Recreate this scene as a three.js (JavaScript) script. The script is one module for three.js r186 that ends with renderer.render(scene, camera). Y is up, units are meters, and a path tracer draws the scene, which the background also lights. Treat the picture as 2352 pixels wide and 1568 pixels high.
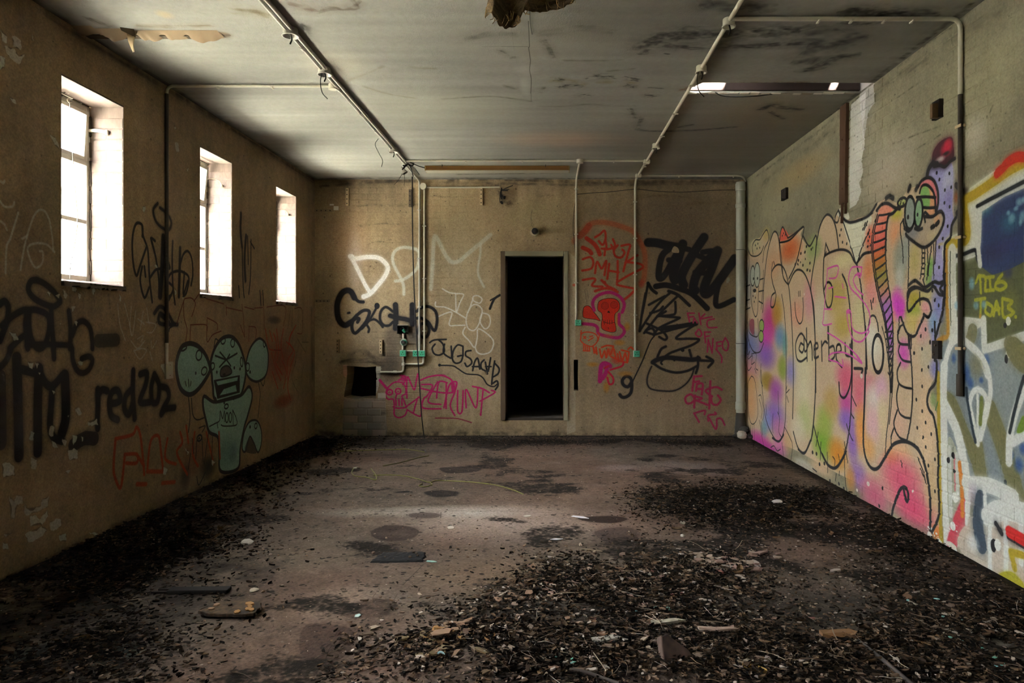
import * as THREE from 'three';
import { mergeGeometries, toCreasedNormals } from 'three/addons/utils/BufferGeometryUtils.js';
import { RoundedBoxGeometry } from 'three/addons/geometries/RoundedBoxGeometry.js';

// ---------------------------------------------------------------- camera, sky, exposure
const EYE = 1.346, FOC = 1620, DEPTH = 8.757, LEFT = -2.903, RIGHT = 2.449, HIGH = 3.184, FRONT = 2.4;
const scene = new THREE.Scene();
const camera = new THREE.PerspectiveCamera(THREE.MathUtils.radToDeg(2 * Math.atan(784 / FOC)), 1.5, 0.05, 200);
camera.position.set(0, EYE, 0);
camera.setViewOffset(2352, 1568, -84, 32, 2352, 1568);           // a shifted lens: verticals stay upright
scene.background = new THREE.Color().setRGB(1.0, 0.985, 1.0);     // bright overcast sky
scene.backgroundIntensity = 6;
const sun = new THREE.DirectionalLight('#fffaf2', 46);                // a hazy sun behind the camera: it lights the yard outside, not the room
sun.position.set(0.458 * 26, 26, 0.45 * 26 - 6); sun.target.position.set(0, 0, -6); sun.castShadow = true; sun.shadow.mapSize.set(2048, 2048); sun.shadow.radius = 6;
Object.assign(sun.shadow.camera, { left: -22, right: 22, top: 22, bottom: -22, near: 1, far: 80 }); scene.add(sun, sun.target);
const renderer = new THREE.WebGLRenderer({ antialias: true });
renderer.toneMapping = THREE.LinearToneMapping;
renderer.toneMappingExposure = 16.5;
renderer.shadowMap.enabled = true;

// ---------------------------------------------------------------- small tools
let seed = 7;
const rnd = () => { seed = (seed + 0x6d2b79f5) | 0; let t = Math.imul(seed ^ (seed >>> 15), 1 | seed); t = (t + Math.imul(t ^ (t >>> 7), 61 | t)) ^ t; return ((t ^ (t >>> 14)) >>> 0) / 4294967296; };
const rr = (a, b) => a + (b - a) * rnd();
const pick = (list) => list[Math.floor(rnd() * list.length)];
const clamp = (x, a = 0, b = 1) => Math.min(b, Math.max(a, x));
const hash2 = (x, y) => { let h = Math.imul(x | 0, 374761393) ^ Math.imul(y | 0, 668265263); h = Math.imul(h ^ (h >>> 13), 1274126177); return ((h ^ (h >>> 16)) >>> 0) / 4294967296; };
function vnoise(x, y) {
  const ix = Math.floor(x), iy = Math.floor(y), fx = x - ix, fy = y - iy, s = fx * fx * (3 - 2 * fx), t = fy * fy * (3 - 2 * fy);
  const a = hash2(ix, iy), b = hash2(ix + 1, iy), c = hash2(ix, iy + 1), d = hash2(ix + 1, iy + 1);
  return a + (b - a) * s + (c - a) * t + (a - b - c + d) * s * t;
}
const fbm = (x, y, n = 4) => { let v = 0, a = 0.5, t = 0; for (let i = 0; i < n; i++) { v += a * vnoise(x, y); t += a; a *= 0.5; x = x * 2.03 + 17; y = y * 2.03 + 5; } return v / t; };
const names = new Map();
function numbered(name) { const n = names.get(name) ?? 0; names.set(name, n + 1); return n ? `${name}_${String(n).padStart(3, '0')}` : name; }
function tag(o, label, category, group) { o.userData.label = label; o.userData.category = category; if (group) o.userData.group = group; return o; }
function thing(name, label, category, [x, y, z] = [0, 0, 0], turn = 0, group) {
  const o = new THREE.Group(); o.name = numbered(name); o.position.set(x, y, z); o.rotation.y = turn; scene.add(o);
  return tag(o, label, category, group);
}
function obj(name, geometries, material, parent = scene) {
  const list = [].concat(geometries).map((g) => (g.index ? g.toNonIndexed() : g));
  const m = new THREE.Mesh(list.length > 1 ? mergeGeometries(list) : list[0], material);
  m.name = parent === scene ? numbered(name) : name; m.castShadow = m.receiveShadow = true; parent.add(m);
  return m;
}
const objs = (name, list, material, parent) => list.map((g) => obj(name, g, material, parent));   // one mesh for each piece
function struct(name, geometries, material, parent = scene) {
  const m = obj(name, geometries, material, parent);
  if (parent === scene) m.userData.kind = 'structure';
  return m;
}
function structGroup(name, [x, y, z] = [0, 0, 0]) { const o = new THREE.Group(); o.name = numbered(name); o.position.set(x, y, z); o.userData.kind = 'structure'; scene.add(o); return o; }
const box = (w, h, d, x = 0, y = 0, z = 0) => new THREE.BoxGeometry(w, h, d).translate(x, y, z);
const rbox = (w, h, d, r, x = 0, y = 0, z = 0) => new RoundedBoxGeometry(w, h, d, 2, r).translate(x, y, z);
const V = (x, y, z) => new THREE.Vector3(x, y, z);
// a pipe along a polyline whose corners are bent with radius `bend`
function pipe(points, r, bend = 0.05, sides = 9) {
  const path = new THREE.CurvePath(), p = points.map((q) => V(...q));
  let from = p[0];
  for (let i = 1; i < p.length - 1; i++) {
    const a = p[i - 1].clone().sub(p[i]), b = p[i + 1].clone().sub(p[i]), k = Math.min(bend, a.length() / 2.1, b.length() / 2.1);
    const s = p[i].clone().addScaledVector(a.normalize(), k), e = p[i].clone().addScaledVector(b.normalize(), k);
    if (from.distanceTo(s) > 1e-4) path.add(new THREE.LineCurve3(from, s));
    path.add(new THREE.QuadraticBezierCurve3(s, p[i], e));
    from = e;
  }
  path.add(new THREE.LineCurve3(from, p[p.length - 1]));
  return new THREE.TubeGeometry(path, Math.max(8, Math.ceil(path.getLength() / 0.025)), r, sides, false);
}
const wire = (points, r, sides = 6, k = 14) => new THREE.TubeGeometry(new THREE.CatmullRomCurve3(points.map((q) => V(...q))), points.length * k, r, sides, false);
const cyl = (r0, r1, h, n = 20) => new THREE.CylinderGeometry(r0, r1, h, n);
// where a point of the photograph lies on each surface of the room, in metres
const onBack = (px, py, off = 0) => { const k = (DEPTH - off) / FOC; return [(px - 1260) * k, EYE + (752 - py) * k, -DEPTH + off]; };
const onLeft = (px, py, off = 0) => { const d = (-(LEFT + off)) * FOC / (1260 - px); return [LEFT + off, EYE + (752 - py) * d / FOC, -d]; };
const onRight = (px, py, off = 0) => { const d = (RIGHT - off) * FOC / (px - 1260); return [RIGHT - off, EYE + (752 - py) * d / FOC, -d]; };
const onCeil = (px, py, off = 0) => { const d = (HIGH - off - EYE) * FOC / (752 - py); return [(px - 1260) * d / FOC, HIGH - off, -d]; };
const onFloor = (px, py) => { const d = EYE * FOC / (py - 752); return [(px - 1260) * d / FOC, 0, -d]; };

// ---------------------------------------------------------------- painting on a surface, in that surface's own metres
const NEAR = 3.3;                                                   // the painted bays run from here to the back wall
function surface(w, h, ppm, toMetres) {                            // toMetres: photo point -> [metres from the left edge, metres from the top]
  const c = document.createElement('canvas'); c.width = Math.round(w * ppm); c.height = Math.round(h * ppm);
  const g = c.getContext('2d'); g.lineCap = g.lineJoin = 'round'; g.imageSmoothingEnabled = true; g.imageSmoothingQuality = 'high';
  return { c, g, ppm, toMetres, ox: 0, oy: 0, k: 1 };
}
let S;                                                              // the surface being painted
const Z = (ox, oy, k) => { S.ox = ox; S.oy = oy; S.k = k; };       // the points that follow were measured in an enlargement of the photograph
const at = (x, y) => { const m = S.toMetres(S.ox + x / S.k, S.oy + y / S.k); return [m[0] * S.ppm, m[1] * S.ppm]; };
const pts = (s) => s.trim().split(/\s+/).map((q) => { const [a, b] = q.split(','); return at(+a, +b); });
function trace(g, p, smooth, close) {
  g.beginPath(); g.moveTo(p[0][0], p[0][1]);
  const n = p.length, get = (i) => (close ? p[(i + n) % n] : p[clamp(i, 0, n - 1)]);
  for (let i = 0; i < (close ? n : n - 1); i++) {
    const a = get(i - 1), b = get(i), c = get(i + 1), d = get(i + 2);
    if (smooth) g.bezierCurveTo(b[0] + (c[0] - a[0]) / 6, b[1] + (c[1] - a[1]) / 6, c[0] - (d[0] - b[0]) / 6, c[1] - (d[1] - b[1]) / 6, c[0], c[1]);
    else g.lineTo(c[0], c[1]);
  }
  if (close) g.closePath();
}
// spray strokes: colour, width in metres, options {a: alpha, b: softness in metres, p: angular}, then any number of point lists
function ink(col, w, o, ...lists) {
  const g = S.g; g.save(); g.strokeStyle = col; g.lineWidth = w * S.ppm * (w > 0.05 ? 0.88 : 0.72); g.globalAlpha = o.a ?? 0.93;
  g.shadowColor = col; g.shadowBlur = (o.b ?? w * 0.25) * S.ppm;
  for (const l of lists) { const p = pts(l), j = (o.j ?? 0) * S.ppm; trace(g, j ? p.map((q) => [q[0] + rr(-j, j), q[1] + rr(-j, j)]) : p, !o.p, o.c); g.stroke(); }
  g.restore();
}
function ragged(p, amount) {                                        // a torn outline: every side broken twice
  for (let k = 0; k < 3; k++) { const q = []; for (let i = 0; i < p.length; i++) { const a = p[i], b = p[(i + 1) % p.length], l = Math.hypot(b[0] - a[0], b[1] - a[1]) * amount; q.push(a, [(a[0] + b[0]) / 2 + rr(-l, l), (a[1] + b[1]) / 2 + rr(-l, l)]); } p = q; }
  return p;
}
function area(col, o, ...lists) {
  const g = S.g; g.save(); g.fillStyle = col; g.globalAlpha = o.a ?? 1;
  if (o.b) { g.shadowColor = col; g.shadowBlur = o.b * S.ppm; }
  for (const l of lists) {
    trace(g, o.rag ? ragged(pts(l), o.rag) : pts(l), !o.p, true); g.fill();
    if (o.line) { g.strokeStyle = o.line; g.lineWidth = (o.w ?? 0.02) * S.ppm; g.shadowBlur = 0; g.globalAlpha = 0.93; g.stroke(); g.globalAlpha = o.a ?? 1; }
  }
  g.restore();
}
function oval(col, x, y, rx, ry, o = {}) {
  const g = S.g, [cx, cy] = at(x, y), a = at(x + rx, y), b = at(x, y + ry), ax = Math.hypot(a[0] - cx, a[1] - cy), by = Math.hypot(b[0] - cx, b[1] - cy);
  g.save(); g.globalAlpha = o.a ?? 1; g.beginPath(); g.ellipse(cx, cy, ax, by, o.turn ?? 0, 0, 7);
  if (o.fill !== false) { g.fillStyle = col; g.fill(); }
  if (o.line) { g.strokeStyle = o.line; g.lineWidth = (o.w ?? 0.02) * S.ppm; g.stroke(); }
  g.restore();
}
function mist(col, x, y, rx, ry, a = 0.8) {                         // a soft cloud of colour: spray, dirt, painted light and shade
  const g = S.g, [cx, cy] = at(x, y), p = at(x + rx, y), q = at(x, y + ry), ax = Math.hypot(p[0] - cx, p[1] - cy), by = Math.hypot(q[0] - cx, q[1] - cy);
  g.save(); g.translate(cx, cy); g.scale(ax, by); g.globalAlpha = a;
  const f = g.createRadialGradient(0, 0, 0, 0, 0, 1), c = new THREE.Color(col), rgb = `${Math.round(c.getHex() >> 16 & 255)},${c.getHex() >> 8 & 255},${c.getHex() & 255}`;
  f.addColorStop(0, `rgba(${rgb},1)`); f.addColorStop(0.45, `rgba(${rgb},0.75)`); f.addColorStop(1, `rgba(${rgb},0)`);
  g.fillStyle = f; g.fillRect(-1, -1, 2, 2); g.restore();
}
function speckle(w, h, lo, hi, power = 1) {                         // a canvas of grey noise
  const c = document.createElement('canvas'); c.width = w; c.height = h;
  const g = c.getContext('2d'), d = g.createImageData(w, h);
  for (let i = 0; i < w * h; i++) { const v = lo + (hi - lo) * Math.pow(rnd(), power); d.data[4 * i] = d.data[4 * i + 1] = d.data[4 * i + 2] = v; d.data[4 * i + 3] = 255; }
  g.putImageData(d, 0, 0); return c;
}
function mottle(cell, lo, hi, mode = 'multiply', a = 1, stretch = 1, power = 1) {   // blotches about `cell` metres across
  const g = S.g, w = Math.max(2, Math.ceil(S.c.width / (cell * S.ppm * stretch))), h = Math.max(2, Math.ceil(S.c.height / (cell * S.ppm)));
  const n = speckle(w, h, lo, hi, power);
  g.save(); g.globalCompositeOperation = mode; g.globalAlpha = a; g.drawImage(n, 0, 0, S.c.width, S.c.height); g.restore();
}
// dirt, mould, soot and some painted edge shade: strokes broken up by noise of the given grain
function stain(col, w, o, ...lists) {
  const t = document.createElement('canvas'); t.width = S.c.width; t.height = S.c.height;
  const g = t.getContext('2d'), keep = S.g; g.lineCap = g.lineJoin = 'round'; S.g = g;
  for (let i = 0; i < 6; i++) ink(col, w * rr(0.2, 0.6), { a: (o.a ?? 0.5) * 0.46, b: (o.b ?? w * 1.3) * rr(0.5, 1.1), j: w * 0.38 }, ...lists);
  if (o.rough !== 0) {
    const cell = o.cell ?? 0.02, nw = Math.ceil(t.width / (cell * S.ppm)), nh = Math.ceil(t.height / (cell * S.ppm));
    const n = document.createElement('canvas'); n.width = nw; n.height = nh;
    const ng = n.getContext('2d'), d = ng.createImageData(nw, nh);
    for (let y = 0, i = 3; y < nh; y++) for (let x = 0; x < nw; x++, i += 4) d.data[i] = 255 * clamp((fbm(x * 0.28 + (o.seed ?? 3), y * 0.5, 4) - (o.rough ?? 0.4) + 0.06) * 3) * clamp(0.15 + 1.5 * (fbm(x * 0.95 + 5, y * 1.3 + 8, 3) - 0.12));
    ng.putImageData(d, 0, 0);
    g.globalCompositeOperation = 'destination-in'; g.imageSmoothingEnabled = true; g.drawImage(n, 0, 0, t.width, t.height);
  }
  S.g = keep; S.g.save(); S.g.globalCompositeOperation = o.mode ?? 'source-over'; S.g.drawImage(t, 0, 0); S.g.restore();
}
const texture = (c, srgb = true) => { const t = new THREE.CanvasTexture(c); t.colorSpace = srgb ? THREE.SRGBColorSpace : THREE.NoColorSpace; t.wrapS = t.wrapT = THREE.RepeatWrapping; t.anisotropy = 8; return t; };
// ---------------------------------------------------------------- the back wall's paint
const K = '#17161a', CHIP = '#a7a48c';
const ground = (col) => { S.g.fillStyle = col; S.g.fillRect(0, 0, S.c.width, S.c.height); };
const BACKW = RIGHT - LEFT;
const back = S = surface(BACKW, HIGH, 380, (px, py) => { const p = onBack(px, py); return [p[0] - LEFT, HIGH - p[1]]; });
ground('#d2b78c');
mottle(0.6, 205, 255, 'multiply', 0.9); mottle(0.17, 215, 255, 'multiply', 0.8); mottle(0.03, 225, 255, 'multiply', 0.7); mottle(0.5, 205, 255, 'multiply', 0.6, 0.1);
Z(0, 0, 1);
mist('#a8946c', 1080, 480, 150, 70, 0.45); mist('#c89a78', 800, 560, 60, 130, 0.35); mist('#b7ad8a', 1060, 600, 120, 140, 0.4);
mist('#6a5c48', 1570, 520, 250, 160, 0.8); mist('#75674f', 1570, 800, 270, 220, 0.6); mist('#a79a70', 1240, 500, 90, 60, 0.5); mist('#a88f74', 1520, 940, 190, 60, 0.4);  // right of the door: dirtier wall with some shade painted in
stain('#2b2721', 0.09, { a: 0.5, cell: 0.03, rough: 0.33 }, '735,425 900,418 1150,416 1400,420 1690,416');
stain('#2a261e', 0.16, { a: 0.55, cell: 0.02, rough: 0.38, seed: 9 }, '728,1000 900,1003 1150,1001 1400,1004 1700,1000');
stain('#4a4030', 0.3, { a: 0.35, cell: 0.05, rough: 0.4, seed: 21 }, '728,960 790,940 830,990');
stain('#231f1b', 0.1, { a: 0.5, b: 0.16, cell: 0.04, rough: 0.3, seed: 5 }, '785,832 830,828 880,838');        // soot above the hole
stain('#2c2620', 0.14, { a: 0.4, b: 0.22, cell: 0.05, rough: 0.25, seed: 6 }, '790,818 830,815 870,822');
mist('#3a322b', 895, 845, 40, 40, 0.7); mist('#1d1b1c', 950, 770, 40, 45, 0.6); mist('#2a2420', 905, 790, 30, 60, 0.5);
stain('#1c1a18', 0.06, { a: 0.8, cell: 0.012, rough: 0.35 }, '1140,425 1152,445 1160,470'); stain('#2a2018', 0.08, { a: 0.5, rough: 0.3 }, '1165,470 1180,460');
stain('#4d4434', 0.03, { a: 0.6, cell: 0.01, rough: 0.45, seed: 31 }, '810,478 850,470 900,472 960,470', '820,520 880,512 920,515', '840,560 900,552', '990,450 1060,452', '1235,450 1270,448');
stain('#57492f', 0.05, { a: 0.5, cell: 0.02, rough: 0.4, seed: 12 }, '1470,452 1540,450 1590,455', '1560,470 1660,462');
for (let i = 0; i < 260; i++) oval('#3d3428', rr(735, 1700), rr(425, 995), rr(0.5, 2), rr(0.5, 2.6), { a: rr(0.25, 0.7) });
// plaster strip beside the door and the bare patch under the hole
area('#b3a588', { p: 1, a: 0.8 }, '1304,577 1321,590 1322,990 1302,998');
area('#8e8578', { p: 1, a: 0.9 }, '790,915 885,915 890,1003 786,1003'); stain('#3a342c', 0.2, { a: 0.5, cell: 0.04, rough: 0.45 }, '800,940 880,960', '800,985 880,985');
area('#bdb8a8', { p: 1 }, '863,842 877,845 875,852 872,870 868,895 863,905'); area('#aaa38c', { p: 1 }, '868,902 886,901 883,915 868,918'); area('#c89a84', { p: 1 }, '788,838 797,838 797,860 795,868 789,862');
// white letters
Z(700, 380, 4.9);
mist('#cfc6bb', 560, 1100, 110, 420, 0.4);
ink('#f2efe6', 0.06, { b: 0.03 }, '510,1020 560,1050 700,1030 830,1040 910,1100 935,1160 900,1250 820,1350 740,1440 660,1480');
ink('#f2efe6', 0.052, { b: 0.02 }, '530,1040 600,1180 680,1340 735,1430'); oval('#f5f2ea', 670, 1470, 34, 24); oval('#f5f2ea', 530, 1030, 30, 32);
ink('#cfd0c0', 0.05, { a: 0.6, b: 0.02 }, '1250,940 1120,920 1030,950 990,1020 1000,1110 1060,1230 1110,1340 1115,1450', '1250,940 1285,975 1285,1060 1260,1160 1180,1240 1090,1290 1020,1300');
ink('#cdd2c2', 0.055, { a: 0.38, b: 0.03 }, '1420,1390 1440,1100 1455,820 1490,820 1560,960 1620,1060 1680,1090 1760,1060 1850,980 1960,890 2090,780');
ink('#cdd2c2', 0.035, { a: 0.4, b: 0.02 }, '1980,880 1975,1000 1950,1150 1960,1250 2020,1370');
// thin pale tag
Z(700, 640, 4.127);
ink('#d7d6c6', 0.022, { a: 0.6 }, '1305,95 1370,130 1430,140 1505,150 1470,230 1440,320', '1430,140 1435,310', '1240,220 1245,262 1330,270 1420,310 1520,370', '1265,360 1330,330 1395,322 1370,435 1440,442 1520,440',
  '1600,165 1640,160 1680,190 1660,230 1610,215 1592,190 1600,165', '1540,330 1580,260 1630,245 1680,290 1670,370 1640,450 1600,490 1550,470 1530,400 1540,330',
  '1680,325 1740,340 1760,400 1740,460 1700,470 1660,400 1680,325', '1595,190 1570,260 1545,320', '1520,460 1500,520 1560,590 1610,650 1635,560 1645,475 1740,530 1790,600 1760,690 1680,715 1630,690 1615,640');
// broad black tag
ink(K, 0.075, { b: 0.02 }, '470,180 440,125 400,110 350,140 312,220 308,320 330,400 380,440 440,410');
ink(K, 0.05, { b: 0.015 }, '555,220 510,215 475,180 455,140', '420,425 500,340 560,300 612,312 590,390 540,460 480,515 450,480 452,410 490,375 515,380 500,412');
ink(K, 0.035, { b: 0.012 }, '690,255 650,330 600,410 540,475', '600,402 660,385 710,420 740,458', '590,440 610,475 604,505', '410,325 425,322');
oval(K, 685, 258, 25, 30); oval(K, 860, 248, 25, 26); oval(K, 1020, 250, 26, 26);
ink(K, 0.04, { b: 0.015 }, '835,310 770,268 722,310 715,390 750,440 800,442 835,410');
ink(K, 0.07, { b: 0.025 }, '860,250 865,350 860,470', '1020,250 1020,350 1020,430'); ink(K, 0.06, { b: 0.03 }, '810,350 880,370 960,385 1040,410');
ink(K, 0.045, { b: 0.015 }, '1060,310 1110,272 1180,265 1240,310 1255,390 1240,480 1215,480 1170,410 1100,372 1060,375', '1100,430 1075,500 1110,550 1160,545 1180,480 1160,430 1110,425');
ink(K, 0.035, {}, '1850,155 1795,195 1755,285'); ink(K, 0.02, {}, '1760,205 1800,180');
// smaller black tag by the door
ink(K, 0.026, {}, '1185,605 1230,580 1340,575', '1270,580 1310,620 1322,690 1280,722 1230,712 1208,660 1235,620', '1325,620 1315,700 1370,745 1392,742 1388,640',
  '1500,640 1450,628 1410,680 1400,760 1430,800 1480,785 1495,730 1450,735', '1500,650 1500,730', '1575,680 1530,690 1528,730 1572,760 1582,800 1540,832 1518,800', '1592,870 1610,790 1640,755 1660,855', '1590,832 1662,832',
  '1700,770 1672,800 1675,850 1712,872', '1712,790 1732,900', '1762,750 1740,875', '1715,832 1765,832', '1800,780 1782,900 1772,1000', '1800,800 1842,850 1832,900 1782,932', '1785,990 1822,968 1832,1010 1808,1050');
ink(K, 0.02, {}, '1280,820 1400,825 1450,850 1530,900 1640,910 1690,940 1730,1000 1790,1022 1822,1000'); oval(K, 1278, 818, 14, 14);
// magenta skull and word
const M = '#c20f66';
ink(M, 0.04, {}, '712,962 760,1020 790,1050'); ink(M, 0.022, {}, '905,915 960,930 945,980 930,1002', '890,960 940,940', '930,920 945,960');
mist(M, 935, 945, 40, 45, 0.8);
ink(M, 0.022, { b: 0.006 }, '780,1042 830,992 880,976 930,990 960,1040 955,1090 922,1112 942,1160 962,1215', '780,1042 768,1110 792,1142 838,1142 850,1205', '860,1130 872,1100', '862,1142 866,1200', '892,1142 896,1200', '920,1142 922,1200',
  '840,1212 880,1226 962,1220', '850,1222 850,1290 892,1316 950,1292 972,1240', '962,1212 1060,1140', '970,1240 1060,1292 1102,1290 1100,1150 1072,1130 1030,1272');
oval(M, 805, 1075, 27, 25, { fill: false, line: M, w: 0.02 }); oval(M, 885, 1065, 25, 25, { fill: false, line: M, w: 0.02 }); oval(M, 805, 1077, 7, 7); oval(M, 885, 1067, 7, 7);
ink(M, 0.024, { b: 0.006 }, '970,1130 966,1030 975,930 1010,1000 1040,1050 1058,970 1075,900 1090,1000 1102,1040', '1100,960 1180,928 1290,915 1380,950 1410,1000 1415,1060 1370,1082 1250,1072 1110,1040', '1110,1002 1210,1010 1160,1110 1130,1132 1120,1222 1290,1232',
  '1260,975 1170,1160 1290,1190', '1342,985 1340,1230', '1250,1130 1272,980 1350,985', '1320,1222 1370,1010 1440,980 1420,1080 1380,1200 1422,1295', '1392,980 1402,1080', '1450,1060 1450,1252 1490,1256 1502,1060', '1530,1222 1530,1050 1622,1222 1642,1030',
  '1590,1020 1680,1040 1750,1080', '1690,1060 1668,1290', '1660,1160 1800,1080 1770,1058');
mist(M, 1412, 1025, 28, 60, 0.9); mist(M, 1300, 915, 50, 14, 0.8); oval(M, 1668, 1285, 10, 16);
ink('#8d2440', 0.02, { a: 0.6 }, '1240,1320 1330,1320 1450,1325 1580,1362');
// red cloud of writing
Z(1280, 380, 4.611);
const R = '#b5301c';
ink('#b0502a', 0.07, { a: 0.45, b: 0.05 }, '300,680 350,620 440,600 560,612 700,652 810,702 865,790 920,900 930,1050 915,1220');
ink('#a53a20', 0.09, { a: 0.5, b: 0.05 }, '240,745 290,700 335,640'); mist('#a8401c', 180, 800, 45, 50, 0.6); mist(R, 890, 1250, 45, 60, 0.7); mist(R, 178, 1265, 26, 20, 0.8);
ink(R, 0.055, { a: 0.9, b: 0.012 }, '310,770 390,830 430,890 450,940', '270,870 335,900 360,930');
ink(R, 0.034, { a: 0.9, b: 0.01 }, '400,760 450,730 500,690 512,770 482,840 440,800', '510,790 520,870 470,880', '590,780 612,850 562,880 500,890', '572,840 600,900', '640,845 600,900 620,962 680,972 712,920 690,890', '680,850 770,840 750,925 700,1120',
  '850,950 720,1030', '740,1022 870,1040 910,1072 880,1100 760,1160 642,1230', '270,992 350,970 382,1020 360,1090 265,1112', '400,1140 422,1020 470,1090 520,1010 500,1160', '550,1040 530,1200', '640,1010 640,1130 632,1260', '540,1112 650,1130',
  '270,1212 380,1195 402,1215 370,1272 480,1282', '640,1265 700,1280 815,1302', '500,1230 508,1240', '505,910 500,950');
ink(R, 0.04, { a: 0.85, b: 0.012 }, '470,1215 540,1282 640,1340', '400,1330 500,1300 600,1312', '830,1312 760,1380 690,1432', '560,1290 620,1320');
// black tag high on the right
ink(K, 0.12, { b: 0.02 }, '965,815 1050,818 1180,850 1270,865'); ink(K, 0.085, { b: 0.015 }, '1200,872 1120,940 1085,1050 1075,1180 1110,1190 1170,1110 1250,960 1330,835');
ink(K, 0.12, { b: 0.02 }, '1330,830 1280,990 1230,1150 1245,1215', '1555,760 1430,950 1320,1160 1340,1265', '1690,910 1600,1000 1480,1150 1440,1290 1462,1322', '1700,900 1640,1080 1560,1280 1572,1362 1660,1290 1800,1100 1880,985');
ink(K, 0.07, { b: 0.015 }, '1880,990 1740,1180 1682,1390 1702,1490 1870,1420', '1540,918 1620,905 1700,905', '1440,930 1600,1000', '1180,1000 1300,1010', '1300,870 1400,890', '1460,1130 1580,1140');
ink(K, 0.075, { b: 0.012 }, '1045,1280 1150,1266 1280,1300 1430,1362 1588,1512'); ink(K, 0.05, { b: 0.012 }, '962,1245 1000,1310 1050,1350', '1180,1330 1280,1372 1400,1482'); ink(K, 0.036, {}, '962,1245 930,1420 900,1568');
area('#c0ab86', { a: 0.95 }, '1215,890 1240,855 1280,875 1290,920 1250,925 1215,915'); area(CHIP, {}, '1800,1190 1825,1190 1820,1230 1790,1245');
// scrawl below it
Z(1280, 680, 4.611);
ink(K, 0.036, { b: 0.012 }, '935,-30 900,170 872,370', '872,370 1010,160 1120,30 1190,-30', '970,92 1060,42 1140,0', '920,390 1080,190 1250,22 1290,-10', '985,180 1080,150 1120,110', '1150,160 1100,208 1270,225 1280,240 1090,330 1030,395', '1250,60 1252,170 1210,200 1060,212', '940,362 1000,340 1030,372 1018,402 940,380',
  '950,290 1100,362 1160,430 1140,462 1080,430', '1470,295 1260,440 1400,450 1502,460 1420,520 1200,600 1120,662', '1020,410 1250,345 1470,292');
ink(K, 0.06, { b: 0.012 }, '1120,340 1300,318 1470,290');
ink(K, 0.02, {}, '1030,420 980,490 900,690 800,900'); ink(K, 0.05, { b: 0.015 }, '790,905 750,958 702,940 690,890 730,848 778,870 790,940 780,1020 740,1062 690,1070 662,1042');
ink(K, 0.06, { b: 0.02 }, '1012,700 1060,672 1160,650 1300,662 1430,672 1500,660'); ink(K, 0.038, { b: 0.015 }, '1020,712 1110,770 1250,808 1380,790 1480,740', '1500,680 1650,686', '1580,640 1650,686 1600,752', '1490,640 1490,740 1468,815', '1150,532 1100,562 1062,642', '1400,570 1420,640');
oval(K, 1328, 572, 20, 18); ink(K, 0.03, {}, '1150,640 1100,700 1110,720', '1250,650 1240,680');
ink(K, 0.02, { b: 0.02 }, '1000,742 962,830 952,920 990,980 1100,1002 1240,1000 1350,940 1420,852 1452,760');
// red skull
area('#cf2b12', { line: '#2a1410', w: 0.006 }, '430,90 450,50 520,25 600,25 650,60 662,120 642,160 612,190 610,270 620,322 618,372 560,380 480,350 466,300 476,230 470,180 432,150', '285,115 340,105 390,170 455,258 400,246 290,230 270,195');
oval('#b82410', 505, 102, 40, 38, { line: '#8a1a0c', w: 0.006 }); oval('#b82410', 602, 92, 38, 36, { line: '#8a1a0c', w: 0.006 }); area('#1c0f0c', { p: 1 }, '528,172 545,152 562,178');
ink('#3a120c', 0.008, { b: 0 }, '490,270 540,285 610,278', '505,250 505,290', '530,250 530,295', '555,255 555,298', '580,258 580,292', '480,240 500,300', '540,330 545,350');
const P = '#b3126c';
ink(P, 0.05, { b: 0.01 }, '392,150 375,80 400,20 470,-25 560,-40 640,-10 692,40 710,100 688,170', '656,192 655,290 702,340 706,390 650,438 560,430 440,396 425,332 380,302 275,292');
const O = '#cf3f18';
ink(O, 0.018, {}, '250,440 260,392 330,380 402,400 430,450 410,500 360,532 290,510 248,470 250,440', '255,365 250,400 275,385', '430,385 445,410 432,470', '280,425 302,447', '302,425 280,447', '330,470 380,440', '345,430 375,420', '280,510 282,575', '300,530 302,578', '320,532 322,580', '340,540 342,575', '275,578 345,580');
ink(O, 0.026, {}, '382,540 392,602', '410,542 420,612', '380,545 412,600', '450,560 470,650 500,580 520,650 540,562 560,622 592,540', '470,542 530,522 595,530', '570,640 680,690 742,702', '660,590 690,680 720,602 742,700 760,602', '680,570 760,590', '752,562 780,540 802,560', '640,610 650,690', '600,560 620,650');
mist(O, 560, 590, 80, 60, 0.65); mist('#d2301a', 640, 680, 90, 50, 0.7);
const G2 = '#b8761a';
mist(G2, 375, 722, 80, 32, 0.8); mist(G2, 660, 492, 75, 38, 0.8); mist(G2, 720, 822, 100, 38, 0.6); mist(G2, 520, 962, 42, 75, 0.8); mist(G2, 740, 322, 42, 60, 0.85); mist(G2, 630, 250, 18, 110, 0.6); mist(G2, 540, 420, 80, 25, 0.5); mist(G2, 540, 850, 40, 60, 0.6);
ink(P, 0.055, { b: 0.015 }, '452,900 462,762 490,712 540,722 560,742', '480,870 520,800 520,720'); mist(P, 460, 880, 26, 45, 0.9);
ink('#c2183a', 0.03, {}, '540,800 590,862 590,920 552,930 530,862', '560,780 680,742 702,702', '500,762 542,740');
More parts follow.
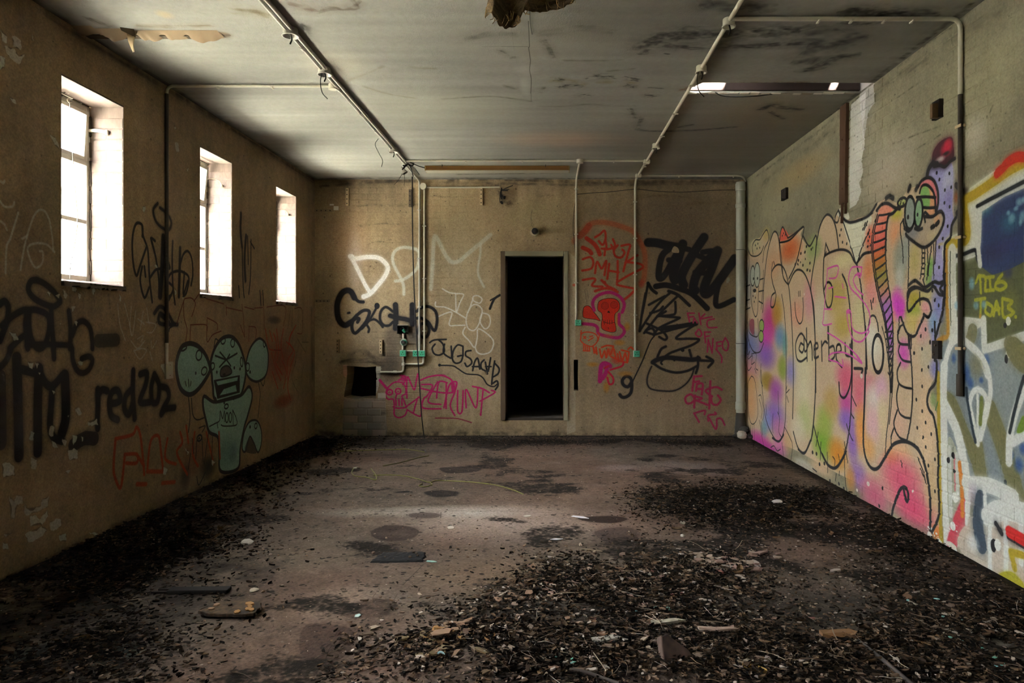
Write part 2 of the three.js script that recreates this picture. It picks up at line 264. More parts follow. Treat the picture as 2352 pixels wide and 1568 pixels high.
// pink writing at the right
const F = '#b02a58';
ink(F, 0.024, {}, '1380,180 1402,272', '1380,180 1450,180', '1390,222 1440,215', '1450,230 1440,282', '1450,230 1482,282', '1500,180 1522,300', '1562,190 1510,240', '1522,240 1640,218', '1662,240 1592,262 1600,330 1692,330', '1470,392 1500,350 1530,402 1500,430 1465,402 1470,380', '1560,380 1570,492', '1560,380 1622,380', '1562,430 1610,420',
  '1600,460 1590,590', '1640,602 1650,450', '1600,470 1640,590', '1690,490 1690,570', '1690,490 1742,480', '1692,530 1730,525', '1780,440 1750,500 1760,560 1800,572 1812,500 1780,440', '1680,560 1740,640 1740,702');
ink(F, 0.034, {}, '1450,850 1430,1002', '1450,850 1530,846', '1440,912 1502,900', '1480,930 1470,1002', '1480,930 1540,930 1530,1042', '1480,982 1540,982', '1622,900 1610,1190', '1742,990 1680,962 1572,1000 1642,1062', '1702,1050 1732,1100 1690,1150 1640,1132 1630,1072', '1380,1050 1422,1040 1452,1090 1420,1130 1372,1132 1355,1080 1380,1050', '1460,1050 1450,1180', '1470,1102 1590,1150', '1460,1062 1532,1080 1490,1102');
ink(F, 0.03, { a: 0.85 }, '1450,1240 1502,1332', '1450,1240 1560,1210 1560,1252', '1600,1320 1602,1262 1680,1250 1670,1230', '1610,1290 1672,1402 1690,1380 1692,1302 1740,1300 1772,1362');
for (const s of ['985,880 1010,920 1000,960', '1000,950 1040,940 1080,970', '1210,860 1220,900 1200,940', '1130,740 1160,790', '460,1100 470,1190', '870,1230 880,1290', '1030,1240 1060,1210', '1790,1130 1850,1110', '1410,580 1430,640']) ink('#5d5140', 0.006, { a: 0.7, b: 0 }, s);
Z(1120, 500, 3.0158);
ink('#3c3428', 0.004, { a: 0.8, b: 0 }, '595,0 600,120 610,230', '672,500 680,540 690,600', '690,500 698,560', '300,0 320,60');
mottle(0.006, 200, 255, 'multiply', 0.75); mottle(0.012, 120, 150, 'overlay', 0.5);
// ---------------------------------------------------------------- the left wall's paint
const BAY = DEPTH - NEAR;
const left = S = surface(BAY, HIGH, 375, (px, py) => { const p = onLeft(px, py); return [-p[2] - NEAR, HIGH - p[1]]; });
ground('#b79a74');
mottle(0.7, 200, 255, 'multiply', 0.8); mottle(0.16, 215, 255, 'multiply', 0.8); mottle(0.04, 222, 255, 'multiply', 0.7); mottle(0.5, 205, 255, 'multiply', 0.5, 0.1);
Z(0, 0, 1);
stain('#211e1a', 0.06, { a: 0.5, cell: 0.04, rough: 0.2 }, '107,32 196,90 371,198 500,278 627,357 720,416');  // dark band above the windows: soot with painted shade
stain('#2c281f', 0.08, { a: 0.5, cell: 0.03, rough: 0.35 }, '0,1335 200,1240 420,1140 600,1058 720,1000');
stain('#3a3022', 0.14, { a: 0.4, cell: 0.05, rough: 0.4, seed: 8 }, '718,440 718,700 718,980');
mist('#7c7458', 118, 480, 45, 190, 0.35); mist('#6f5a34', 560, 1000, 100, 160, 0.3); mist('#6d4a34', 640, 780, 90, 120, 0.35);
for (let i = 0; i < 200; i++) { const y = rr(60, 1200); oval('#3b3226', rr(10, 700), y, rr(0.6, 2), rr(0.8, 3), { a: rr(0.2, 0.6) }); }
for (const x of [160, 190, 215, 250]) stain('#51483a', 0.02, { a: 0.5, cell: 0.015, rough: 0.3, seed: x }, `${x},672 ${x + 2},${700 + (x % 40)}`);
// pale lettering by the first window
Z(0, 400, 3.92);
ink('#b3b3a2', 0.018, { a: 0.45 }, '165,345 92,580 60,650 50,890', '0,420 40,450 62,500', '185,860 220,650 280,440 330,340 390,325 440,400 470,560 480,690', '200,580 240,560', '490,700 420,632 320,622 250,662 270,760 320,840 380,800 385,702 358,692', '0,240 40,290 110,290 130,250', '0,60 30,80 40,60');
// black tags
ink(K, 0.05, { a: 0.85, b: 0.02 }, '330,952 280,962 255,1030 290,1100 380,1160 480,1190 540,1152', '330,952 400,985 480,1052 540,1130');
ink(K, 0.05, { b: 0.02 }, '0,1172 40,1142 75,1200 60,1330 0,1500', '20,1362 120,1272 240,1222 230,1350 250,1568', '260,1222 330,1222 430,1272 442,1400 400,1540 340,1568 282,1480 260,1350 262,1222', '460,1222 470,1400 485,1568', '620,1232 636,1400 630,1568', '650,1450 690,1352 750,1322 810,1382 830,1500 832,1568', '240,1230 250,1400', '90,1568 180,1480 240,1440');
ink(K, 0.045, { b: 0.02 }, '240,1540 400,1530 640,1540');
ink(K, 0.1, { a: 0.55, b: 0.05 }, '885,1500 1045,1492');
Z(0, 800, 3.92);
ink(K, 0.05, { b: 0.02 }, '650,0 655,100 690,190 740,222 800,190 832,110 800,72 735,92', '0,170 60,102 100,0', '480,0 487,90'); ink(K, 0.075, { b: 0.025 }, '150,85 160,400 170,900 170,970', '350,182 340,500 340,930'); ink(K, 0.055, { b: 0.02 }, '200,190 330,222', '345,180 400,300 470,340 560,245');
ink(K, 0.085, { b: 0.03 }, '582,245 592,450 590,640 558,760'); ink(K, 0.055, { b: 0.03 }, '470,340 462,500 450,700 482,800 560,832'); ink(K, 0.1, { a: 0.7, b: 0.06 }, '660,870 760,810 850,812'); ink(K, 0.09, { a: 0.6, b: 0.06 }, '0,260 5,600 8,850');
ink(K, 0.055, { b: 0.025 }, '880,370 882,500 876,650 880,720', '880,422 920,372 965,382', '990,500 1080,470 1062,382 1010,392 985,480 1000,602 1060,642', '1180,372 1130,432 1120,540 1160,592 1192,500', '1200,200 1196,400 1212,630', '1262,232 1322,222 1310,330 1260,480 1352,482', '1390,232 1362,350 1372,480 1420,472 1432,330 1390,232', '1440,342 1502,360 1520,440 1472,532 1452,592 1490,545 1572,532');
Z(0, 400, 3.92);
ink(K, 0.026, {}, '1282,560 1280,460 1230,442 1200,520 1190,650 1202,820 1230,912 1262,820 1320,650', '1280,470 1290,560 1330,680 1342,880 1352,1000 1370,1150', '1395,600 1360,580 1390,700', '1360,580 1402,750 1430,950 1432,1110', '1350,932 1400,862 1442,850', '1280,832 1262,960 1300,1110 1342,1020', '1500,572 1502,740 1530,840 1510,842', '1555,602 1550,750 1556,1000 1576,1170', '1626,800 1650,722 1690,692 1726,760 1736,900 1720,1000', '1500,982 1530,902 1590,872 1650,882 1700,932 1680,1060 1650,1102', '1500,962 1560,1022 1520,1130', '1660,882 1650,1080 1690,962', '1500,1110 1540,1090', '1300,830 1310,920');
ink(K, 0.045, {}, '1622,665 1616,900 1610,1100'); ink(K, 0.055, { b: 0.02 }, '1470,562 1462,800 1442,1100'); ink(K, 0.03, { b: 0.02 }, '1420,262 1380,322 1402,420 1460,482 1520,500 1542,430 1500,352 1440,302');
ink(K, 0.04, { b: 0.02 }, '1390,1252 1440,1192 1500,1232 1560,1340 1592,1352 1440,1342 1442,1252 1500,1300', '1450,1270 1520,1330'); ink(K, 0.018, {}, '1592,1342 1530,1382 1520,1412');
ink('#b1a99c', 0.012, { a: 0.45 }, '1060,1170 1080,1352 1130,1500', '1120,1162 1160,1322 1182,1450', '1182,1192 1170,1350 1192,1450 1222,1232', '1290,1232 1262,1400', '1320,1202 1342,1350', '1240,1482 1290,1452 1270,1512', '1320,1332 1402,1352 1370,1422 1322,1420', '1240,1300 1300,1350', '1180,1500 1240,1568 1300,1500', '1360,1500 1370,1568 1410,1500');
Z(0, 800, 3.92); ink('#b1a99c', 0.014, { a: 0.45 }, '1205,20 1260,95 1318,20 1280,0 1240,10 1205,20', '1350,30 1370,110');
Z(380, 300, 3.92);
ink(K, 0.045, { b: 0.02 }, '680,745 676,900 690,1050'); ink(K, 0.025, {}, '690,1050 700,1400 710,1500', '740,950 746,1200', '770,980 766,1300 750,1470', '660,1400 666,1500', '850,1440 860,1568', '876,1440 882,1568', '765,1000 800,1060'); ink(K, 0.05, { b: 0.02 }, '726,945 712,1150 720,1350');
// reddish outlines and the scribble in the corner
Z(380, 650, 3.136);
const RB = '#5c2416';
ink(RB, 0.012, { a: 0.85, b: 0.004 }, '80,300 130,132 150,110 190,110 215,150 190,240', '130,132 135,250 155,330 146,420', '182,300 176,420', '180,300 290,300 300,340', '240,80 205,130', '300,250 370,290 372,340', '300,262 300,420 340,372 402,345', '436,160 440,230', '440,176 500,190 550,200', '550,152 562,250 570,390', '570,172 640,190', '602,310 600,420', '600,312 650,322 650,400', '540,302 570,390', '690,60 690,150', '705,80 712,330', '730,172 862,170 850,310', '930,182 982,190 986,350 950,362', '640,180 700,175', '290,110 420,150');
ink('#9a2c14', 0.02, { a: 0.8 }, '720,330 740,450 760,480 830,482', '762,500 790,602 830,700', '850,330 832,450 850,550', '910,350 890,422 930,500 900,602', '780,362 800,450 790,562 842,660', '940,302 902,380 880,470', '870,422 920,482 880,560 882,700', '800,330 815,480 800,560', '750,340 770,420', '840,560 870,640 850,760', '900,620 880,740 900,840', '770,640 810,760');
mist('#7a2a14', 850, 850, 80, 60, 0.7); mist('#7a2412', 820, 560, 130, 180, 0.5); mist(K, 785, 265, 55, 35, 0.6);
ink('#20180f', 0.009, { a: 0.7, b: 0 }, '900,192 880,330', '915,180 910,320', '950,400 1010,500', '985,425 1030,425', '940,560 910,680 950,780', '780,480 830,485', '950,480 930,600', '1000,560 980,680');
// green figure with big ears
Z(200, 750, 4.127);
const GR = '#86ad9c';
area(GR, { a: 0.93, line: K, w: 0.04 }, '960,160 900,190 860,280 845,380 860,500 890,590 950,640 1010,630 1080,560 1150,450 1165,390 1130,280 1070,200 1010,165');
area(GR, { a: 0.93, line: K, w: 0.025 }, '1510,330 1540,220 1590,140 1640,112 1690,160 1716,260 1710,400 1680,480 1610,520 1540,490 1502,410');
area(GR, { a: 0.93, line: K, w: 0.03 }, '1110,660 1200,712 1330,690 1460,650 1530,570 1562,620 1560,700 1520,850 1490,950 1452,1150 1430,1340 1270,1370 1252,1200 1240,1050 1160,1000 1130,900 1100,760');
area(GR, { a: 0.93, line: K, w: 0.035 }, '1180,440 1170,350 1200,230 1250,140 1310,96 1380,100 1440,170 1480,280 1502,380 1500,480 1460,640 1400,642 1222,690 1192,560');
area(GR, { a: 0.9, line: K, w: 0.02 }, '1470,1150 1490,1000 1540,902 1610,892 1650,980 1652,1100 1620,1190 1580,1100 1540,1045 1502,1180');
mist('#3e6a60', 1330, 1180, 110, 180, 0.4); mist('#4e5a6a', 1380, 1200, 50, 120, 0.4); mist('#9cc2b2', 980, 300, 100, 120, 0.4);
area('#24201e', { a: 0.7 }, '1500,1180 1520,1080 1550,1060 1590,1120 1600,1200'); 
area('#1d1b1a', { p: 1, line: '#93b3a3', w: 0.012 }, '1196,500 1450,452 1450,630 1232,692'); area(GR, { p: 1 }, '1224,520 1430,476 1424,512 1240,556', '1256,652 1296,592 1408,552 1420,612');
area('#4e4442', { line: K, w: 0.016 }, '1262,452 1272,400 1310,372 1350,382 1372,430 1342,458 1280,474'); oval(K, 1300, 452, 14, 12);
ink(K, 0.02, {}, '1215,275 1312,312', '1260,242 1320,312', '1320,312 1422,252', '1352,262 1322,312', '1320,312 1255,382', '1320,312 1362,372');
for (const [x, y, a, b] of [[1060, 270, 27, 47], [1110, 420, 26, 36], [1290, 135, 20, 28], [1380, 155, 18, 38], [1190, 375, 18, 32], [1465, 335, 12, 44], [1522, 382, 17, 38], [1680, 165, 10, 28], [915, 205, 28, 20]]) oval(GR, x, y, a, b, { fill: false, line: K, w: 0.014, turn: -0.2 });
for (const [x, y] of [[1230, 430], [1395, 390], [1450, 400], [1545, 430], [1030, 440], [1300, 720], [1390, 680], [1545, 950]]) oval(K, x, y, 7, 16);
oval(GR, 1320, 755, 18, 22, { fill: false, line: K, w: 0.014 }); oval(GR, 1600, 940, 12, 26, { fill: false, line: K, w: 0.014 });
ink(K, 0.013, { b: 0.003 }, '1205,920 1255,890 1262,800 1285,870 1302,800 1305,900', '1380,790 1386,930', '1380,790 1415,872 1412,932 1300,942 1270,930', '1160,945 1210,920', '1235,920 1240,960'); oval(GR, 1325, 862, 13, 46, { fill: false, line: K, w: 0.012 }); oval(GR, 1358, 860, 12, 46, { fill: false, line: K, w: 0.012 });
ink(K, 0.014, {}, '960,660 976,850 960,1000', '990,680 1002,830 1042,882 1110,862', '1620,520 1640,640 1620,860', '1640,500 1670,560 1690,470', '930,520 940,560', '960,500 965,570', '985,520 980,560', '1250,140 1215,120 1200,240');
// rusty red letters near the floor
const RL = '#96391a';
mist('#5c2a18', 1060, 1180, 180, 260, 0.4); mist('#141314', 1150, 1330, 90, 130, 0.75); mist('#141314', 930, 1420, 60, 150, 0.6);
ink(RL, 0.032, { a: 0.85 }, '270,1062 252,1300 262,1420 320,1520 358,1210', '270,1062 430,1022 470,952 510,1062 542,1400', '358,1210 470,1210 470,1290 372,1292', '470,1210 540,1320', '570,1370 590,1152 620,1052 680,1042 702,1200 722,1370', '762,1062 742,1250 842,1302', '882,1000 902,1100 852,1200 950,1400', '940,940 960,1100', '1130,1000 1200,1300', '1020,1000 1000,1200 1050,1320', '1250,1000 1260,1250'); ink(RL, 0.04, { a: 0.75 }, '472,1492 560,1492', '712,1482 830,1472', '570,1372 722,1372');
ink(K, 0.012, { a: 0.8 }, '1000,1060 1010,1200', '1040,1080 1030,1250', '1090,1060 1100,1280', '1150,1010 1110,1300', '1190,1040 1180,1260', '1060,960 1120,940 1090,1000', '980,1200 960,1350', '1040,1420 1060,1500 1120,1380'); oval(K, 1065, 1055, 22, 28, { fill: false, line: K, w: 0.016 }); oval(K, 1062, 1058, 8, 10);
// where the paint has come away
const off = (...l) => { area('#3a3127', { p: 1, a: 0.4, b: 0.01 }, ...l); for (const s of l) area(pick(['#c2bda8', '#b5ab96', '#bdb6a2', '#b0b39f']), { p: 1, a: 0.92, rag: 0.16 }, s); };
Z(0, 0, 3.92);
off('0,260 65,330 60,390 20,370', '110,320 190,370 190,450 120,420', '40,410 130,440 170,510 225,480 180,575 100,530 60,480', '0,500 45,520 40,600 0,630', '80,870 140,900 145,940 110,920', '445,1210 500,1240 540,1350 490,1300', '285,305 300,330 302,372 292,350', '1575,1290 1605,1290 1615,1360 1590,1370', '1570,1140 1590,1160 1575,1165', '1680,1520 1700,1510 1690,1550');
Z(0, 400, 3.92);
off('80,1420 140,1430 170,1490 130,1500', '560,1020 610,1090 590,1120 570,1090', '640,1010 690,1030 680,1060 650,1050', '700,1060 730,1080 710,1130', '830,1010 862,1030 840,1090 828,1050', '1070,1070 1090,1130 1080,1150', '640,1190 682,1190 650,1240', '1280,290 1310,290 1300,350 1285,330', '1395,810 1420,840 1405,842', '500,1090 540,1080 530,1120', '670,1320 700,1330 690,1370', '1570,1010 1590,1060 1575,1090', '420,1060 455,1070 445,1105', '1640,1105 1655,1105 1640,1130', '540,1340 550,1340 545,1360');
Z(0, 800, 3.92);
off('240,115 300,130 290,185 262,170', '320,130 352,140 330,182', '20,1040 90,1030 130,1060 130,1140 30,1160', '280,980 332,1000 320,1090 280,1080', '610,920 660,900 700,920 700,990 630,1005', '790,660 870,630 885,690 800,700', '670,540 700,532 740,580 712,605', '450,700 490,710 480,790 450,790', '460,820 500,850 522,890 470,872', '650,780 695,790 660,870', '560,810 602,830 590,890', '700,120 745,120 740,150 712,150', '280,740 312,760 300,830 260,820', '1470,1070 1510,1090 1490,1140 1470,1130', '1665,900 1705,930 1690,962', '1905,1000 1938,1020 1915,1060', '590,1110 640,1090 610,1130', '605,605 625,600 615,620', '465,380 500,395 480,415', '725,790 750,800 740,840',
  '80,1330 130,1380 150,1320 200,1330 210,1390 150,1410 130,1530 100,1530', '220,1390 240,1440 370,1420 380,1360 442,1330 430,1420 330,1470 220,1490', '1445,150 1540,150 1535,245 1480,245', '345,215 365,220 355,240', '2190,1075 2215,1080 2200,1095');
Z(0, 1080, 4.704);
off('320,500 380,480 430,530 510,430 520,490 460,590 330,600', '270,690 450,602 520,640 402,740 300,762', '540,560 660,530 662,600 560,650', '640,700 710,680 722,760 650,762', '960,670 1060,680 1050,702', '30,780 80,790 92,850 40,852', '40,690 140,670 60,720', '570,990 610,975 610,1005');
mottle(0.006, 190, 255, 'multiply', 0.75); mottle(0.012, 118, 150, 'overlay', 0.5);
// ---------------------------------------------------------------- the right wall's murals
const right = S = surface(BAY, HIGH, 375, (px, py) => { const p = onRight(px, py); return [DEPTH + p[2], HIGH - p[1]]; });
ground('#a9a484');
mottle(0.7, 205, 255, 'multiply', 0.9); mottle(0.2, 212, 255, 'multiply', 0.8); mottle(0.05, 222, 255, 'multiply', 0.7);
Z(0, 0, 1);
mist('#a8a37c', 2230, 200, 160, 160, 0.5); mist('#c3b49c', 2040, 420, 90, 70, 0.6); mist('#a5844e', 1830, 400, 90, 40, 0.5); mist('#9a9470', 1780, 450, 60, 90, 0.4); mist('#bfb6a4', 2050, 360, 80, 70, 0.5); mist('#c4bda8', 2240, 310, 40, 60, 0.7);
stain('#3c382a', 0.03, { a: 0.6, cell: 0.012, rough: 0.42 }, '1735,407 1850,325 2000,205 2240,12'); stain('#4b4632', 0.1, { a: 0.35, cell: 0.03, rough: 0.42, seed: 4 }, '1750,420 1900,310 2050,190 2300,20');
// whiter bricks washed bare below the gap in the ceiling
area('#cfd0c6', { p: 1, a: 0.9 }, '1956,240 1990,212 1988,265 1984,290 1988,330 1980,370 1984,395 1975,420 1980,440 1968,470 1952,480 1951,420 1952,330');
area('#dcdce0', { p: 1, a: 0.5 }, '1975,215 2008,190 2010,235 1995,260 1985,330');
for (let i = 0; i < 220; i++) oval('#4a4434', rr(1720, 2350), rr(30, 500), rr(0.5, 2), rr(0.8, 3), { a: rr(0.2, 0.6) });
stain('#3c3626', 0.012, { a: 0.6, cell: 0.01, rough: 0.4, seed: 44 }, '2080,130 2200,55', '2060,225 2110,190', '2070,180 2120,140', '2185,80 2188,100', '2275,260 2282,240', '2050,330 2160,290', '2100,345 2160,310');
// first mural: body colours
Z(1680, 400, 3.1357);
area('#cbb391', {}, '100,545 130,580 140,500 165,468 205,455 235,410 262,405 275,480 310,408 340,450 370,375 412,440 520,378 500,440 560,515 612,440 632,395 655,330 690,290 735,320 770,255 800,250 850,330 920,312 1000,285 1050,215 1130,172 1190,205 1232,172 1270,112 1330,85 1385,45 1430,25 1440,-40 1480,-120 1560,-180 1585,-190 1595,-60 1600,120 1600,240 1600,330 1580,405 1560,480 1540,540 1530,690 1540,760 1535,900 1525,1000 1500,1120 1475,1210 1475,1340 1482,1420 1430,1540 1440,1600 1500,1800 1530,2050 1525,2300 1500,2560 1470,2580 1100,2330 700,2120 400,1960 100,1880');
const sp = (c, x, y, a, b, k) => mist(c, x, y, a * 1.12, b * 1.1, Math.min(1, k * 1.25));
sp('#c3bf92', 160, 520, 70, 60, 0.7); sp('#9aa0a8', 110, 800, 60, 200, 0.6); sp('#7f9a90', 165, 730, 50, 90, 0.6); sp('#7380c0', 130, 1230, 100, 130, 0.85); sp('#c98a94', 130, 1400, 80, 110, 0.7); sp('#d2a05c', 140, 1500, 60, 80, 0.6);
sp('#d0622e', 420, 540, 90, 110, 0.9); area('#dd5f4a', { b: 0.01 }, '345,455 370,385 412,450 360,480'); sp('#93a868', 590, 530, 70, 110, 0.8); sp('#aab077', 545, 650, 60, 70, 0.5); sp('#b7a35e', 250, 430, 30, 60, 0.7);
sp('#d7a37c', 300, 650, 60, 130, 0.6); sp('#c9348f', 275, 1070, 65, 190, 0.95); sp('#d23fb4', 245, 1200, 50, 150, 0.8); sp('#b58a2e', 325, 1000, 45, 130, 0.85); sp('#5f8fc0', 350, 1170, 45, 110, 0.75); sp('#4f9a9a', 385, 1230, 22, 120, 0.6); sp('#8a5fc0', 250, 1310, 80, 110, 0.85); sp('#8f9a3a', 360, 1390, 35, 90, 0.7); sp('#8b86d0', 430, 1420, 50, 120, 0.75); sp('#a8842e', 265, 1490, 50, 70, 0.8);
sp('#d78fa0', 560, 900, 50, 180, 0.6); sp('#e09a80', 470, 1000, 60, 120, 0.7); sp('#ddd6a8', 520, 1330, 90, 160, 0.7); sp('#d6dcc6', 640, 1000, 60, 200, 0.4);
sp('#b3a04c', 760, 880, 100, 170, 0.75); sp('#b09a40', 800, 1090, 80, 120, 0.75); sp('#d9cf9a', 820, 620, 90, 70, 0.8); sp('#e3d8a4', 760, 640, 70, 60, 0.5); sp('#c9c890', 920, 1000, 60, 200, 0.6); sp('#d98a5a', 990, 700, 55, 150, 0.8); sp('#e08a8a', 1010, 860, 60, 130, 0.7); sp('#e0708a', 820, 1450, 90, 120, 0.85); sp('#de8094', 980, 1500, 90, 90, 0.6);
area('#d6d6bc', { b: 0.01 }, '800,320 850,345 925,335 1010,300 1000,400 950,510 903,625 870,560 820,420'); area('#dcdccc', { a: 0.9 }, '760,290 790,240 830,250 850,320 800,320');
sp('#df6a52', 1000, 460, 40, 110, 0.8); sp('#e2e0cc', 1010, 1180, 60, 150, 0.85); sp('#d5d0bd', 1040, 1270, 70, 150, 0.6);
sp('#b9b83c', 1190, 290, 50, 60, 0.9); sp('#e8a070', 1180, 420, 55, 120, 0.7); sp('#8e9a8e', 1220, 620, 60, 220, 0.75); sp('#9aa8a8', 1260, 540, 40, 160, 0.6); sp('#c7cdc4', 1215, 740, 35, 120, 0.7); sp('#c2b672', 1320, 620, 50, 170, 0.8); sp('#dc3ad2', 1195, 930, 55, 130, 1); sp('#dc3ad2', 1225, 970, 40, 90, 0.9); sp('#e79a5a', 1150, 1050, 40, 110, 0.6); sp('#d84fc0', 1240, 1290, 55, 120, 0.8);
sp('#b0a42e', 1320, 900, 60, 80, 0.85); sp('#9fae3a', 1310, 985, 70, 60, 0.85); sp('#d0bd6a', 1310, 1070, 70, 90, 0.8); sp('#e09aa0', 1400, 960, 40, 60, 0.8); sp('#d99aa0', 1380, 1130, 60, 120, 0.7); sp('#86b05c', 1425, 720, 38, 130, 0.9); sp('#7ab85c', 1440, 660, 26, 80, 0.7); sp('#bdb877', 1410, 860, 60, 60, 0.7);
area('#9a99cc', { b: 0.03 }, '1400,20 1440,-60 1500,-90 1590,-70 1590,240 1600,330 1578,405 1545,530 1530,690 1540,820 1450,780 1475,600 1480,480 1530,380 1520,290 1480,240 1490,120 1450,40');
sp('#b9bcd0', 1560, 60, 50, 120, 0.7); sp('#7d76b8', 1565, 170, 40, 100, 0.6); sp('#a7a3d6', 1500, 640, 50, 150, 0.8); sp('#7c86cc', 1490, 950, 60, 160, 0.9); sp('#7fa5d4', 1455, 1080, 45, 110, 0.8); sp('#8f92d2', 1470, 1200, 40, 120, 0.8); sp('#b8b9a0', 1400, 1300, 60, 150, 0.5); sp('#7f82c6', 1470, 1400, 50, 90, 0.8);
Z(1680, 800, 2.6128);
sp('#cf2fa4', 170, 560, 80, 70, 0.95); sp('#c22fa0', 230, 620, 80, 60, 0.95); sp('#d56ab0', 290, 590, 50, 80, 0.7); sp('#d8a06a', 120, 330, 40, 130, 0.7); sp('#8a63c4', 260, 400, 70, 120, 0.9); sp('#7a8cd0', 215, 430, 30, 80, 0.7); sp('#c87aa4', 285, 480, 50, 80, 0.7); sp('#5e9ab0', 195, 480, 22, 60, 0.6); sp('#8aa03c', 310, 120, 25, 90, 0.7); sp('#cda56e', 335, 560, 40, 80, 0.6); sp('#a0862e', 215, 200, 40, 60, 0.8); sp('#a84fb0', 265, 250, 50, 90, 0.8);
sp('#d9d2ac', 430, 220, 70, 200, 0.85); sp('#b6c07c', 440, 420, 60, 130, 0.7); sp('#d9d0b6', 400, 480, 50, 100, 0.6); sp('#74a02a', 545, 560, 75, 130, 0.95); sp('#9aae48', 560, 430, 60, 110, 0.8); sp('#cf8420', 635, 630, 70, 110, 0.9); sp('#b99a50', 600, 330, 60, 120, 0.7); sp('#d9607c', 690, 200, 50, 130, 0.9); sp('#c94a9c', 690, 330, 55, 90, 0.85); sp('#8a62c8', 690, 430, 60, 80, 0.9); sp('#8d62c0', 730, 560, 40, 150, 0.8); sp('#e06a80', 765, 270, 45, 150, 0.9); sp('#e69a4a', 775, 480, 40, 170, 0.85); sp('#8a5fb8', 760, 760, 60, 100, 0.7); sp('#c4853a', 715, 780, 35, 90, 0.7);
sp('#e0d3cc', 860, 300, 60, 110, 0.8); sp('#deacc4', 900, 240, 45, 110, 0.8); sp('#e3b4bc', 850, 450, 55, 130, 0.8); sp('#dfa45c', 825, 600, 45, 90, 0.7); sp('#ddcb9a', 905, 400, 35, 160, 0.7); sp('#e2b080', 1000, 620, 90, 80, 0.8); sp('#e09a50', 960, 660, 50, 60, 0.7); sp('#dd5676', 1020, 780, 160, 160, 0.9); sp('#de4a72', 1090, 960, 160, 130, 0.95); sp('#c9607c', 860, 880, 110, 130, 0.85); sp('#b8606e', 820, 960, 60, 60, 0.6); sp('#dcae96', 1000, 450, 70, 160, 0.6); sp('#e2c29a', 1170, 500, 60, 330, 0.75); sp('#c8aa78', 1200, 850, 50, 200, 0.6); sp('#d8b48a', 540, 720, 90, 50, 0.7); sp('#c9c4b4', 430, 700, 70, 40, 0.7); sp('#e2803a', 1235, 1110, 40, 60, 0.8);
// crown of the figure
Z(2020, 300, 3.9194);
area('#45131f', { b: 0.04 }, '475,300 480,200 530,115 600,68 655,65 668,150 672,230 640,275 590,325 540,312 495,325'); sp('#c41c40', 605, 160, 60, 75, 1); sp('#c21a3c', 620, 120, 40, 60, 0.9); sp('#1a0d10', 600, 205, 35, 22, 0.9); sp('#cfc4c0', 545, 260, 50, 34, 0.8); ink(K, 0.05, { b: 0.04 }, '430,400 445,340 480,290', '480,300 520,300'); ink(K, 0.03, { b: 0.03 }, '490,322 540,312 590,325 640,275 680,250');
// striped neck, head
Z(1680, 400, 3.1357);
{
  const g = S.g, a = at(1090, 220), b = at(1150, 1560), f = g.createLinearGradient(a[0], a[1], b[0], b[1]);
  for (const [t, c] of [[0, '#e89a7c'], [0.2, '#e8685c'], [0.28, '#c8742e'], [0.38, '#8f8a3a'], [0.47, '#c88a70'], [0.55, '#a870c8'], [0.65, '#c070cc'], [0.75, '#b06ad0'], [0.85, '#c8b080'], [1, '#d0b090']]) f.addColorStop(t, c);
  trace(g, pts('1010,560 1020,430 1050,290 1100,220 1140,212 1175,240 1130,300 1115,400 1112,560 1120,700 1140,850 1160,1000 1167,1250 1152,1560 1144,1560 1128,1250 1100,1050 1060,880 1030,720'), true, true); g.fillStyle = f; g.globalAlpha = 0.95; g.fill(); g.globalAlpha = 1;
}
Z(2020, 300, 3.9194);
area('#b5a58c', {}, '410,775 480,772 530,732 562,732 582,790 560,880 500,980 430,1042 380,1046 310,1000 250,950 235,900 210,850 230,780'); sp('#8e8f90', 300, 920, 70, 90, 0.8); sp('#c6b68e', 480, 950, 70, 60, 0.8); sp('#e0a070', 520, 800, 40, 60, 0.6);
area('#d8787c', {}, '350,505 380,452 440,422 490,452 522,530 528,650 510,735 500,640 480,540 430,492 380,500'); area('#d89a70', {}, '400,500 440,492 480,540 500,620 505,735 430,760 400,700 385,600 365,560 380,510'); area('#7cb460', { b: 0.02 }, '370,560 395,510 430,500 450,560 445,690 400,700 385,620');
oval('#a9b16a', 205, 645, 40, 38, { line: K, w: 0.02 }); oval('#8f9c92', 275, 740, 46, 148, { line: K, w: 0.022, turn: -0.04 }); oval('#86ad84', 352, 742, 36, 128, { line: K, w: 0.022, turn: 0.05 }); oval(K, 258, 778, 10, 22); oval(K, 343, 756, 8, 18);
for (const [x, y] of [[195, 640], [215, 655], [205, 620], [188, 660]]) oval(K, x, y, 5, 10);
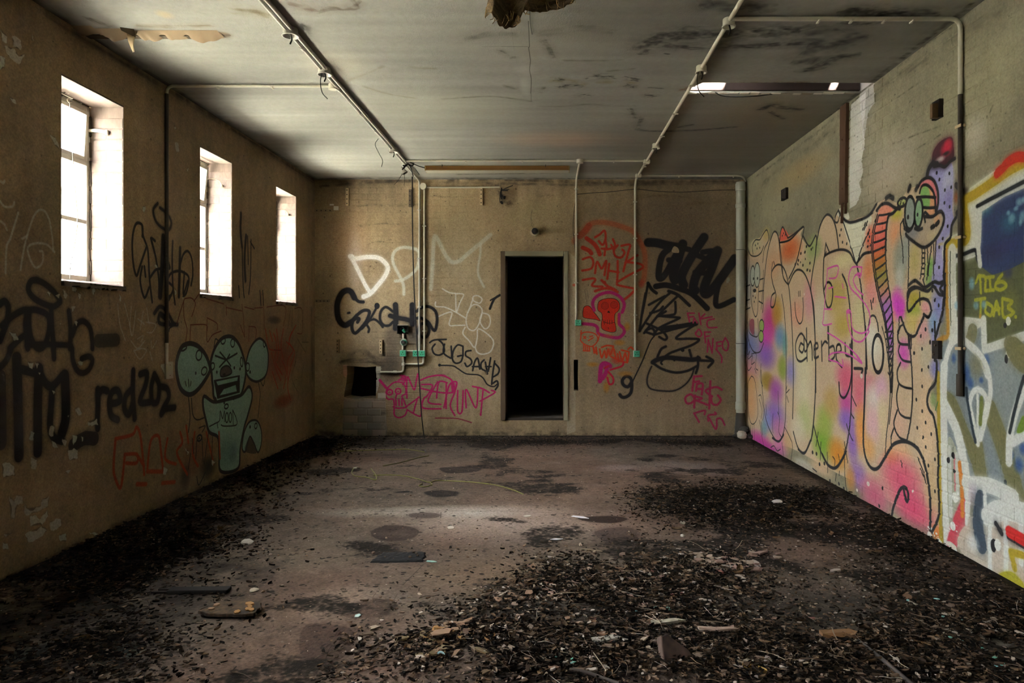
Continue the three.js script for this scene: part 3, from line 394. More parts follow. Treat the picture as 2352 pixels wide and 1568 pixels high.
// first mural: black lines
const L = '#15151b';
ink(L, 0.028, { b: 0.01 }, '350,505 380,452 440,422 490,452 522,530 528,650 510,735', '410,772 480,772 530,732 562,732 582,790 560,880 500,980 430,1042 380,1046 310,1000 250,950 238,930', '265,1392 320,1350 370,1382 410,1412 460,1382 500,1360 540,1372 582,1360 550,1422 582,1472 540,1470 490,1402 440,1442 390,1432 340,1412 282,1442 260,1502', '225,880 262,905 290,880', '320,880 352,892 385,880');
ink(L, 0.024, { b: 0.006 }, '362,560 382,500 430,490 480,542 500,622 505,722', '335,600 420,595 505,602', '395,690 450,695 512,690', '440,762 412,735 400,760 412,820', '215,800 225,860 262,905'); ink(L, 0.04, { b: 0.006 }, '470,872 490,860', '512,845 532,822');
ink(L, 0.014, { b: 0.003 }, '190,842 190,920 210,1050 216,1190', '265,962 266,1200 260,1402 256,1568', '385,1050 386,1200 370,1332', '410,1050 410,1240 400,1342', '432,1050 440,1200 430,1342', '470,1042 450,1200 440,1300', '490,1022 490,1332', '512,992 500,1200', '470,1050 460,1120', '385,1100 410,1100', '385,1145 410,1145', '385,1195 410,1195', '382,1240 410,1240', '380,1290 405,1290', '365,1500 370,1568', '395,1340 412,1395', '190,842 215,800');
ink(L, 0.05, { a: 0.7, b: 0.03 }, '262,540 275,500', '330,530 340,505', '60,610 90,590 125,610'); 
ink(L, 0.024, { b: 0.008 }, '690,780 652,850 640,960 590,1030 586,1200 580,1300 592,1380 586,1568'); sp('#c8b24a', 560, 1020, 40, 20, 0.5);
for (const [x, y] of [[515, 380], [630, 385], [540, 440], [588, 535], [645, 510], [585, 650], [632, 685], [615, 860], [570, 970], [540, 1048], [540, 1230], [500, 1525], [480, 1440]]) oval(L, x, y, 8, 16);
Z(1860, 450, 4.48);
ink(L, 0.026, { b: 0.006 }, '1005,1010 1008,1150 1022,1186 1060,1150 1110,1082 1170,1056 1230,1090 1252,1180 1222,1246 1175,1216', '1175,1240 1130,1342 1090,1430 1045,1442 1000,1402 960,1302 945,1250', '1392,805 1385,1000 1370,1180 1340,1302 1300,1440', '1010,1000 1030,960 1080,935 1130,950');
ink(L, 0.016, { b: 0.003 }, '945,1250 925,1250 920,1330', '960,1325 925,1350 905,1420 930,1510 1020,1525', '1015,1440 1020,1568', '1050,1450 1045,1568', '1135,990 1135,1050');
for (const [x, y] of [[1290, 1070], [1330, 1125], [1195, 1372], [1262, 1380], [1240, 1505], [1145, 1440]]) oval(L, x, y, 9, 22);
Z(1860, 750, 3.136);
ink(L, 0.02, { b: 0.005 }, '655,0 636,60 650,122 722,130', '650,132 640,182 670,240 732,255', '655,260 630,322 640,402 680,435 732,445', '642,410 626,500 642,610 680,650 726,660', '630,602 606,700 642,790 702,820', '606,732 586,800 590,850', '715,62 735,300 740,500 726,680 702,820', '730,60 720,130');
ink(L, 0.034, { b: 0.006 }, '400,302 395,500 386,800 400,930 430,1000 465,1026 500,1010 550,930 600,852 660,826 720,836 780,880 820,960 850,1080 870,1250 870,1462', '580,1400 610,1282 650,1180 685,1156 712,1200 706,1256 690,1232 680,1172');
ink(L, 0.026, { b: 0.006 }, '402,0 405,150 412,300', '900,240 915,262 905,400 862,460 846,540 862,600 890,642 915,760 930,950 926,1100 935,1250 930,1372 882,1480', '900,-30 905,80');
ink(L, 0.014, { b: 0.003 }, '565,330 582,400 570,622 552,800 546,910', '600,330 592,500 572,700', '780,942 820,1040 840,1130', '800,1022 832,1100', '660,965 668,1010', '520,0 545,90 560,200 575,330', '600,0 600,200 590,330'); for (const y of [40, 90, 150, 185, 235, 285]) ink(L, 0.016, { b: 0.003 }, `${540 + y * 0.1},${y} 598,${y - 8}`);
oval('#d8d2b8', 490, 195, 40, 135, { fill: false, line: L, w: 0.03 }); ink(L, 0.03, {}, '320,300 378,305 372,335');
ink(L, 0.014, { b: 0.004 }, '300,490 320,540 335,570', '295,590 300,630 320,660', '265,700 280,750 300,800 312,820', '250,830 262,900 275,980', '60,760 45,860', '80,830 75,960', '125,905 130,1050', '165,935 180,960 178,1000', '205,920 215,960', '20,1020 50,1045', '190,1060 185,1110', '215,1040 212,1070', '250,880 255,1080 270,1210');
for (const [x, y] of [[810, 160], [855, 290], [808, 312], [810, 430], [768, 525], [810, 608], [835, 690], [775, 728], [876, 773], [817, 797], [838, 867], [905, 955], [858, 1000], [905, 1185], [752, 190], [835, 20], [868, 110], [883, 25], [525, 1162], [500, 1290], [145, 1110], [210, 1130], [245, 1165], [20, 905], [48, 915], [70, 990], [105, 985]]) oval(L, x, y, 6, 14);
Z(1680, 400, 3.1357);
ink(L, 0.026, { b: 0.006 }, '632,395 655,332 690,290 728,318 755,400 772,530', '640,362 615,480 602,600 582,720 572,830 592,950 602,1150 606,1400 608,1568', '665,622 672,590 720,560 790,542 850,562 882,620 905,650', '800,722 832,800 850,930 866,1100 870,1300 866,1568', '905,655 930,780 950,950 966,1150 970,1430', '905,640 955,575 1012,560', '665,622 660,752 666,850 690,955 718,940 730,850 716,790 690,780 668,830');
ink(L, 0.03, { b: 0.012 }, '772,262 800,312 850,346 920,332 1000,292 1050,215', '1050,262 1090,216 1132,212 1175,240 1215,250', '1205,235 1165,280 1132,302 1116,400 1112,560'); ink(L, 0.02, { b: 0.005 }, '800,330 850,480 892,630', '1000,400 950,512 905,642', '1012,560 1022,420 1052,290', '1022,570 1032,430 1060,300', '682,560 668,600', '680,500 705,560', '680,495 668,600', '770,260 750,300 745,340 765,345 780,300', '1112,560 1120,700 1140,850 1160,1000 1166,1250 1152,1568', '1012,560 1030,722 1060,880 1102,1050 1130,1250 1146,1568', '1022,560 1042,722 1072,880 1112,1050 1138,1250', '970,350 950,400', '985,340 960,400', '1005,910 1012,970', '1025,895 1020,920', '985,1120 1000,1032 1030,1020 1050,1062 1060,1130');
{ // rungs of the striped neck
  const line = (l, y) => { for (let i = 1; i < l.length; i++) if (y <= l[i][1]) return l[i - 1][0] + (l[i][0] - l[i - 1][0]) * (y - l[i - 1][1]) / (l[i][1] - l[i - 1][1]); return l[l.length - 1][0]; };
  const lo = [[1085, 240], [1060, 300], [1032, 430], [1022, 570], [1042, 722], [1072, 880], [1112, 1050], [1138, 1250], [1148, 1568]], hi = [[1150, 240], [1132, 302], [1116, 400], [1112, 560], [1120, 700], [1140, 850], [1160, 1000], [1166, 1250], [1152, 1568]];
  for (let i = 0; i < 21; i++) { const y = 290 + i * 62, k = 6 + 30 * Math.min(1, i / 8), a = line(lo, y + k), b = line(hi, y - k); ink(L, 0.02, { b: 0.004 }, `${a},${y + k} ${(a + b) / 2},${y + 3} ${b},${y - k}`); }
}
for (const [x, y] of [[780, 440], [800, 490], [830, 500], [790, 400], [1000, 450], [985, 520], [1005, 510], [990, 480], [530, 560], [482, 620], [515, 655], [565, 640], [460, 650], [545, 690], [565, 695], [500, 570], [540, 520], [575, 540]]) oval(L, x, y, 5, 11);
// letters and cat at the far end
Z(1700, 480, 2.7034);
ink(L, 0.024, { b: 0.006 }, '140,640 150,442 170,270 200,160 220,140 238,180 250,300 268,422 300,470', '245,208 310,190 392,110 380,200 345,340 302,432', '245,205 252,140 266,112 290,165 305,175 390,112', '215,520 196,540 190,602 210,602 222,532 202,460 196,392 230,346 270,366 300,470 320,700 330,1000 326,1300', '300,470 330,402 360,376 400,402 436,500 456,650 468,900 468,1100 456,1330 440,1430 400,1510 360,1482 330,1382', '390,165 430,230 470,165 475,220');
ink(L, 0.018, { b: 0.005 }, '258,530 275,650 285,850 285,1100 276,1350 240,1440 200,1402 160,1302 140,1150 130,1000', '362,512 362,540', '372,510 372,540', '340,580 346,660 366,710 386,690 392,612 390,552', '200,330 195,385', '208,325 215,350', '240,180 252,260 265,400', '50,240 56,332 46,432 36,602', '50,250 66,286 100,292 130,270 146,230', '80,280 76,230 95,192 122,190 140,160 166,130 176,190 150,250 140,332', '145,380 140,500 130,622', '66,480 70,580 90,662 106,650 112,560 116,480', '35,570 60,560', '36,480 62,470', '38,622 62,612', '116,440 146,430', '115,512 146,505', '116,572 140,586', '60,680 56,760 86,790 112,780 110,682', '50,700 50,800 80,880 122,886 146,830', '85,690 88,790');
oval('#b9c4b4', 78, 415, 14, 62, { line: L, w: 0.016 }); oval('#b9c4b4', 105, 410, 17, 76, { line: L, w: 0.016 }); oval(L, 83, 432, 4, 9); oval(L, 108, 430, 4, 9); oval(L, 90, 506, 10, 11); oval('#9ab25c', 133, 725, 15, 38, { line: L, w: 0.014 }); oval('#9ab25c', 130, 790, 15, 36, { line: L, w: 0.014 }); area('#8c3c50', { a: 0.85 }, '62,690 60,750 84,780 86,690');
for (const [x, y] of [[95, 225], [110, 215], [105, 245], [122, 240], [80, 540], [95, 550], [88, 575], [270, 150], [280, 160], [262, 165], [375, 330], [355, 340], [400, 270], [405, 310], [390, 350], [420, 375], [432, 380], [450, 240], [360, 345]]) oval(L, x, y, 2.5, 7);
ink(L, 0.013, { b: 0.003 }, '40,800 46,900 60,880 50,930 76,910 70,962 90,950', '55,810 60,860', '70,900 100,900 95,980 110,1000', '35,940 50,1000 70,980', '90,990 100,1020', '70,1036 50,1082 46,1180 60,1310 86,1332 110,1270 100,1120 86,1052 70,1036', '115,1160 130,1160 145,1260 140,1310', '120,1180 135,1250 130,1300', '65,1340 68,1440', '75,1340 78,1420', '85,1330 90,1440', '120,1310 150,1480 200,1520', '130,1320 140,1400', '130,960 125,1050 140,1100', '160,1215 165,1280', '205,1270 200,1340 205,1390', '235,1130 240,1270', '232,1260 245,1300 240,1380 260,1420', '290,1100 285,1140 305,1120', '290,1160 300,1200', '275,1350 310,1420 325,1470 315,1560', '260,1450 270,1540', '190,1480 210,1470 230,1500 250,1490');
ink(L, 0.03, { b: 0.006 }, '200,1420 240,1442 270,1400', '360,1490 400,1515 435,1440');
// name written across the letters
ink('#1a1920', 0.026, { b: 0.008 }, '420,842 380,772 346,830 350,920 376,946 412,922', '376,832 366,870 386,890 396,850 378,832', '396,800 400,880 416,872', '412,740 416,942', '416,862 436,822 446,862 448,936', '460,872 482,860 478,832 460,850 462,922 486,915', '505,822 508,942', '507,852 526,822 542,832', '548,732 552,942', '552,862 580,852 586,912 560,942', '598,892 626,880 620,842 600,852 598,932 632,980', '652,832 656,902 682,912', '692,820 692,1000'); 
Z(1860, 750, 3.136); ink('#1a1920', 0.026, { b: 0.008 }, '290,130 302,300 290,420 265,492 240,512 216,482 210,402'); ink(L, 0.022, { b: 0.008 }, '130,0 130,90', '300,130 305,300 300,500 290,700 262,880 230,960 180,1015 130,990 80,900 40,760 25,700', '25,700 38,500 42,250', '25,700 10,820'); ink(L, 0.034, {}, '262,900 220,980 180,1018 130,995 90,920');
// pink letters sprayed over
Z(1680, 400, 3.1357);
ink('#d94fb4', 0.018, { a: 0.85 }, '692,680 766,660 755,740 702,750', '692,680 666,1000 660,1082 722,1076', '745,880 826,890', '700,822 732,812', '670,970 722,972', '800,790 805,820', '942,670 870,672 845,750 862,822 920,882 980,960 1000,1050 972,1130 920,1142 870,1102 860,990 832,990 846,1100 880,1190 940,1202 992,1130', '942,670 930,742 900,722 880,762 902,822 950,870', '690,1140 760,1182 870,1270 940,1360 870,1312 800,1282 720,1292 702,1332 760,1352 802,1382 800,1332'); ink('#d94fb4', 0.03, { a: 0.9 }, '832,990 850,995', '905,1310 935,1355', '910,715 930,720');
// second mural: fields
Z(2120, 350, 3.0737);
area('#7f8c90', { p: 1 }, '150,1270 713,1170 713,1900 713,2700 350,2400 180,2200 100,1700'); area('#8b9692', { p: 1, a: 0.6, b: 0.1 }, '500,1400 713,1350 713,2000 520,2000');
area('#565c3a', { p: 1 }, '210,740 370,690 410,800 600,790 713,740 713,1290 440,1390 428,1180 215,1172'); mist('#7a7c3e', 620, 1080, 90, 150, 0.6); mist('#3d4436', 300, 1000, 80, 150, 0.5); mist('#4a5a5a', 250, 1090, 50, 80, 0.6);
Z(2020, 300, 3.9194);
area('#293a66', { p: 1 }, '870,682 1301,455 1301,1180 1200,1235 1020,1300 915,1222 890,900'); mist('#2e6a80', 960, 720, 90, 80, 0.7); mist('#2f6f86', 1180, 820, 130, 130, 0.7); mist('#24264e', 1020, 1100, 140, 130, 0.7); mist('#262a5a', 1160, 1280, 50, 70, 0.7); mist('#323070', 1150, 1040, 160, 80, 0.4);
for (const [x, y, a, b] of [[1190, 790, 42, 62], [1260, 640, 45, 50], [1290, 770, 40, 70], [1160, 740, 24, 30], [1270, 820, 22, 50], [1230, 700, 30, 30], [1295, 620, 18, 40]]) mist('#86bccf', x, y, a, b, 0.85);
// its bands
ink('#d3d8ce', 0.2, { b: 0.03, p: 1 }, '1330,350 1100,460 960,560 840,640 835,900 830,1010 640,1080'); ink('#d3d8ce', 0.08, { b: 0.02 }, '650,1070 655,1300 660,1568');
area('#d3d8ce', { b: 0.02, p: 1 }, '800,640 870,680 890,900 918,1220 900,1230 860,1080 800,1090 700,1110 690,1020 800,1000');
ink('#b3981a', 0.065, { b: 0.03 }, '1301,285 1180,350 1080,420 960,505 830,590 770,620 765,700 785,820 790,960 740,1000 620,1022'); ink('#c2260f', 0.06, { b: 0.03 }, '1301,238 1235,240 1160,285 1110,340 1060,385'); mist('#8a3a10', 690, 600, 30, 80, 0.7); mist('#2a2018', 770, 545, 45, 45, 0.8); ink('#1d1b1c', 0.05, { b: 0.04 }, '700,740 730,720', '690,490 740,540');
ink('#1c2226', 0.03, { b: 0.01 }, '650,1135 760,1110 862,1075 880,1150 905,1210', '880,680 1050,590 1301,460');
ink('#b08a3a', 0.02, { a: 0.8 }, '605,1080 608,1568');
Z(2120, 350, 3.0737);
ink('#d3d8ce', 0.05, { b: 0.01 }, '375,560 390,680 405,795'); ink('#d3d8ce', 0.09, { b: 0.02 }, '205,690 208,900 212,1180 205,1300'); ink('#4c5448', 0.012, {}, '195,700 192,900 198,1220'); ink('#b8862e', 0.04, { b: 0.02 }, '165,690 168,1000 178,1270 140,1310 105,1330');
ink('#a8a828', 0.026, { b: 0.008 }, '372,920 400,870 410,990', '400,872 440,880 440,962', '470,882 480,970', '450,882 500,876', '440,976 502,970', '560,862 530,900 512,950 550,970 590,940 562,912 520,920', '370,1042 440,1030', '410,1042 405,1150', '450,1062 440,1120 480,1150 490,1092 452,1062', '500,1150 520,1052 540,1140', '505,1110 540,1105', '560,1032 570,1160 640,1130 600,1092 630,1052 562,1032'); ink('#b08a2a', 0.025, {}, '405,1150 402,1215'); oval('#a8a828', 655, 1160, 10, 14);
for (const [x, y] of [[345, 940], [240, 1080], [430, 1075], [375, 1080], [345, 910]]) mist('#7fb2cc', x, y, 26, 40, 0.8);
area('#d3d8ce', { b: 0.015 }, '215,1172 428,1180 402,1232 335,1265 290,1315 225,1310'); ink('#d3d8ce', 0.055, { b: 0.015, p: 1 }, '428,1180 434,1390 713,1295');
ink('#74734e', 0.1, { b: 0.05, a: 0.8 }, '330,1330 345,1290 350,1260', '610,1350 660,1450 713,1500'); ink('#d9ded6', 0.055, { b: 0.015 }, '145,1568 165,1450 205,1345 262,1318 340,1370 410,1450 455,1568'); 
oval('#e2e4da', 603, 1190, 18, 32); oval(L, 580, 1220, 12, 20); oval('#e2e4da', 605, 1422, 22, 30); oval(L, 588, 1458, 12, 32);
Z(2120, 800, 2.6133);
ink('#74734a', 0.1, { b: 0.03, a: 0.9 }, '130,292 180,332 240,480 300,622 352,790', '330,572 362,800'); ink('#74734a', 0.14, { b: 0.03, a: 0.9 }, '400,370 470,560 530,750 582,940', '545,0 606,60'); mist('#7a7850', 320, 100, 60, 110, 0.7);
for (const [x, y, a, b] of [[262, 150, 30, 80], [285, 210, 26, 50], [380, 75, 26, 55], [350, 190, 18, 26], [185, 60, 18, 40], [575, 700, 36, 60], [530, 640, 22, 40], [600, 600, 30, 50]]) mist('#2f528f', x, y, a, b, 0.95);
ink('#d9ded6', 0.05, { b: 0.015 }, '330,572 300,430 282,332 302,262 340,248 380,302 372,400 340,540', '300,-10 360,60 395,150 405,260 385,380 345,540'); ink('#d9ded6', 0.03, {}, '328,280 330,520'); ink('#74803a', 0.04, {}, '352,300 345,450'); ink('#1d3040', 0.03, {}, '265,300 290,440 315,560', '262,240 266,300');
ink('#d9ded6', 0.06, { b: 0.015 }, '606,252 560,362 522,520 516,680', '606,520 540,560'); area('#6f8f2a', { b: 0.01 }, '565,502 590,422 606,410 606,490'); ink('#18242a', 0.03, {}, '606,170 560,332 520,502', '497,800 497,838');
ink('#d9ded6', 0.085, { b: 0.02 }, '128,110 122,300 130,600 138,900 146,1170'); ink('#ae9428', 0.045, {}, '92,150 98,600 106,1000 114,1232'); mist('#8aa868', 62, 310, 26, 60, 0.9); ink('#4a7a3a', 0.012, {}, '75,370 90,320');
ink('#d9ded6', 0.09, { b: 0.02 }, '130,335 200,482 240,642 262,800 255,1000 205,1150'); area('#a9ae96', { a: 0.9 }, '150,560 200,600 230,760 235,950 160,1050'); ink('#c8ccc2', 0.05, {}, '160,600 170,1000', '205,640 210,900'); area('#cf4454', { b: 0.02 }, '148,1160 190,1010 250,900 252,1080 205,1185 160,1195'); ink('#d8802a', 0.045, { b: 0.01 }, '222,690 236,850 238,1000'); ink('#c87a7a', 0.02, {}, '190,640 195,850');
oval(L, 155, 670, 10, 18); oval(L, 183, 642, 10, 20); oval(L, 188, 736, 8, 12);
for (const [x, y, a] of [[195, 895, 18], [182, 1066, 16], [95, 1162, 14], [180, 1215, 24], [38, 1118, 12], [60, 1100, 8]]) { oval('#e6e8e0', x, y, a, a * 1.7); for (let i = 0; i < 7; i++) oval('#e6e8e0', x + rr(-26, 26), y + rr(-40, 40), rr(2, 6), rr(2, 8)); }
ink('#d9ded6', 0.1, { b: 0.03 }, '262,812 400,822 545,892'); mist('#b8a8b8', 300, 880, 50, 90, 0.7); area('#c3b7a4', { b: 0.05 }, '215,1190 260,1050 330,1000 606,980 606,1480 400,1430'); ink('#3a4858', 0.11, { b: 0.05, a: 0.9 }, '350,900 332,1050 352,1180'); mist('#dfe3dd', 300, 1170, 45, 70, 0.9); ink('#d9ded6', 0.04, { b: 0.02 }, '265,830 262,1050', '370,840 380,1000');
ink('#d9ded6', 0.13, { b: 0.03 }, '390,1010 450,975 530,970 606,990'); ink('#d9ded6', 0.05, { b: 0.02 }, '402,1000 402,1330', '500,1000 500,1350', '590,1000 590,1290'); oval(L, 425, 1182, 16, 40); oval('#e6e8e0', 450, 1178, 19, 36); ink(L, 0.04, { b: 0.03 }, '440,1050 475,1110', '515,1130 606,1185'); ink('#cf1f1f', 0.07, { b: 0.01 }, '520,1100 606,1150'); area('#aaa222', { b: 0.02 }, '455,1372 530,1340 606,1420 606,1520'); ink('#b09a20', 0.05, {}, '530,1222 552,1320', '530,1222 600,1240');
Z(2020, 300, 3.9194); ink(L, 0.026, { b: 0.008 }, '690,780 652,850 640,960 590,1030 586,1200 580,1300 592,1380 586,1568');
Z(1860, 450, 4.48); ink(L, 0.026, { b: 0.006 }, '1392,805 1385,1000 1370,1180 1340,1302 1300,1440');
Z(1860, 750, 3.136); ink(L, 0.026, { b: 0.006 }, '900,240 915,262 905,400 862,460 846,540 862,600 890,642 915,760 930,950 926,1100 935,1250 930,1372 882,1480', '900,-30 905,80 905,230');
// chips and scratches
Z(1680, 400, 3.1357);
for (const [x, y, a, b] of [[20, 1420, 8, 12], [425, 1075, 8, 12], [340, 1180, 5, 12], [1310, 1080, 5, 16], [305, 1180, 6, 20]]) oval('#ddd8c8', x * 0.4, y * 0.8, a * 0.6, b * 0.6);
Z(1680, 800, 2.6128); for (const [x, y, a, b] of [[822, 812, 9, 14], [1110, 1102, 10, 16], [1030, 1062, 18, 9], [1090, 856, 5, 10], [905, 995, 6, 10], [930, 1000, 5, 10], [755, 850, 5, 10], [780, 165, 8, 15], [1320, 1180, 28, 20]]) oval('#dcd6c8', x, y, a, b);
stain('#8a6a5a', 0.05, { a: 0.5, cell: 0.012, rough: 0.42, seed: 17 }, '100,540 400,690 700,890 1000,1060 1300,1230'); stain('#b9b2a0', 0.05, { a: 0.7, cell: 0.015, rough: 0.45, seed: 27 }, '330,690 480,760 620,830', '1250,1200 1400,1300 1600,1420');
mottle(0.006, 205, 255, 'multiply', 0.65); mottle(0.012, 118, 150, 'overlay', 0.4);
// ---------------------------------------------------------------- where the litter lies
const PILES = [['0,1332 200,1240 400,1149 600,1057 720,1003 770,1012 640,1100 540,1190 470,1300 400,1400 330,1480 290,1568 0,1568', 0.016], ['930,1490 1000,1410 1120,1370 1300,1310 1480,1285 1640,1310 1750,1400 1900,1450 2080,1420 2352,1420 2352,1568 900,1568', 0.018], ['1490,1140 1600,1120 1750,1110 1900,1140 2060,1210 2352,1390 2352,1430 2150,1330 1980,1250 1800,1215 1600,1210 1520,1180', 0.012], ['725,1004 1000,1005 1400,1006 1700,1007 1720,1030 1400,1022 1000,1026 700,1035', 0.012]]
  .map(([s, h]) => ({ h, poly: s.split(' ').map((q) => { const [a, b] = q.split(',').map(Number), p = onFloor(a, b); return [p[0], p[2]]; }) }));
const inside = (x, z, poly) => { let c = false; for (let i = 0, j = poly.length - 1; i < poly.length; j = i++) { const [a, b] = poly[i], [d, e] = poly[j]; if (b > z !== e > z && x < ((d - a) * (z - b)) / (e - b) + a) c = !c; } return c; };
const edgeDist = (x, z, poly) => { let m = 9; for (let i = 0, j = poly.length - 1; i < poly.length; j = i++) { const [a, b] = poly[i], [d, e] = poly[j], t = clamp(((x - a) * (d - a) + (z - b) * (e - b)) / ((d - a) ** 2 + (e - b) ** 2)); m = Math.min(m, Math.hypot(x - a - t * (d - a), z - b - t * (e - b))); } return m; };
const pile = (x, z) => { let m = 0; for (const { poly, h } of PILES) { const e = edgeDist(x, z, poly); if (inside(x, z, poly)) m = Math.max(m, h * clamp(e / 0.4)); } return m; };
const litterBox = (q) => [Math.min(...q.map((p) => p[0])), Math.max(...q.map((p) => p[0])), Math.min(...q.map((p) => p[1])), Math.max(...q.map((p) => p[1]))];
for (const p of PILES) p.box = litterBox(p.poly);
const smooth = (a, b, x) => { const t = clamp((x - a) / (b - a)); return t * t * (3 - 2 * t); };
function litterDensity(x, z, k) {                                   // how thickly the floor is covered by heap k at this place
  const { poly, box: b } = PILES[k]; if (x < b[0] - 0.5 || x > b[1] + 0.5 || z < b[2] - 0.5 || z > b[3] + 0.5) return 0;
  const e = edgeDist(x, z, poly), n = smooth(0.34, 0.6, fbm(x * 2.1 + k * 9, z * 2.1, 4));
  return inside(x, z, poly) ? (0.15 + 0.85 * n) * clamp(0.3 + e / 0.4) : 0.3 * Math.exp(-e / 0.14) * (0.2 + n);
}
// ---------------------------------------------------------------- ceiling and floor paint
const ceil = S = surface(BACKW, DEPTH - 3.2, 330, (px, py) => { const p = onCeil(px, py); return [p[0] - LEFT, -p[2] - 3.2]; });     // top edge of the canvas is the near edge
ground('#b2b1a4');
mottle(1.2, 205, 255, 'multiply', 0.7, 2); mottle(0.35, 218, 255, 'multiply', 0.8, 3); mottle(0.09, 228, 255, 'multiply', 0.7, 5); mottle(0.05, 222, 255, 'multiply', 0.5, 30); mottle(0.02, 235, 255, 'multiply', 0.6);
Z(0, 0, 1);
mist('#cf9a78', 1290, 320, 180, 22, 0.35); mist('#a8a890', 1000, 250, 240, 50, 0.35); mist('#b59a70', 1750, 260, 160, 40, 0.4); mist('#5f5848', 1650, 330, 330, 75, 0.75); mist('#6b6350', 1850, 250, 200, 60, 0.5); mist('#6a6656', 1500, 60, 260, 60, 0.35); mist('#75705f', 2000, 90, 200, 80, 0.45); mist('#8f8b7a', 1250, 90, 300, 60, 0.4); mist('#605a4c', 1550, 385, 250, 22, 0.55);  // grime, with light falloff painted in towards the far right
stain('#1f1d1a', 0.16, { a: 0.4, b: 0.2, cell: 0.05, rough: 0.15 }, '60,0 196,86 371,196 500,275 627,355 720,412'); stain('#26231e', 0.1, { a: 0.5, cell: 0.03, rough: 0.25 }, '740,411 900,409 1200,410 1500,409 1705,408'); stain('#2b261c', 0.05, { a: 0.5, cell: 0.015, rough: 0.35 }, '1050,400 1200,398 1300,396');  // along the left wall: soot and shade painted into the ceiling edge
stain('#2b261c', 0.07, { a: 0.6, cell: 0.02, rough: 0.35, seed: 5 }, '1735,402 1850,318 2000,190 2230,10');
Z(1440, 0, 3.7333);
const MO = '#14120f';
stain(MO, 0.17, { a: 0.6, cell: 0.02, rough: 0.33 }, '100,430 190,360 330,310 480,300 600,285'); stain(MO, 0.16, { a: 0.6, cell: 0.02, rough: 0.3, seed: 8 }, '500,275 700,280 900,285 1200,275 1400,270 1500,265'); stain(MO, 0.09, { a: 0.75, cell: 0.02, rough: 0.26, seed: 11 }, '350,390 500,402 700,405 900,402 1100,400 1300,380 1600,370');
stain(MO, 0.22, { a: 0.6, cell: 0.03, rough: 0.32, seed: 14 }, '1600,300 1750,290 1900,310 1960,350', '1500,560 1620,450 1720,360 1850,340'); stain(MO, 0.1, { a: 0.7, cell: 0.02, rough: 0.3, seed: 16 }, '1500,600 1650,570 1800,495 1960,475'); stain(MO, 0.14, { a: 0.55, cell: 0.03, rough: 0.3, seed: 19 }, '640,20 780,50 900,60', '1050,60 1180,75'); stain(MO, 0.12, { a: 0.75, cell: 0.02, rough: 0.28, seed: 22 }, '1880,90 2000,105 2240,110', '2200,110 2600,120'); stain(MO, 0.06, { a: 0.7, cell: 0.015, rough: 0.3, seed: 25 }, '1840,188 2000,195 2140,188');
stain(MO, 0.09, { a: 0.7, cell: 0.02, rough: 0.3, seed: 28 }, '1150,935 1240,900 1330,915 1480,935'); stain(MO, 0.05, { a: 0.6, cell: 0.02, rough: 0.3, seed: 30 }, '1230,960 1340,1020'); stain(MO, 0.055, { a: 0.7, cell: 0.02, rough: 0.25, seed: 31 }, '80,1112 300,1122 600,1118 940,1085', '440,1090 560,1070'); stain('#3a352c', 0.06, { a: 0.6, cell: 0.02, rough: 0.3 }, '95,1100 130,1000', '20,930 60,1020'); stain(MO, 0.02, { a: 0.7, cell: 0.01, rough: 0.3 }, '320,460 360,465', '160,815 220,820', '180,750 310,760'); stain('#5a3a20', 0.05, { a: 0.6, cell: 0.01, rough: 0.3 }, '460,775 600,740 900,722 1600,705');
Z(1000, 0, 3.734);
stain(MO, 0.075, { a: 1.3, cell: 0.01, rough: 0.42, seed: 41 }, '1310,668 1420,655 1520,665', '1640,665 1730,690', '1060,745 1140,735 1230,745', '1030,690 1090,680', '1640,730 1720,745', '1800,815 1867,825', '1240,822 1290,820'); stain('#6d6238', 0.1, { a: 0.4, cell: 0.03, rough: 0.4, seed: 43 }, '1250,720 1500,700 1750,720', '1030,680 1200,700');
ink('#2b2720', 0.006, { a: 0.85, b: 0 }, '798,180 806,390 800,410 815,520 808,600 822,680 818,800', '565,400 790,400'); ink('#2b2720', 0.004, { a: 0.6, b: 0 }, '400,402 565,400', '820,800 822,870'); stain('#332e26', 0.05, { a: 0.6, cell: 0.02, rough: 0.25 }, '540,430 640,470 665,500', '920,350 980,420 1010,490'); stain('#38342a', 0.035, { a: 0.28, cell: 0.03, rough: 0.3, seed: 3 }, '60,850 450,826 700,852 820,868', '890,910 1100,912 1300,895 1500,905 1720,908', '1100,520 1400,520 1600,510', '1480,610 1700,590'); stain('#3b352c', 0.12, { a: 0.4, cell: 0.04, rough: 0.35, seed: 4 }, '270,340 450,300 640,285', '940,290 1200,250 1500,260'); mist('#d6dacd', 770, 740, 60, 90, 0.25); mist('#dcd6cc', 770, 600, 120, 60, 0.2); stain('#453f33', 0.05, { a: 0.5, cell: 0.02, rough: 0.3 }, '600,740 690,760', '890,790 935,750');
Z(500, 0, 3.734);
stain('#5b5230', 0.1, { a: 0.5, cell: 0.03, rough: 0.25 }, '160,90 300,112 450,132'); stain('#50392a', 0.1, { a: 0.6, cell: 0.03, rough: 0.25 }, '680,35 760,65 830,80'); stain('#4a3c2c', 0.06, { a: 0.6, cell: 0.03, rough: 0.25 }, '880,100 1000,75 1100,85 1200,70 1190,10'); stain('#5a5038', 0.04, { a: 0.25, cell: 0.03, rough: 0.3 }, '1100,700 1300,620 1430,565', '1250,742 1450,802 1700,842', '1550,560 1700,580 1867,590'); mist('#d8cba8', 1000, 560, 400, 160, 0.2);
Z(0, 0, 3.92);
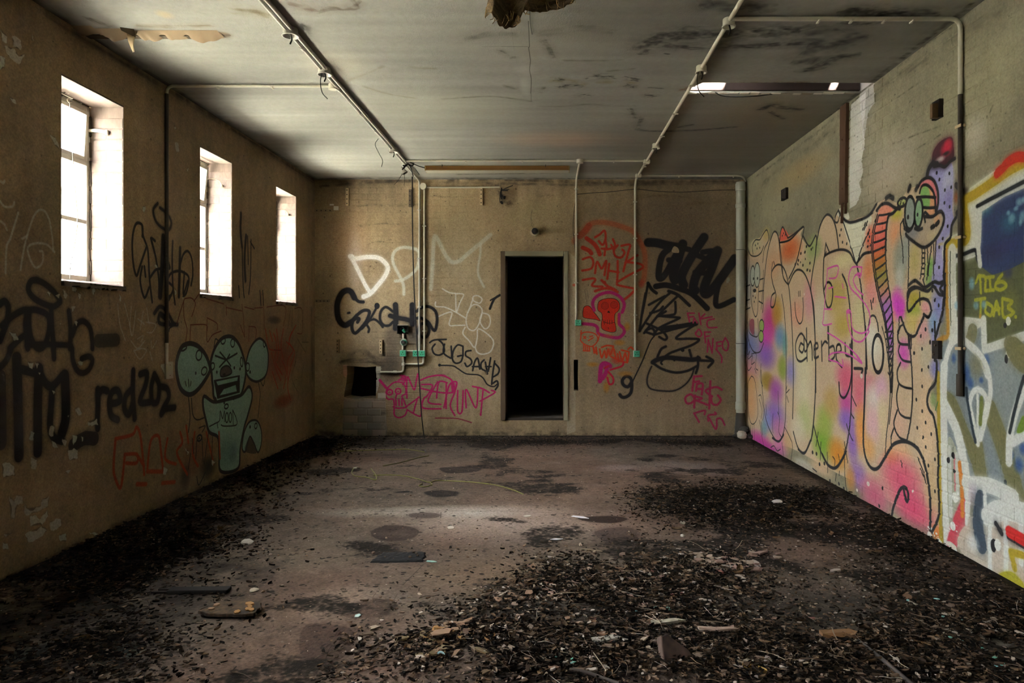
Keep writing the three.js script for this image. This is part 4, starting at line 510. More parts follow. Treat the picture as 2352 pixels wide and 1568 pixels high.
stain('#5e503c', 0.05, { a: 0.6, cell: 0.03, rough: 0.25 }, '1220,225 1500,238 1900,232', '2130,85 2352,110'); area('#6a563c', { a: 0.5, b: 0.04 }, '1240,300 1700,300 2000,290 2060,330 1700,340 1240,335'); stain('#3a3126', 0.07, { a: 0.8, cell: 0.03, rough: 0.2 }, '870,275 960,265 1070,300', '1250,310 1430,322', '1500,320 1640,330', '1700,315 2030,325'); mist('#b59a6c', 1480, 130, 90, 40, 0.5); stain('#3a3126', 0.05, { a: 0.6, cell: 0.03, rough: 0.2 }, '780,160 900,210 1000,240');

const NEARF = 2.1;
const floorS = S = surface(BACKW, DEPTH - NEARF, 307, (px, py) => { const p = onFloor(px, py); return [p[0] - LEFT, DEPTH + p[2]]; });       // top edge of the canvas is the back wall
ground('#a08c78');
mottle(0.9, 170, 255, 'multiply', 0.9, 1.5); mottle(0.25, 185, 255, 'multiply', 0.85); mottle(0.07, 200, 255, 'multiply', 0.8); mottle(0.025, 195, 255, 'multiply', 0.8);
Z(0, 0, 1);
mist('#bda99c', 1180, 1200, 330, 62, 0.85); mist('#c6bcb0', 1080, 1176, 260, 18, 0.95); mist('#a49a8e', 830, 1178, 160, 14, 0.6); mist('#8f7256', 1150, 1330, 250, 70, 0.6); mist('#a08d80', 960, 1480, 150, 90, 0.6); mist('#a59888', 800, 1390, 150, 60, 0.65); mist('#86745e', 680, 1280, 200, 60, 0.4); mist('#8f8078', 1700, 1260, 220, 60, 0.5); mist('#908484', 1560, 1075, 160, 22, 0.6); mist('#a79aa0', 1420, 1075, 60, 10, 0.7); mist('#948a88', 1650, 1085, 60, 10, 0.6); mist('#a39a92', 1570, 1310, 70, 20, 0.7); mist('#8a8076', 1900, 1490, 200, 70, 0.5); mist('#7f6a58', 1000, 1070, 300, 30, 0.4); mist('#8a6a58', 880, 1540, 160, 60, 0.6);  // the lavender patch at the far end is a pool of light painted in
const D = '#191613', DB = '#241f1a';
stain(D, 0.5, { a: 0.75, cell: 0.03, rough: 0.28 }, '40,1440 200,1350 380,1250 520,1150 640,1070 720,1030'); stain(D, 0.9, { a: 0.7, cell: 0.04, rough: 0.3, seed: 4 }, '0,1530 150,1470 300,1400 400,1330'); stain(D, 0.4, { a: 0.7, cell: 0.04, rough: 0.25, seed: 6 }, '740,1016 950,1015 1200,1014 1450,1012 1690,1014'); stain(DB, 0.35, { a: 0.55, cell: 0.05, rough: 0.3, seed: 7 }, '720,1040 850,1050 950,1045');
stain(D, 0.5, { a: 0.8, cell: 0.03, rough: 0.34, seed: 9 }, '1480,1145 1600,1130 1750,1120 1850,1150 1960,1190'); stain(D, 0.25, { a: 0.8, cell: 0.03, rough: 0.3, seed: 10 }, '1560,1200 1700,1190 1850,1210 2000,1240', '2000,1230 2150,1310 2300,1380'); stain(D, 0.7, { a: 0.8, cell: 0.03, rough: 0.3, seed: 12 }, '1150,1500 1350,1460 1600,1450 1800,1470', '1300,1540 1600,1530 1900,1550'); stain(D, 0.45, { a: 0.7, cell: 0.03, rough: 0.34, seed: 15 }, '2050,1420 2200,1480 2340,1540', '2100,1340 2250,1400'); stain(DB, 0.3, { a: 0.6, cell: 0.03, rough: 0.36, seed: 17 }, '1330,1330 1500,1320 1640,1330', '1100,1400 1300,1390 1500,1380'); stain(DB, 0.22, { a: 0.6, cell: 0.03, rough: 0.36, seed: 23 }, '1500,1090 1650,1100 1800,1105'); stain(DB, 0.3, { a: 0.45, cell: 0.03, rough: 0.42, seed: 33 }, '1600,1330 1800,1300 2000,1290', '1750,1400 1950,1380 2100,1370');
area('#39302b', { a: 0.8, b: 0.03 }, '852,1225 870,1212 905,1207 945,1212 962,1222 945,1238 900,1244 865,1238'); area('#443934', { a: 0.55, b: 0.04 }, '1365,1225 1400,1214 1450,1214 1470,1228 1450,1244 1400,1248', '940,1182 980,1178 1010,1182 1000,1190 950,1190'); area('#4a4038', { a: 0.5, b: 0.03 }, '780,1400 860,1378 905,1385 910,1400 880,1418 800,1420'); stain(D, 0.08, { a: 0.7, cell: 0.02, rough: 0.3 }, '870,1380 905,1388 895,1408'); area('#3d342e', { a: 0.6, b: 0.05 }, '700,1440 760,1436 810,1450 800,1500 740,1530 690,1500');
area(D, { a: 0.85, b: 0.03 }, '1010,1076 1040,1073 1080,1072 1105,1076 1090,1084 1030,1087', '975,1132 1010,1127 1050,1130 1045,1139 1000,1142', '1330,1190 1400,1186 1440,1192 1410,1202 1350,1198', '905,1132 930,1128 945,1131');
area('#8d8074', { a: 0.85, b: 0.03 }, '1500,1166 1560,1158 1640,1160 1660,1172 1610,1182 1530,1180', '1740,1158 1800,1160 1845,1168 1810,1178', '1860,1162 1930,1160'); area('#8f877c', { a: 0.8, b: 0.05 }, '2225,1440 2290,1450 2330,1480 2290,1486 2240,1462'); area('#5a3d28', { a: 0.6, b: 0.06 }, '1180,1330 1350,1330 1480,1345 1300,1360 1200,1352');
ink('#2a2520', 0.006, { a: 0.8, b: 0 }, '860,1176 1100,1174 1300,1180 1500,1190', '975,1295 940,1330 925,1345', '1013,1177 1012,1190'); ink('#b8aa9a', 0.006, { a: 0.6, b: 0 }, '1032,1324 1065,1325', '950,1324 1000,1326', '500,1230 640,1225', '600,1230 700,1208'); mist('#2b4a46', 260, 1505, 70, 30, 0.7); mist('#33403a', 60, 1510, 80, 30, 0.6); mist('#6e5230', 520, 1410, 50, 14, 0.5);
{ // the dirt under the litter
  const w = 1400, h = Math.round(w * (DEPTH - NEARF) / BACKW), n = document.createElement('canvas'); n.width = w; n.height = h; const g = n.getContext('2d'), d = g.createImageData(w, h);
  for (let y = 0, i = 0; y < h; y++) for (let x = 0; x < w; x++, i += 4) {
    const X = LEFT + (x + 0.5) / w * BACKW, Zz = -DEPTH + (y + 0.5) / h * (DEPTH - NEARF); let m = 0; for (let k = 0; k < 4; k++) m = Math.max(m, litterDensity(X, Zz, k));
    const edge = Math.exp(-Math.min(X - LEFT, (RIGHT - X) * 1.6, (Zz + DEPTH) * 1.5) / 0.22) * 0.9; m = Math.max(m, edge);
    const f = 0.45 * fbm(X * 16, Zz * 22, 3) + 0.55 * fbm(X * 60, Zz * 75, 3), p = fbm(X * 1.9 + 40, Zz * 2.6, 3), q = fbm(X * 0.9 + 9, Zz * 1.1 + 70, 2); m = Math.max(m, 0.62 * smooth(0.5, 0.72, p));
    const a = clamp((m * 1.6 - 0.1 - (f - 0.3) * 1.9) * 1.7), pale = clamp((fbm(X * 2.4 + 90, Zz * 5, 4) - 0.52) * 2.6) * clamp(1.4 - f * 1.3) * (1 - m) * 0.55;
    const r0 = 168 * pale + (1 - pale) * (104 + 26 * q), g0 = 158 * pale + (1 - pale) * (74 + 22 * (1 - q)), b0 = 152 * pale + (1 - pale) * (52 + 34 * (1 - q)), k = Math.max(pale, 0.28 * smooth(0.4, 0.7, q)), t = a + k * (1 - a) + 1e-4;
    d.data[i] = (a * 29 + (1 - a) * k * r0) / t; d.data[i + 1] = (a * 23 + (1 - a) * k * g0) / t; d.data[i + 2] = (a * 17 + (1 - a) * k * b0) / t; d.data[i + 3] = 240 * Math.min(1, t);
  }
  g.putImageData(d, 0, 0); S.g.drawImage(n, 0, 0, S.c.width, S.c.height);
}
for (let i = 0; i < 2600; i++) { const y = 1004 + 564 * Math.pow(rnd(), 1.4), s = (y - 752) / 400; oval(pick(['#1c1815', '#26201b', '#2a241e']), rr(0, 2352), y, rr(1, 5) * s, rr(0.4, 1.6) * s, { a: rr(0.4, 0.9), turn: rr(0, 3) }); }
for (let i = 0; i < 900; i++) { const y = 1010 + 558 * Math.pow(rnd(), 1.4), s = (y - 752) / 400; oval(pick(['#a39384', '#8d7a6a', '#b8a898', '#7a6048']), rr(0, 2352), y, rr(0.6, 2.5) * s, rr(0.3, 1) * s, { a: rr(0.3, 0.8) }); }
mottle(0.008, 175, 255, 'multiply', 0.8);

// fine relief and the plain stretches out of the picture's frame
function relief(w, h, ...layers) {
  const c = document.createElement('canvas'); c.width = w; c.height = h; S = { c, g: c.getContext('2d'), ppm: w, ox: 0, oy: 0, k: 1 }; S.g.imageSmoothingEnabled = true; ground('#ffffff');
  for (const [cell, lo, stretch] of layers) mottle(cell, lo, 255, 'multiply', 1, stretch ?? 1);
  return texture(c, false);
}
const plasterBump = relief(1024, 1024, [0.08, 150], [0.02, 190], [0.004, 190]), roughBump = relief(1024, 1024, [0.05, 120], [0.012, 150], [0.003, 170]);
plasterBump.repeat.set(4, 2.4); roughBump.repeat.set(5, 6);
function plain(col, cells) { const c = document.createElement('canvas'); c.width = c.height = 512; S = { c, g: c.getContext('2d'), ppm: 256, ox: 0, oy: 0, k: 1 }; S.g.imageSmoothingEnabled = true; ground(col); for (const [cell, lo] of cells) mottle(cell, lo, 255); const t = texture(c); t.repeat.set(0.5, 0.5); return t; }
const wallMat = (s, rough = 0.92, bump = 0.003) => new THREE.MeshStandardMaterial({ map: texture(s.c), roughness: rough, bumpMap: plasterBump, bumpScale: bump });
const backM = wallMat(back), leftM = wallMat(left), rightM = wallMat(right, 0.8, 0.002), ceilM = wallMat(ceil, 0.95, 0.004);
const floorM = new THREE.MeshPhysicalMaterial({ specularIntensity: 0.3, map: texture(floorS.c), roughness: 0.88, bumpMap: roughBump, bumpScale: 0.008 });
floorM.roughness = 0.97;
const plainWall = new THREE.MeshStandardMaterial({ map: plain('#b3a07c', [[0.5, 200], [0.1, 215], [0.02, 220]]), roughness: 0.92 });
const plainCeil = new THREE.MeshStandardMaterial({ map: plain('#c6c1b2', [[0.6, 200], [0.15, 220], [0.02, 235]]), roughness: 0.95 });
const plainFloor = new THREE.MeshStandardMaterial({ map: plain('#564c43', [[0.5, 150], [0.1, 170], [0.02, 180]]), roughness: 0.9 });
const flat = (c, rough = 0.8, metal = 0, more = {}) => new THREE.MeshStandardMaterial({ color: c, roughness: rough, metalness: metal, ...more });
// ---------------------------------------------------------------- the shell of the room
const THICK = 0.33;
function uvs(g, fn) { const p = g.attributes.position, u = new Float32Array(p.count * 2); for (let i = 0; i < p.count; i++) { const r = fn(p.getX(i), p.getY(i), p.getZ(i)); u[2 * i] = r[0]; u[2 * i + 1] = r[1]; } g.setAttribute('uv', new THREE.BufferAttribute(u, 2)); return g; }
const uvBack = (x, y) => [(x - LEFT) / BACKW, y / HIGH], uvLeft = (x, y, z) => [(-z - NEAR) / BAY, y / HIGH], uvRight = (x, y, z) => [(DEPTH + z) / BAY, y / HIGH];
const uvCeil = (x, y, z) => [(x - LEFT) / BACKW, 1 - (-z - 3.2) / (DEPTH - 3.2)], uvFloor = (x, y, z) => [(x - LEFT) / BACKW, 1 - (DEPTH + z) / (DEPTH - NEARF)];
const uvPlain = (x, y, z) => [x + z, y + x * 0.3], uvLevel = (x, y, z) => [x, z];
function sheet(x0, y0, x1, y1, holes, thick = THICK) {               // a slab with openings, its face at z = 0
  const s = new THREE.Shape([new THREE.Vector2(x0, y0), new THREE.Vector2(x1, y0), new THREE.Vector2(x1, y1), new THREE.Vector2(x0, y1)]);
  for (const h of holes) s.holes.push(new THREE.Path((h.length === 4 && typeof h[0] === 'number' ? [[h[0], h[1]], [h[2], h[1]], [h[2], h[3]], [h[0], h[3]]] : h).map((q) => new THREE.Vector2(...q))));
  return new THREE.ExtrudeGeometry(s, { depth: thick, bevelEnabled: false }).translate(0, 0, -thick);
}
const toLeft = (g) => g.rotateY(Math.PI / 2).translate(LEFT, 0, 0), toRight = (g) => g.rotateY(-Math.PI / 2).translate(RIGHT, 0, 0);
const WIN = [[4.199, 4.818], [5.871, 6.468], [7.512, 8.108], [2.54, 3.15], [0.885, 1.495]], SILL = 1.605, HEAD = 2.86;

const wallLeft = struct('wall_left', uvs(toLeft(sheet(NEAR, 0, DEPTH, HIGH, WIN.slice(0, 3).map(([a, b]) => [a, SILL, b, HEAD]))), uvLeft), leftM);
struct('near_bay', uvs(toLeft(sheet(-FRONT, 0, NEAR, HIGH, WIN.slice(3).map(([a, b]) => [a, SILL, b, HEAD]))), uvPlain), plainWall, wallLeft);
const wallRight = struct('wall_right', uvs(toRight(sheet(-DEPTH, 0, -NEAR, HIGH, [])), uvRight), rightM);
struct('near_bay', uvs(toRight(sheet(-NEAR, 0, FRONT, HIGH, [])), uvPlain), plainWall, wallRight);
const bx = (px) => (px - 1260) / 185, by = (py) => EYE + (752 - py) / 185;
const DOOR = [bx(1150), by(965), bx(1305), by(577)];
const holeEdge = [[797, 914], [815, 916], [840, 914], [863, 915], [864, 893], [866, 870], [863, 850], [864, 841], [840, 843], [815, 841], [797, 840], [797, 860], [795, 880], [791, 900], [790, 912]].map(([x, y]) => [bx(x), by(y)]);
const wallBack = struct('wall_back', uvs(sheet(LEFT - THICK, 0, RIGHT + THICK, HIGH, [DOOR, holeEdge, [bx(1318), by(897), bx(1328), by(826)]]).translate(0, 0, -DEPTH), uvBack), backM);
struct('wall_front', uvs(box(BACKW + 2 * THICK, HIGH, THICK, (LEFT + RIGHT) / 2, HIGH / 2, FRONT + THICK / 2), uvPlain), plainWall);

// ceiling boards with the strip that has dropped out beside the right wall, and the loft above them
const SLOT = [1.057, 5.3, RIGHT, 5.524];
const ragSlot = []; for (let i = 0; i <= 14; i++) ragSlot.push([SLOT[0] + (RIGHT + 0.001 - SLOT[0]) * i / 14, -(SLOT[1] + (i ? 0.018 * (fbm(i * 0.9, 2) - 0.5) : 0.18))]); for (let i = 14; i >= 0; i--) ragSlot.push([SLOT[0] + (RIGHT - 0.001 - SLOT[0]) * i / 14, -(SLOT[3] + 0.03 * (fbm(i * 1.3, 9) - 0.5))]);
const lay = (g, y) => g.rotateX(Math.PI / 2).translate(0, y, 0);
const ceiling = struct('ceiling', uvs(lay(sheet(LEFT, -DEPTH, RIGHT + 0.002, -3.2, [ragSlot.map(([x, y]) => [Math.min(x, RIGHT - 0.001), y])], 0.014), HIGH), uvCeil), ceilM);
struct('near_bay', uvs(lay(sheet(LEFT, -3.2, RIGHT, FRONT, [], 0.014), HIGH), uvLevel), plainCeil, ceiling);
const loftWood = flat('#33241d', 0.9), loftDark = flat('#2e2a27', 0.95), bareBrick = flat('#b9b6b4', 0.85);
const ROOF = HIGH + 0.42, cx = (LEFT + RIGHT) / 2, cz = (FRONT - DEPTH) / 2, lenZ = DEPTH + FRONT;
struct('wall_loft_right', box(THICK, 0.46, lenZ + 2 * THICK, RIGHT + THICK / 2, HIGH + 0.23, cz), bareBrick);
struct('wall_loft_left', box(THICK, 0.46, lenZ + 2 * THICK, LEFT - THICK / 2, HIGH + 0.23, cz), loftDark);
struct('wall_loft_back', box(BACKW, 0.46, THICK, cx, HIGH + 0.23, -DEPTH - THICK / 2), loftDark);
struct('wall_loft_front', box(BACKW, 0.46, THICK, cx, HIGH + 0.23, FRONT + THICK / 2), loftDark);
struct('roof', lay(sheet(LEFT - 0.6, -DEPTH - 0.6, RIGHT + 0.6, FRONT + 0.6, [[1.27, -5.42, 1.56, -5.335], [2.38, -5.42, 2.445, -5.335]], 0.05), ROOF), loftDark);
const joists = structGroup('trim_1'); for (const z of [-5.16, -5.555, -5.955, -4.76, -6.355]) obj('joist', rbox(BACKW - 0.01, 0.2, 0.05, 0.004, cx, HIGH + 0.121, z), loftWood, joists);

// floor: a worn slab, a little higher where the litter lies
const high = (x, z) => pile(x, z) * (0.35 + 0.9 * fbm(x * 5, z * 5)) + 0.004 * fbm(x * 9, z * 9) + 0.004 * fbm(x * 2, z * 2);
function groundSheet(z0, z1, nx, nz, uv) {
  const g = new THREE.PlaneGeometry(BACKW, z1 - z0, nx, nz).rotateX(-Math.PI / 2).translate(cx, 0, (z0 + z1) / 2), p = g.attributes.position;
  for (let i = 0; i < p.count; i++) p.setY(i, high(p.getX(i), p.getZ(i)));
  g.computeVertexNormals(); return uvs(g, uv);
}
const floor = struct('floor', groundSheet(-DEPTH, -NEARF, 190, 240, uvFloor), floorM);
struct('near_bay', uvs(box(BACKW, 0.1, NEARF + FRONT, cx, -0.046, (FRONT - NEARF) / 2), uvLevel), plainFloor, floor);
struct('slab', box(BACKW + 2 * THICK, 0.15, lenZ + 2 * THICK, cx, -0.172, cz), plainFloor, floor);

// bricks: each one stands a little proud of its joints and takes the paint of the wall it is in
function brickGeo(w, h, p, c = 0.005) {
  const x = w / 2, y = h / 2, a = [[-x, -y, -0.01], [x, -y, -0.01], [x, y, -0.01], [-x, y, -0.01]], b = [[-x, -y, p - c * 0.5], [x, -y, p - c * 0.5], [x, y, p - c * 0.5], [-x, y, p - c * 0.5]], d = [[-x + c, -y + c, p], [x - c, -y + c, p], [x - c, y - c, p], [-x + c, y - c, p]], v = [];
  const quad = (i, j, k, l) => v.push(...i, ...j, ...k, ...i, ...k, ...l);
  for (let n = 0; n < 4; n++) { const m = (n + 1) % 4; quad(a[n], a[m], b[m], b[n]); quad(b[n], b[m], d[m], d[n]); }
  quad(d[0], d[1], d[2], d[3]);
  const g = new THREE.BufferGeometry(); g.setAttribute('position', new THREE.Float32BufferAttribute(v, 3)); g.computeVertexNormals(); return g;
}
function bricks(parent, material, u0, u1, y0, y1, place, uv, keep, proud, show) {
  const list = []; let row = 0;
  for (let y = y0; y < y1 - 0.03; y += 0.075, row++) for (let u = u0 - (row % 2 ? 0.1125 : 0); u < u1; u += 0.225) {
    const a = Math.max(u, u0) + 0.004, b = Math.min(u + 0.225, u1) - 0.004, h = Math.min(0.067, y1 - y - 0.004);
    if (b - a < 0.03 || !keep(a, b, y, y + h)) continue;
    const p = proud((a + b) / 2, y); if (p < 0.0004) continue;
    const g = brickGeo(b - a, h, p, Math.min(0.006, p * 1.5)).translate((a + b) / 2 + rr(-0.001, 0.001), y + h / 2 + 0.004, 0); place(g); list.push([show((a + b) / 2, y), uvs(g, uv)]);
  }
  list.sort((a, b) => b[0] - a[0]);
  for (const [, g] of list.slice(0, 300)) obj('brick', g, material, parent);
  if (list.length > 300) obj('brick', list.slice(300).map((q) => q[1]), material, parent).userData.kind = 'stuff';
}
const HOLE = [bx(783), by(920), bx(892), by(836)];
bricks(wallBack, backM, bx(742), bx(1148), 0.16, 3.1, (g) => g.translate(0, 0, -DEPTH), uvBack, (a, b, y0, y1) => b < HOLE[0] || a > HOLE[2] || y1 < HOLE[1] || y0 > HOLE[3], (u, y) => 0.0045 * clamp(fbm(u * 1.7 + 3, y * 1.9, 3) * 1.9 - 0.45, 0, 1), (u, y) => y);
bricks(wallRight, rightM, -5.95, -NEAR, 0.03, HIGH - 0.01, toRight, uvRight, () => true, (u, y) => { const d = -u, bare = d > 5.2 && d < 5.72 && y > 1.9; return bare ? 0.006 : 0.0036 * clamp(fbm(u * 1.3, y * 1.2 + 7, 3) * 2 - 0.55 + (y > 2.2 || y < 0.6 ? 0.3 : -0.1)); }, (u, y) => (-u > 5.15 && -u < 5.75 && y > 1.9 ? 9 : 0) + (y > 2 ? 2 : 0) + u);
// the brick sides of the window openings
const revealM = new THREE.MeshStandardMaterial({ map: plain('#857468', [[0.4, 205], [0.1, 220], [0.02, 225]]), roughness: 0.9 });
for (const [s0, s1] of WIN.slice(0, 3)) for (let y = SILL + 0.05, row = 0; y < HEAD - 0.1; y += 0.075, row++) for (const [a, b] of row % 2 ? [[0.004, 0.108], [0.116, 0.22]] : [[0.004, 0.22]]) {
  const g = brickGeo(b - a, 0.067, 0.003 * fbm(row * 0.7 + s0, a * 9) + 0.0022, 0.0025).translate(-(a + b) / 2, y + 0.034, 0);
  g.translate(LEFT, 0, -s1 + 0.001); obj('brick', uvs(g, (x, yy) => [x * 2 + s0, yy]), revealM, wallLeft);
}
// lining of the openings: plaster on the heads, lumpy sills
for (const [s0, s1] of WIN) {
  const w = s1 - s0;
  const sill = new THREE.BoxGeometry(0.25, 0.06, w - 0.002, 14, 4, 26), p = sill.attributes.position;
  for (let i = 0; i < p.count; i++) { const x = p.getX(i), z = p.getZ(i), top = p.getY(i) > 0; if (top) p.setY(i, p.getY(i) - 0.012 - 0.03 * clamp((x - 0.08) / 0.04) ** 2 - x * 0.06 + 0.016 * (fbm(x * 18 + s0, z * 22) - 0.4)); if (x > 0.12) p.setX(i, x + 0.002 + 0.016 * fbm(z * 20, s0 + p.getY(i) * 20)); }
  sill.computeVertexNormals(); obj('sill', sill.translate(LEFT - 0.117, SILL + 0.02, -(s0 + s1) / 2), revealM, wallLeft);
  obj('lintel_plaster', rbox(0.224, 0.012, w - 0.002, 0.004, LEFT - 0.112, HEAD - 0.006, -(s0 + s1) / 2), revealM, wallLeft);
  obj('reveal_plaster', rbox(0.224, HEAD - SILL - 0.02, 0.004, 0.0015, LEFT - 0.112, (SILL + HEAD) / 2, -s1 + 0.001), revealM, wallLeft);
  obj('reveal_plaster', rbox(0.224, HEAD - SILL - 0.02, 0.006, 0.002, LEFT - 0.112, (SILL + HEAD) / 2, -s0 - 0.003), revealM, wallLeft);
}

// windows: painted steel casements, the top light a hopper that leans in
const steel = flat('#b7b3a6', 0.6), glass = new THREE.MeshPhysicalMaterial({ color: '#f4f7f8', roughness: 0.03, transmission: 1, thickness: 0, ior: 1.45 }), grime = flat('#4e463a', 0.9), cream = flat('#cfc7b2', 0.6);
WIN.forEach(([s0, s1], n) => {
  const w = s1 - s0, H = 1.19, o = structGroup(`window_${n + 1}`, [LEFT - 0.245, 1.655, -(s0 + s1) / 2]), ty = 0.8, t = 0.038;
  obj('frame', [rbox(0.035, H, t, 0.004, 0, H / 2, w / 2 - t / 2), rbox(0.035, H, t, 0.004, 0, H / 2, -w / 2 + t / 2), rbox(0.034, t, w - 2 * t, 0.004, 0, H - t / 2, 0), rbox(0.034, t, w - 2 * t, 0.004, 0, t / 2, 0), rbox(0.04, 0.034, w - 2 * t, 0.004, 0.002, ty, 0)], steel, o);
  obj('glazing_bar', rbox(0.028, 0.028, w - 2 * t, 0.003, 0, 0.405, 0), steel, o);
  obj('pane', box(0.004, 0.35, w - 2 * t, 0, 0.215, 0), glass, o); obj('pane', box(0.004, 0.365, w - 2 * t, 0, 0.6, 0), glass, o);
  const sw = w - 2 * t - 0.006, sh = H - t - ty - 0.022, sash = obj('sash', [rbox(0.024, sh, 0.026, 0.003, 0, sh / 2, sw / 2 - 0.013), rbox(0.024, sh, 0.026, 0.003, 0, sh / 2, -sw / 2 + 0.013), rbox(0.023, 0.026, sw - 0.05, 0.003, 0, sh - 0.013, 0), rbox(0.023, 0.026, sw - 0.05, 0.003, 0, 0.013, 0)], steel, o);
  sash.position.set(0.006, ty + 0.019, 0); sash.rotation.z = -[0.06, 0.1, 0.03, 0.02, 0.02][n];
  obj('pane', box(0.004, sh - 0.05, sw - 0.05, 0, sh / 2, 0), glass, sash);
  if (n < 3) {
    obj('latch', [rbox(0.03, 0.022, 0.034, 0.004, 0.03, ty + 0.035, 0.03), rbox(0.012, 0.05, 0.012, 0.003, 0.036, ty + 0.05, 0.03)], grime, o);
    objs('mastic', [...Array(7)].map((_, i) => rbox(0.014, rr(0.06, 0.2), 0.012, 0.004, 0.022, 0.1 + i * 0.16, -w / 2 + 0.008)), grime, o);
    objs('mastic', [...Array(6)].map((_, i) => rbox(0.014, 0.016, rr(0.05, 0.1), 0.004, 0.02, H + 0.002, -w / 2 + 0.06 + i * 0.09)), grime, o);
    const zj = -w / 2 + 0.012;
    if (n === 0) obj('stay', [wire([[0.02, 1.03, zj + 0.004], [0.08, 1.03, zj + 0.006], [0.13, 1.02, zj + 0.006]], 0.012), rbox(0.02, 0.034, 0.02, 0.005, 0.14, 1.018, zj + 0.004)], cream, o);
    else obj('stay', [wire([[0.02, 1.05, zj], [0.09, 1.05, zj + 0.006], [0.14, 1.03, zj + 0.01], [0.165, 0.99, zj + 0.01]], 0.004), new THREE.SphereGeometry(0.013, 12, 8).translate(0.166, 0.985, zj + 0.01)], flat('#6a5d49', 0.7), o);
  }
});

// door frame, the dark passage behind it, and the two recesses
const frameM = flat('#8b8870', 0.7), frameDark = flat('#5b4a38', 0.8);
{
  const d = structGroup('door_1', [(DOOR[0] + DOOR[2]) / 2, DOOR[1], -DEPTH]), w = DOOR[2] - DOOR[0], h = DOOR[3] - DOOR[1];
  obj('jamb', rbox(0.06, h, 0.16, 0.006, -w / 2 + 0.03, h / 2, -0.06), frameDark, d); obj('jamb', rbox(0.05, h, 0.16, 0.006, w / 2 - 0.025, h / 2, -0.06), frameM, d);
  obj('head', rbox(w - 0.11, 0.06, 0.16, 0.006, -0.005, h - 0.03, -0.06), frameM, d); obj('threshold', rbox(w - 0.11, 0.03, 0.2, 0.006, -0.005, 0.015, -0.1), flat('#3c352c', 0.9), d);
  objs('stop', [box(0.016, h - 0.1, 0.03, -w / 2 + 0.068, h / 2 - 0.03, -0.1), box(0.012, h - 0.1, 0.03, w / 2 - 0.056, h / 2 - 0.03, -0.1)], frameDark, d);
}
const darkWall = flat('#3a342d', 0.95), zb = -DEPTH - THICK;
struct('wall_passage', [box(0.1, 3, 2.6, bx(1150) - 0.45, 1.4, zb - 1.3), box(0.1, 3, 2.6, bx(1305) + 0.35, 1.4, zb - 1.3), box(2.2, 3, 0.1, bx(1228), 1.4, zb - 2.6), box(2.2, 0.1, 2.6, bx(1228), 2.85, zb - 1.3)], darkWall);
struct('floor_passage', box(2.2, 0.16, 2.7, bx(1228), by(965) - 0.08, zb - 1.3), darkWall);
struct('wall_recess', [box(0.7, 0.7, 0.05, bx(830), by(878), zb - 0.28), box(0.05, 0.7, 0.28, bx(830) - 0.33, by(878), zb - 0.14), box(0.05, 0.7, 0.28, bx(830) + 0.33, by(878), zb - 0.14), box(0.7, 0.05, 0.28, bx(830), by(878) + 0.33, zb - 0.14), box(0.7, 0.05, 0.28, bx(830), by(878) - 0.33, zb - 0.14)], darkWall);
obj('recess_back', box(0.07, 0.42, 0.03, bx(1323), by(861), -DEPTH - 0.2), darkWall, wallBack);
// bare blocks under the hole
const blockM = [flat('#867f74', 0.95), flat('#787268', 0.95), flat('#938577', 0.95)];
for (let r = 0; r < 5; r++) for (let c = 0; c < 3; c++) { const x0 = bx(790) + c * 0.175 - (r % 2 ? 0.06 : 0), a = Math.max(x0, bx(788)), b = Math.min(x0 + 0.168, bx(886)); if (b - a > 0.05) obj('block', brickGeo(b - a, 0.082, 0.012 + 0.006 * rnd(), 0.008).translate((a + b) / 2, by(920) - 0.05 - r * 0.088, -DEPTH), pick(blockM), wallBack); }
for (const [px, py, w, h] of [[792, 844, 0.045, 0.05], [793, 856, 0.05, 0.05], [870, 847, 0.06, 0.06], [868, 862, 0.035, 0.06], [867, 880, 0.03, 0.08], [877, 909, 0.1, 0.06]]) obj('broken_brick', brickGeo(w, h, 0.012, 0.006).translate(bx(px), by(py), -DEPTH), py < 860 && px < 800 ? flat('#b58c76', 0.95) : flat('#b3ad9c', 0.95), wallBack);

// outside: a pale yard and the building across it
struct('yard', box(40, 0.1, 60, LEFT - THICK - 20.3, -0.2, -6), flat('#b9b4aa', 0.95));
{
  const b = thing('building', 'pale rendered building seen across the yard through the left windows', 'building', [-7.2, -0.15, -9]);
  const wins = [[1.55, 2.2], [5.45, 2.15], [-2.5, 2.2]];
  obj('wall', sheet(-12, 0, 14, 3.5, wins.map(([x, y]) => [x, y, x + 0.75, y + 0.86]), 0.3).rotateY(Math.PI / 2), flat('#8d8982', 0.9), b);
  obj('roof', rbox(5, 0.12, 26.4, 0.02, -2.3, 3.56, -1), flat('#8a857e', 0.9), b);
  obj('back_wall', box(0.1, 3.4, 26, -4.5, 1.7, -1), flat('#d8d4ce', 0.9), b);
  for (const [x, y] of wins) { const f = obj('window', [box(0.05, 0.86, 0.05, -0.1, y + 0.43, -x - 0.025), box(0.05, 0.86, 0.05, -0.1, y + 0.43, -x - 0.725), ...[0, 0.205, 0.41, 0.615, 0.82].map((k) => box(0.05, 0.04, 0.7, -0.1, y + 0.02 + k, -x - 0.375))], flat('#c8c6c0', 0.7), b); [0, 1, 2, 3].forEach((k) => obj('pane', box(0.01, 0.165, 0.65, -0.11, y + 0.122 + k * 0.205, -x - 0.375), flat(['#3a434f', '#343c48', '#5c4020', '#55422e'][k], 0.5), f)); }
}
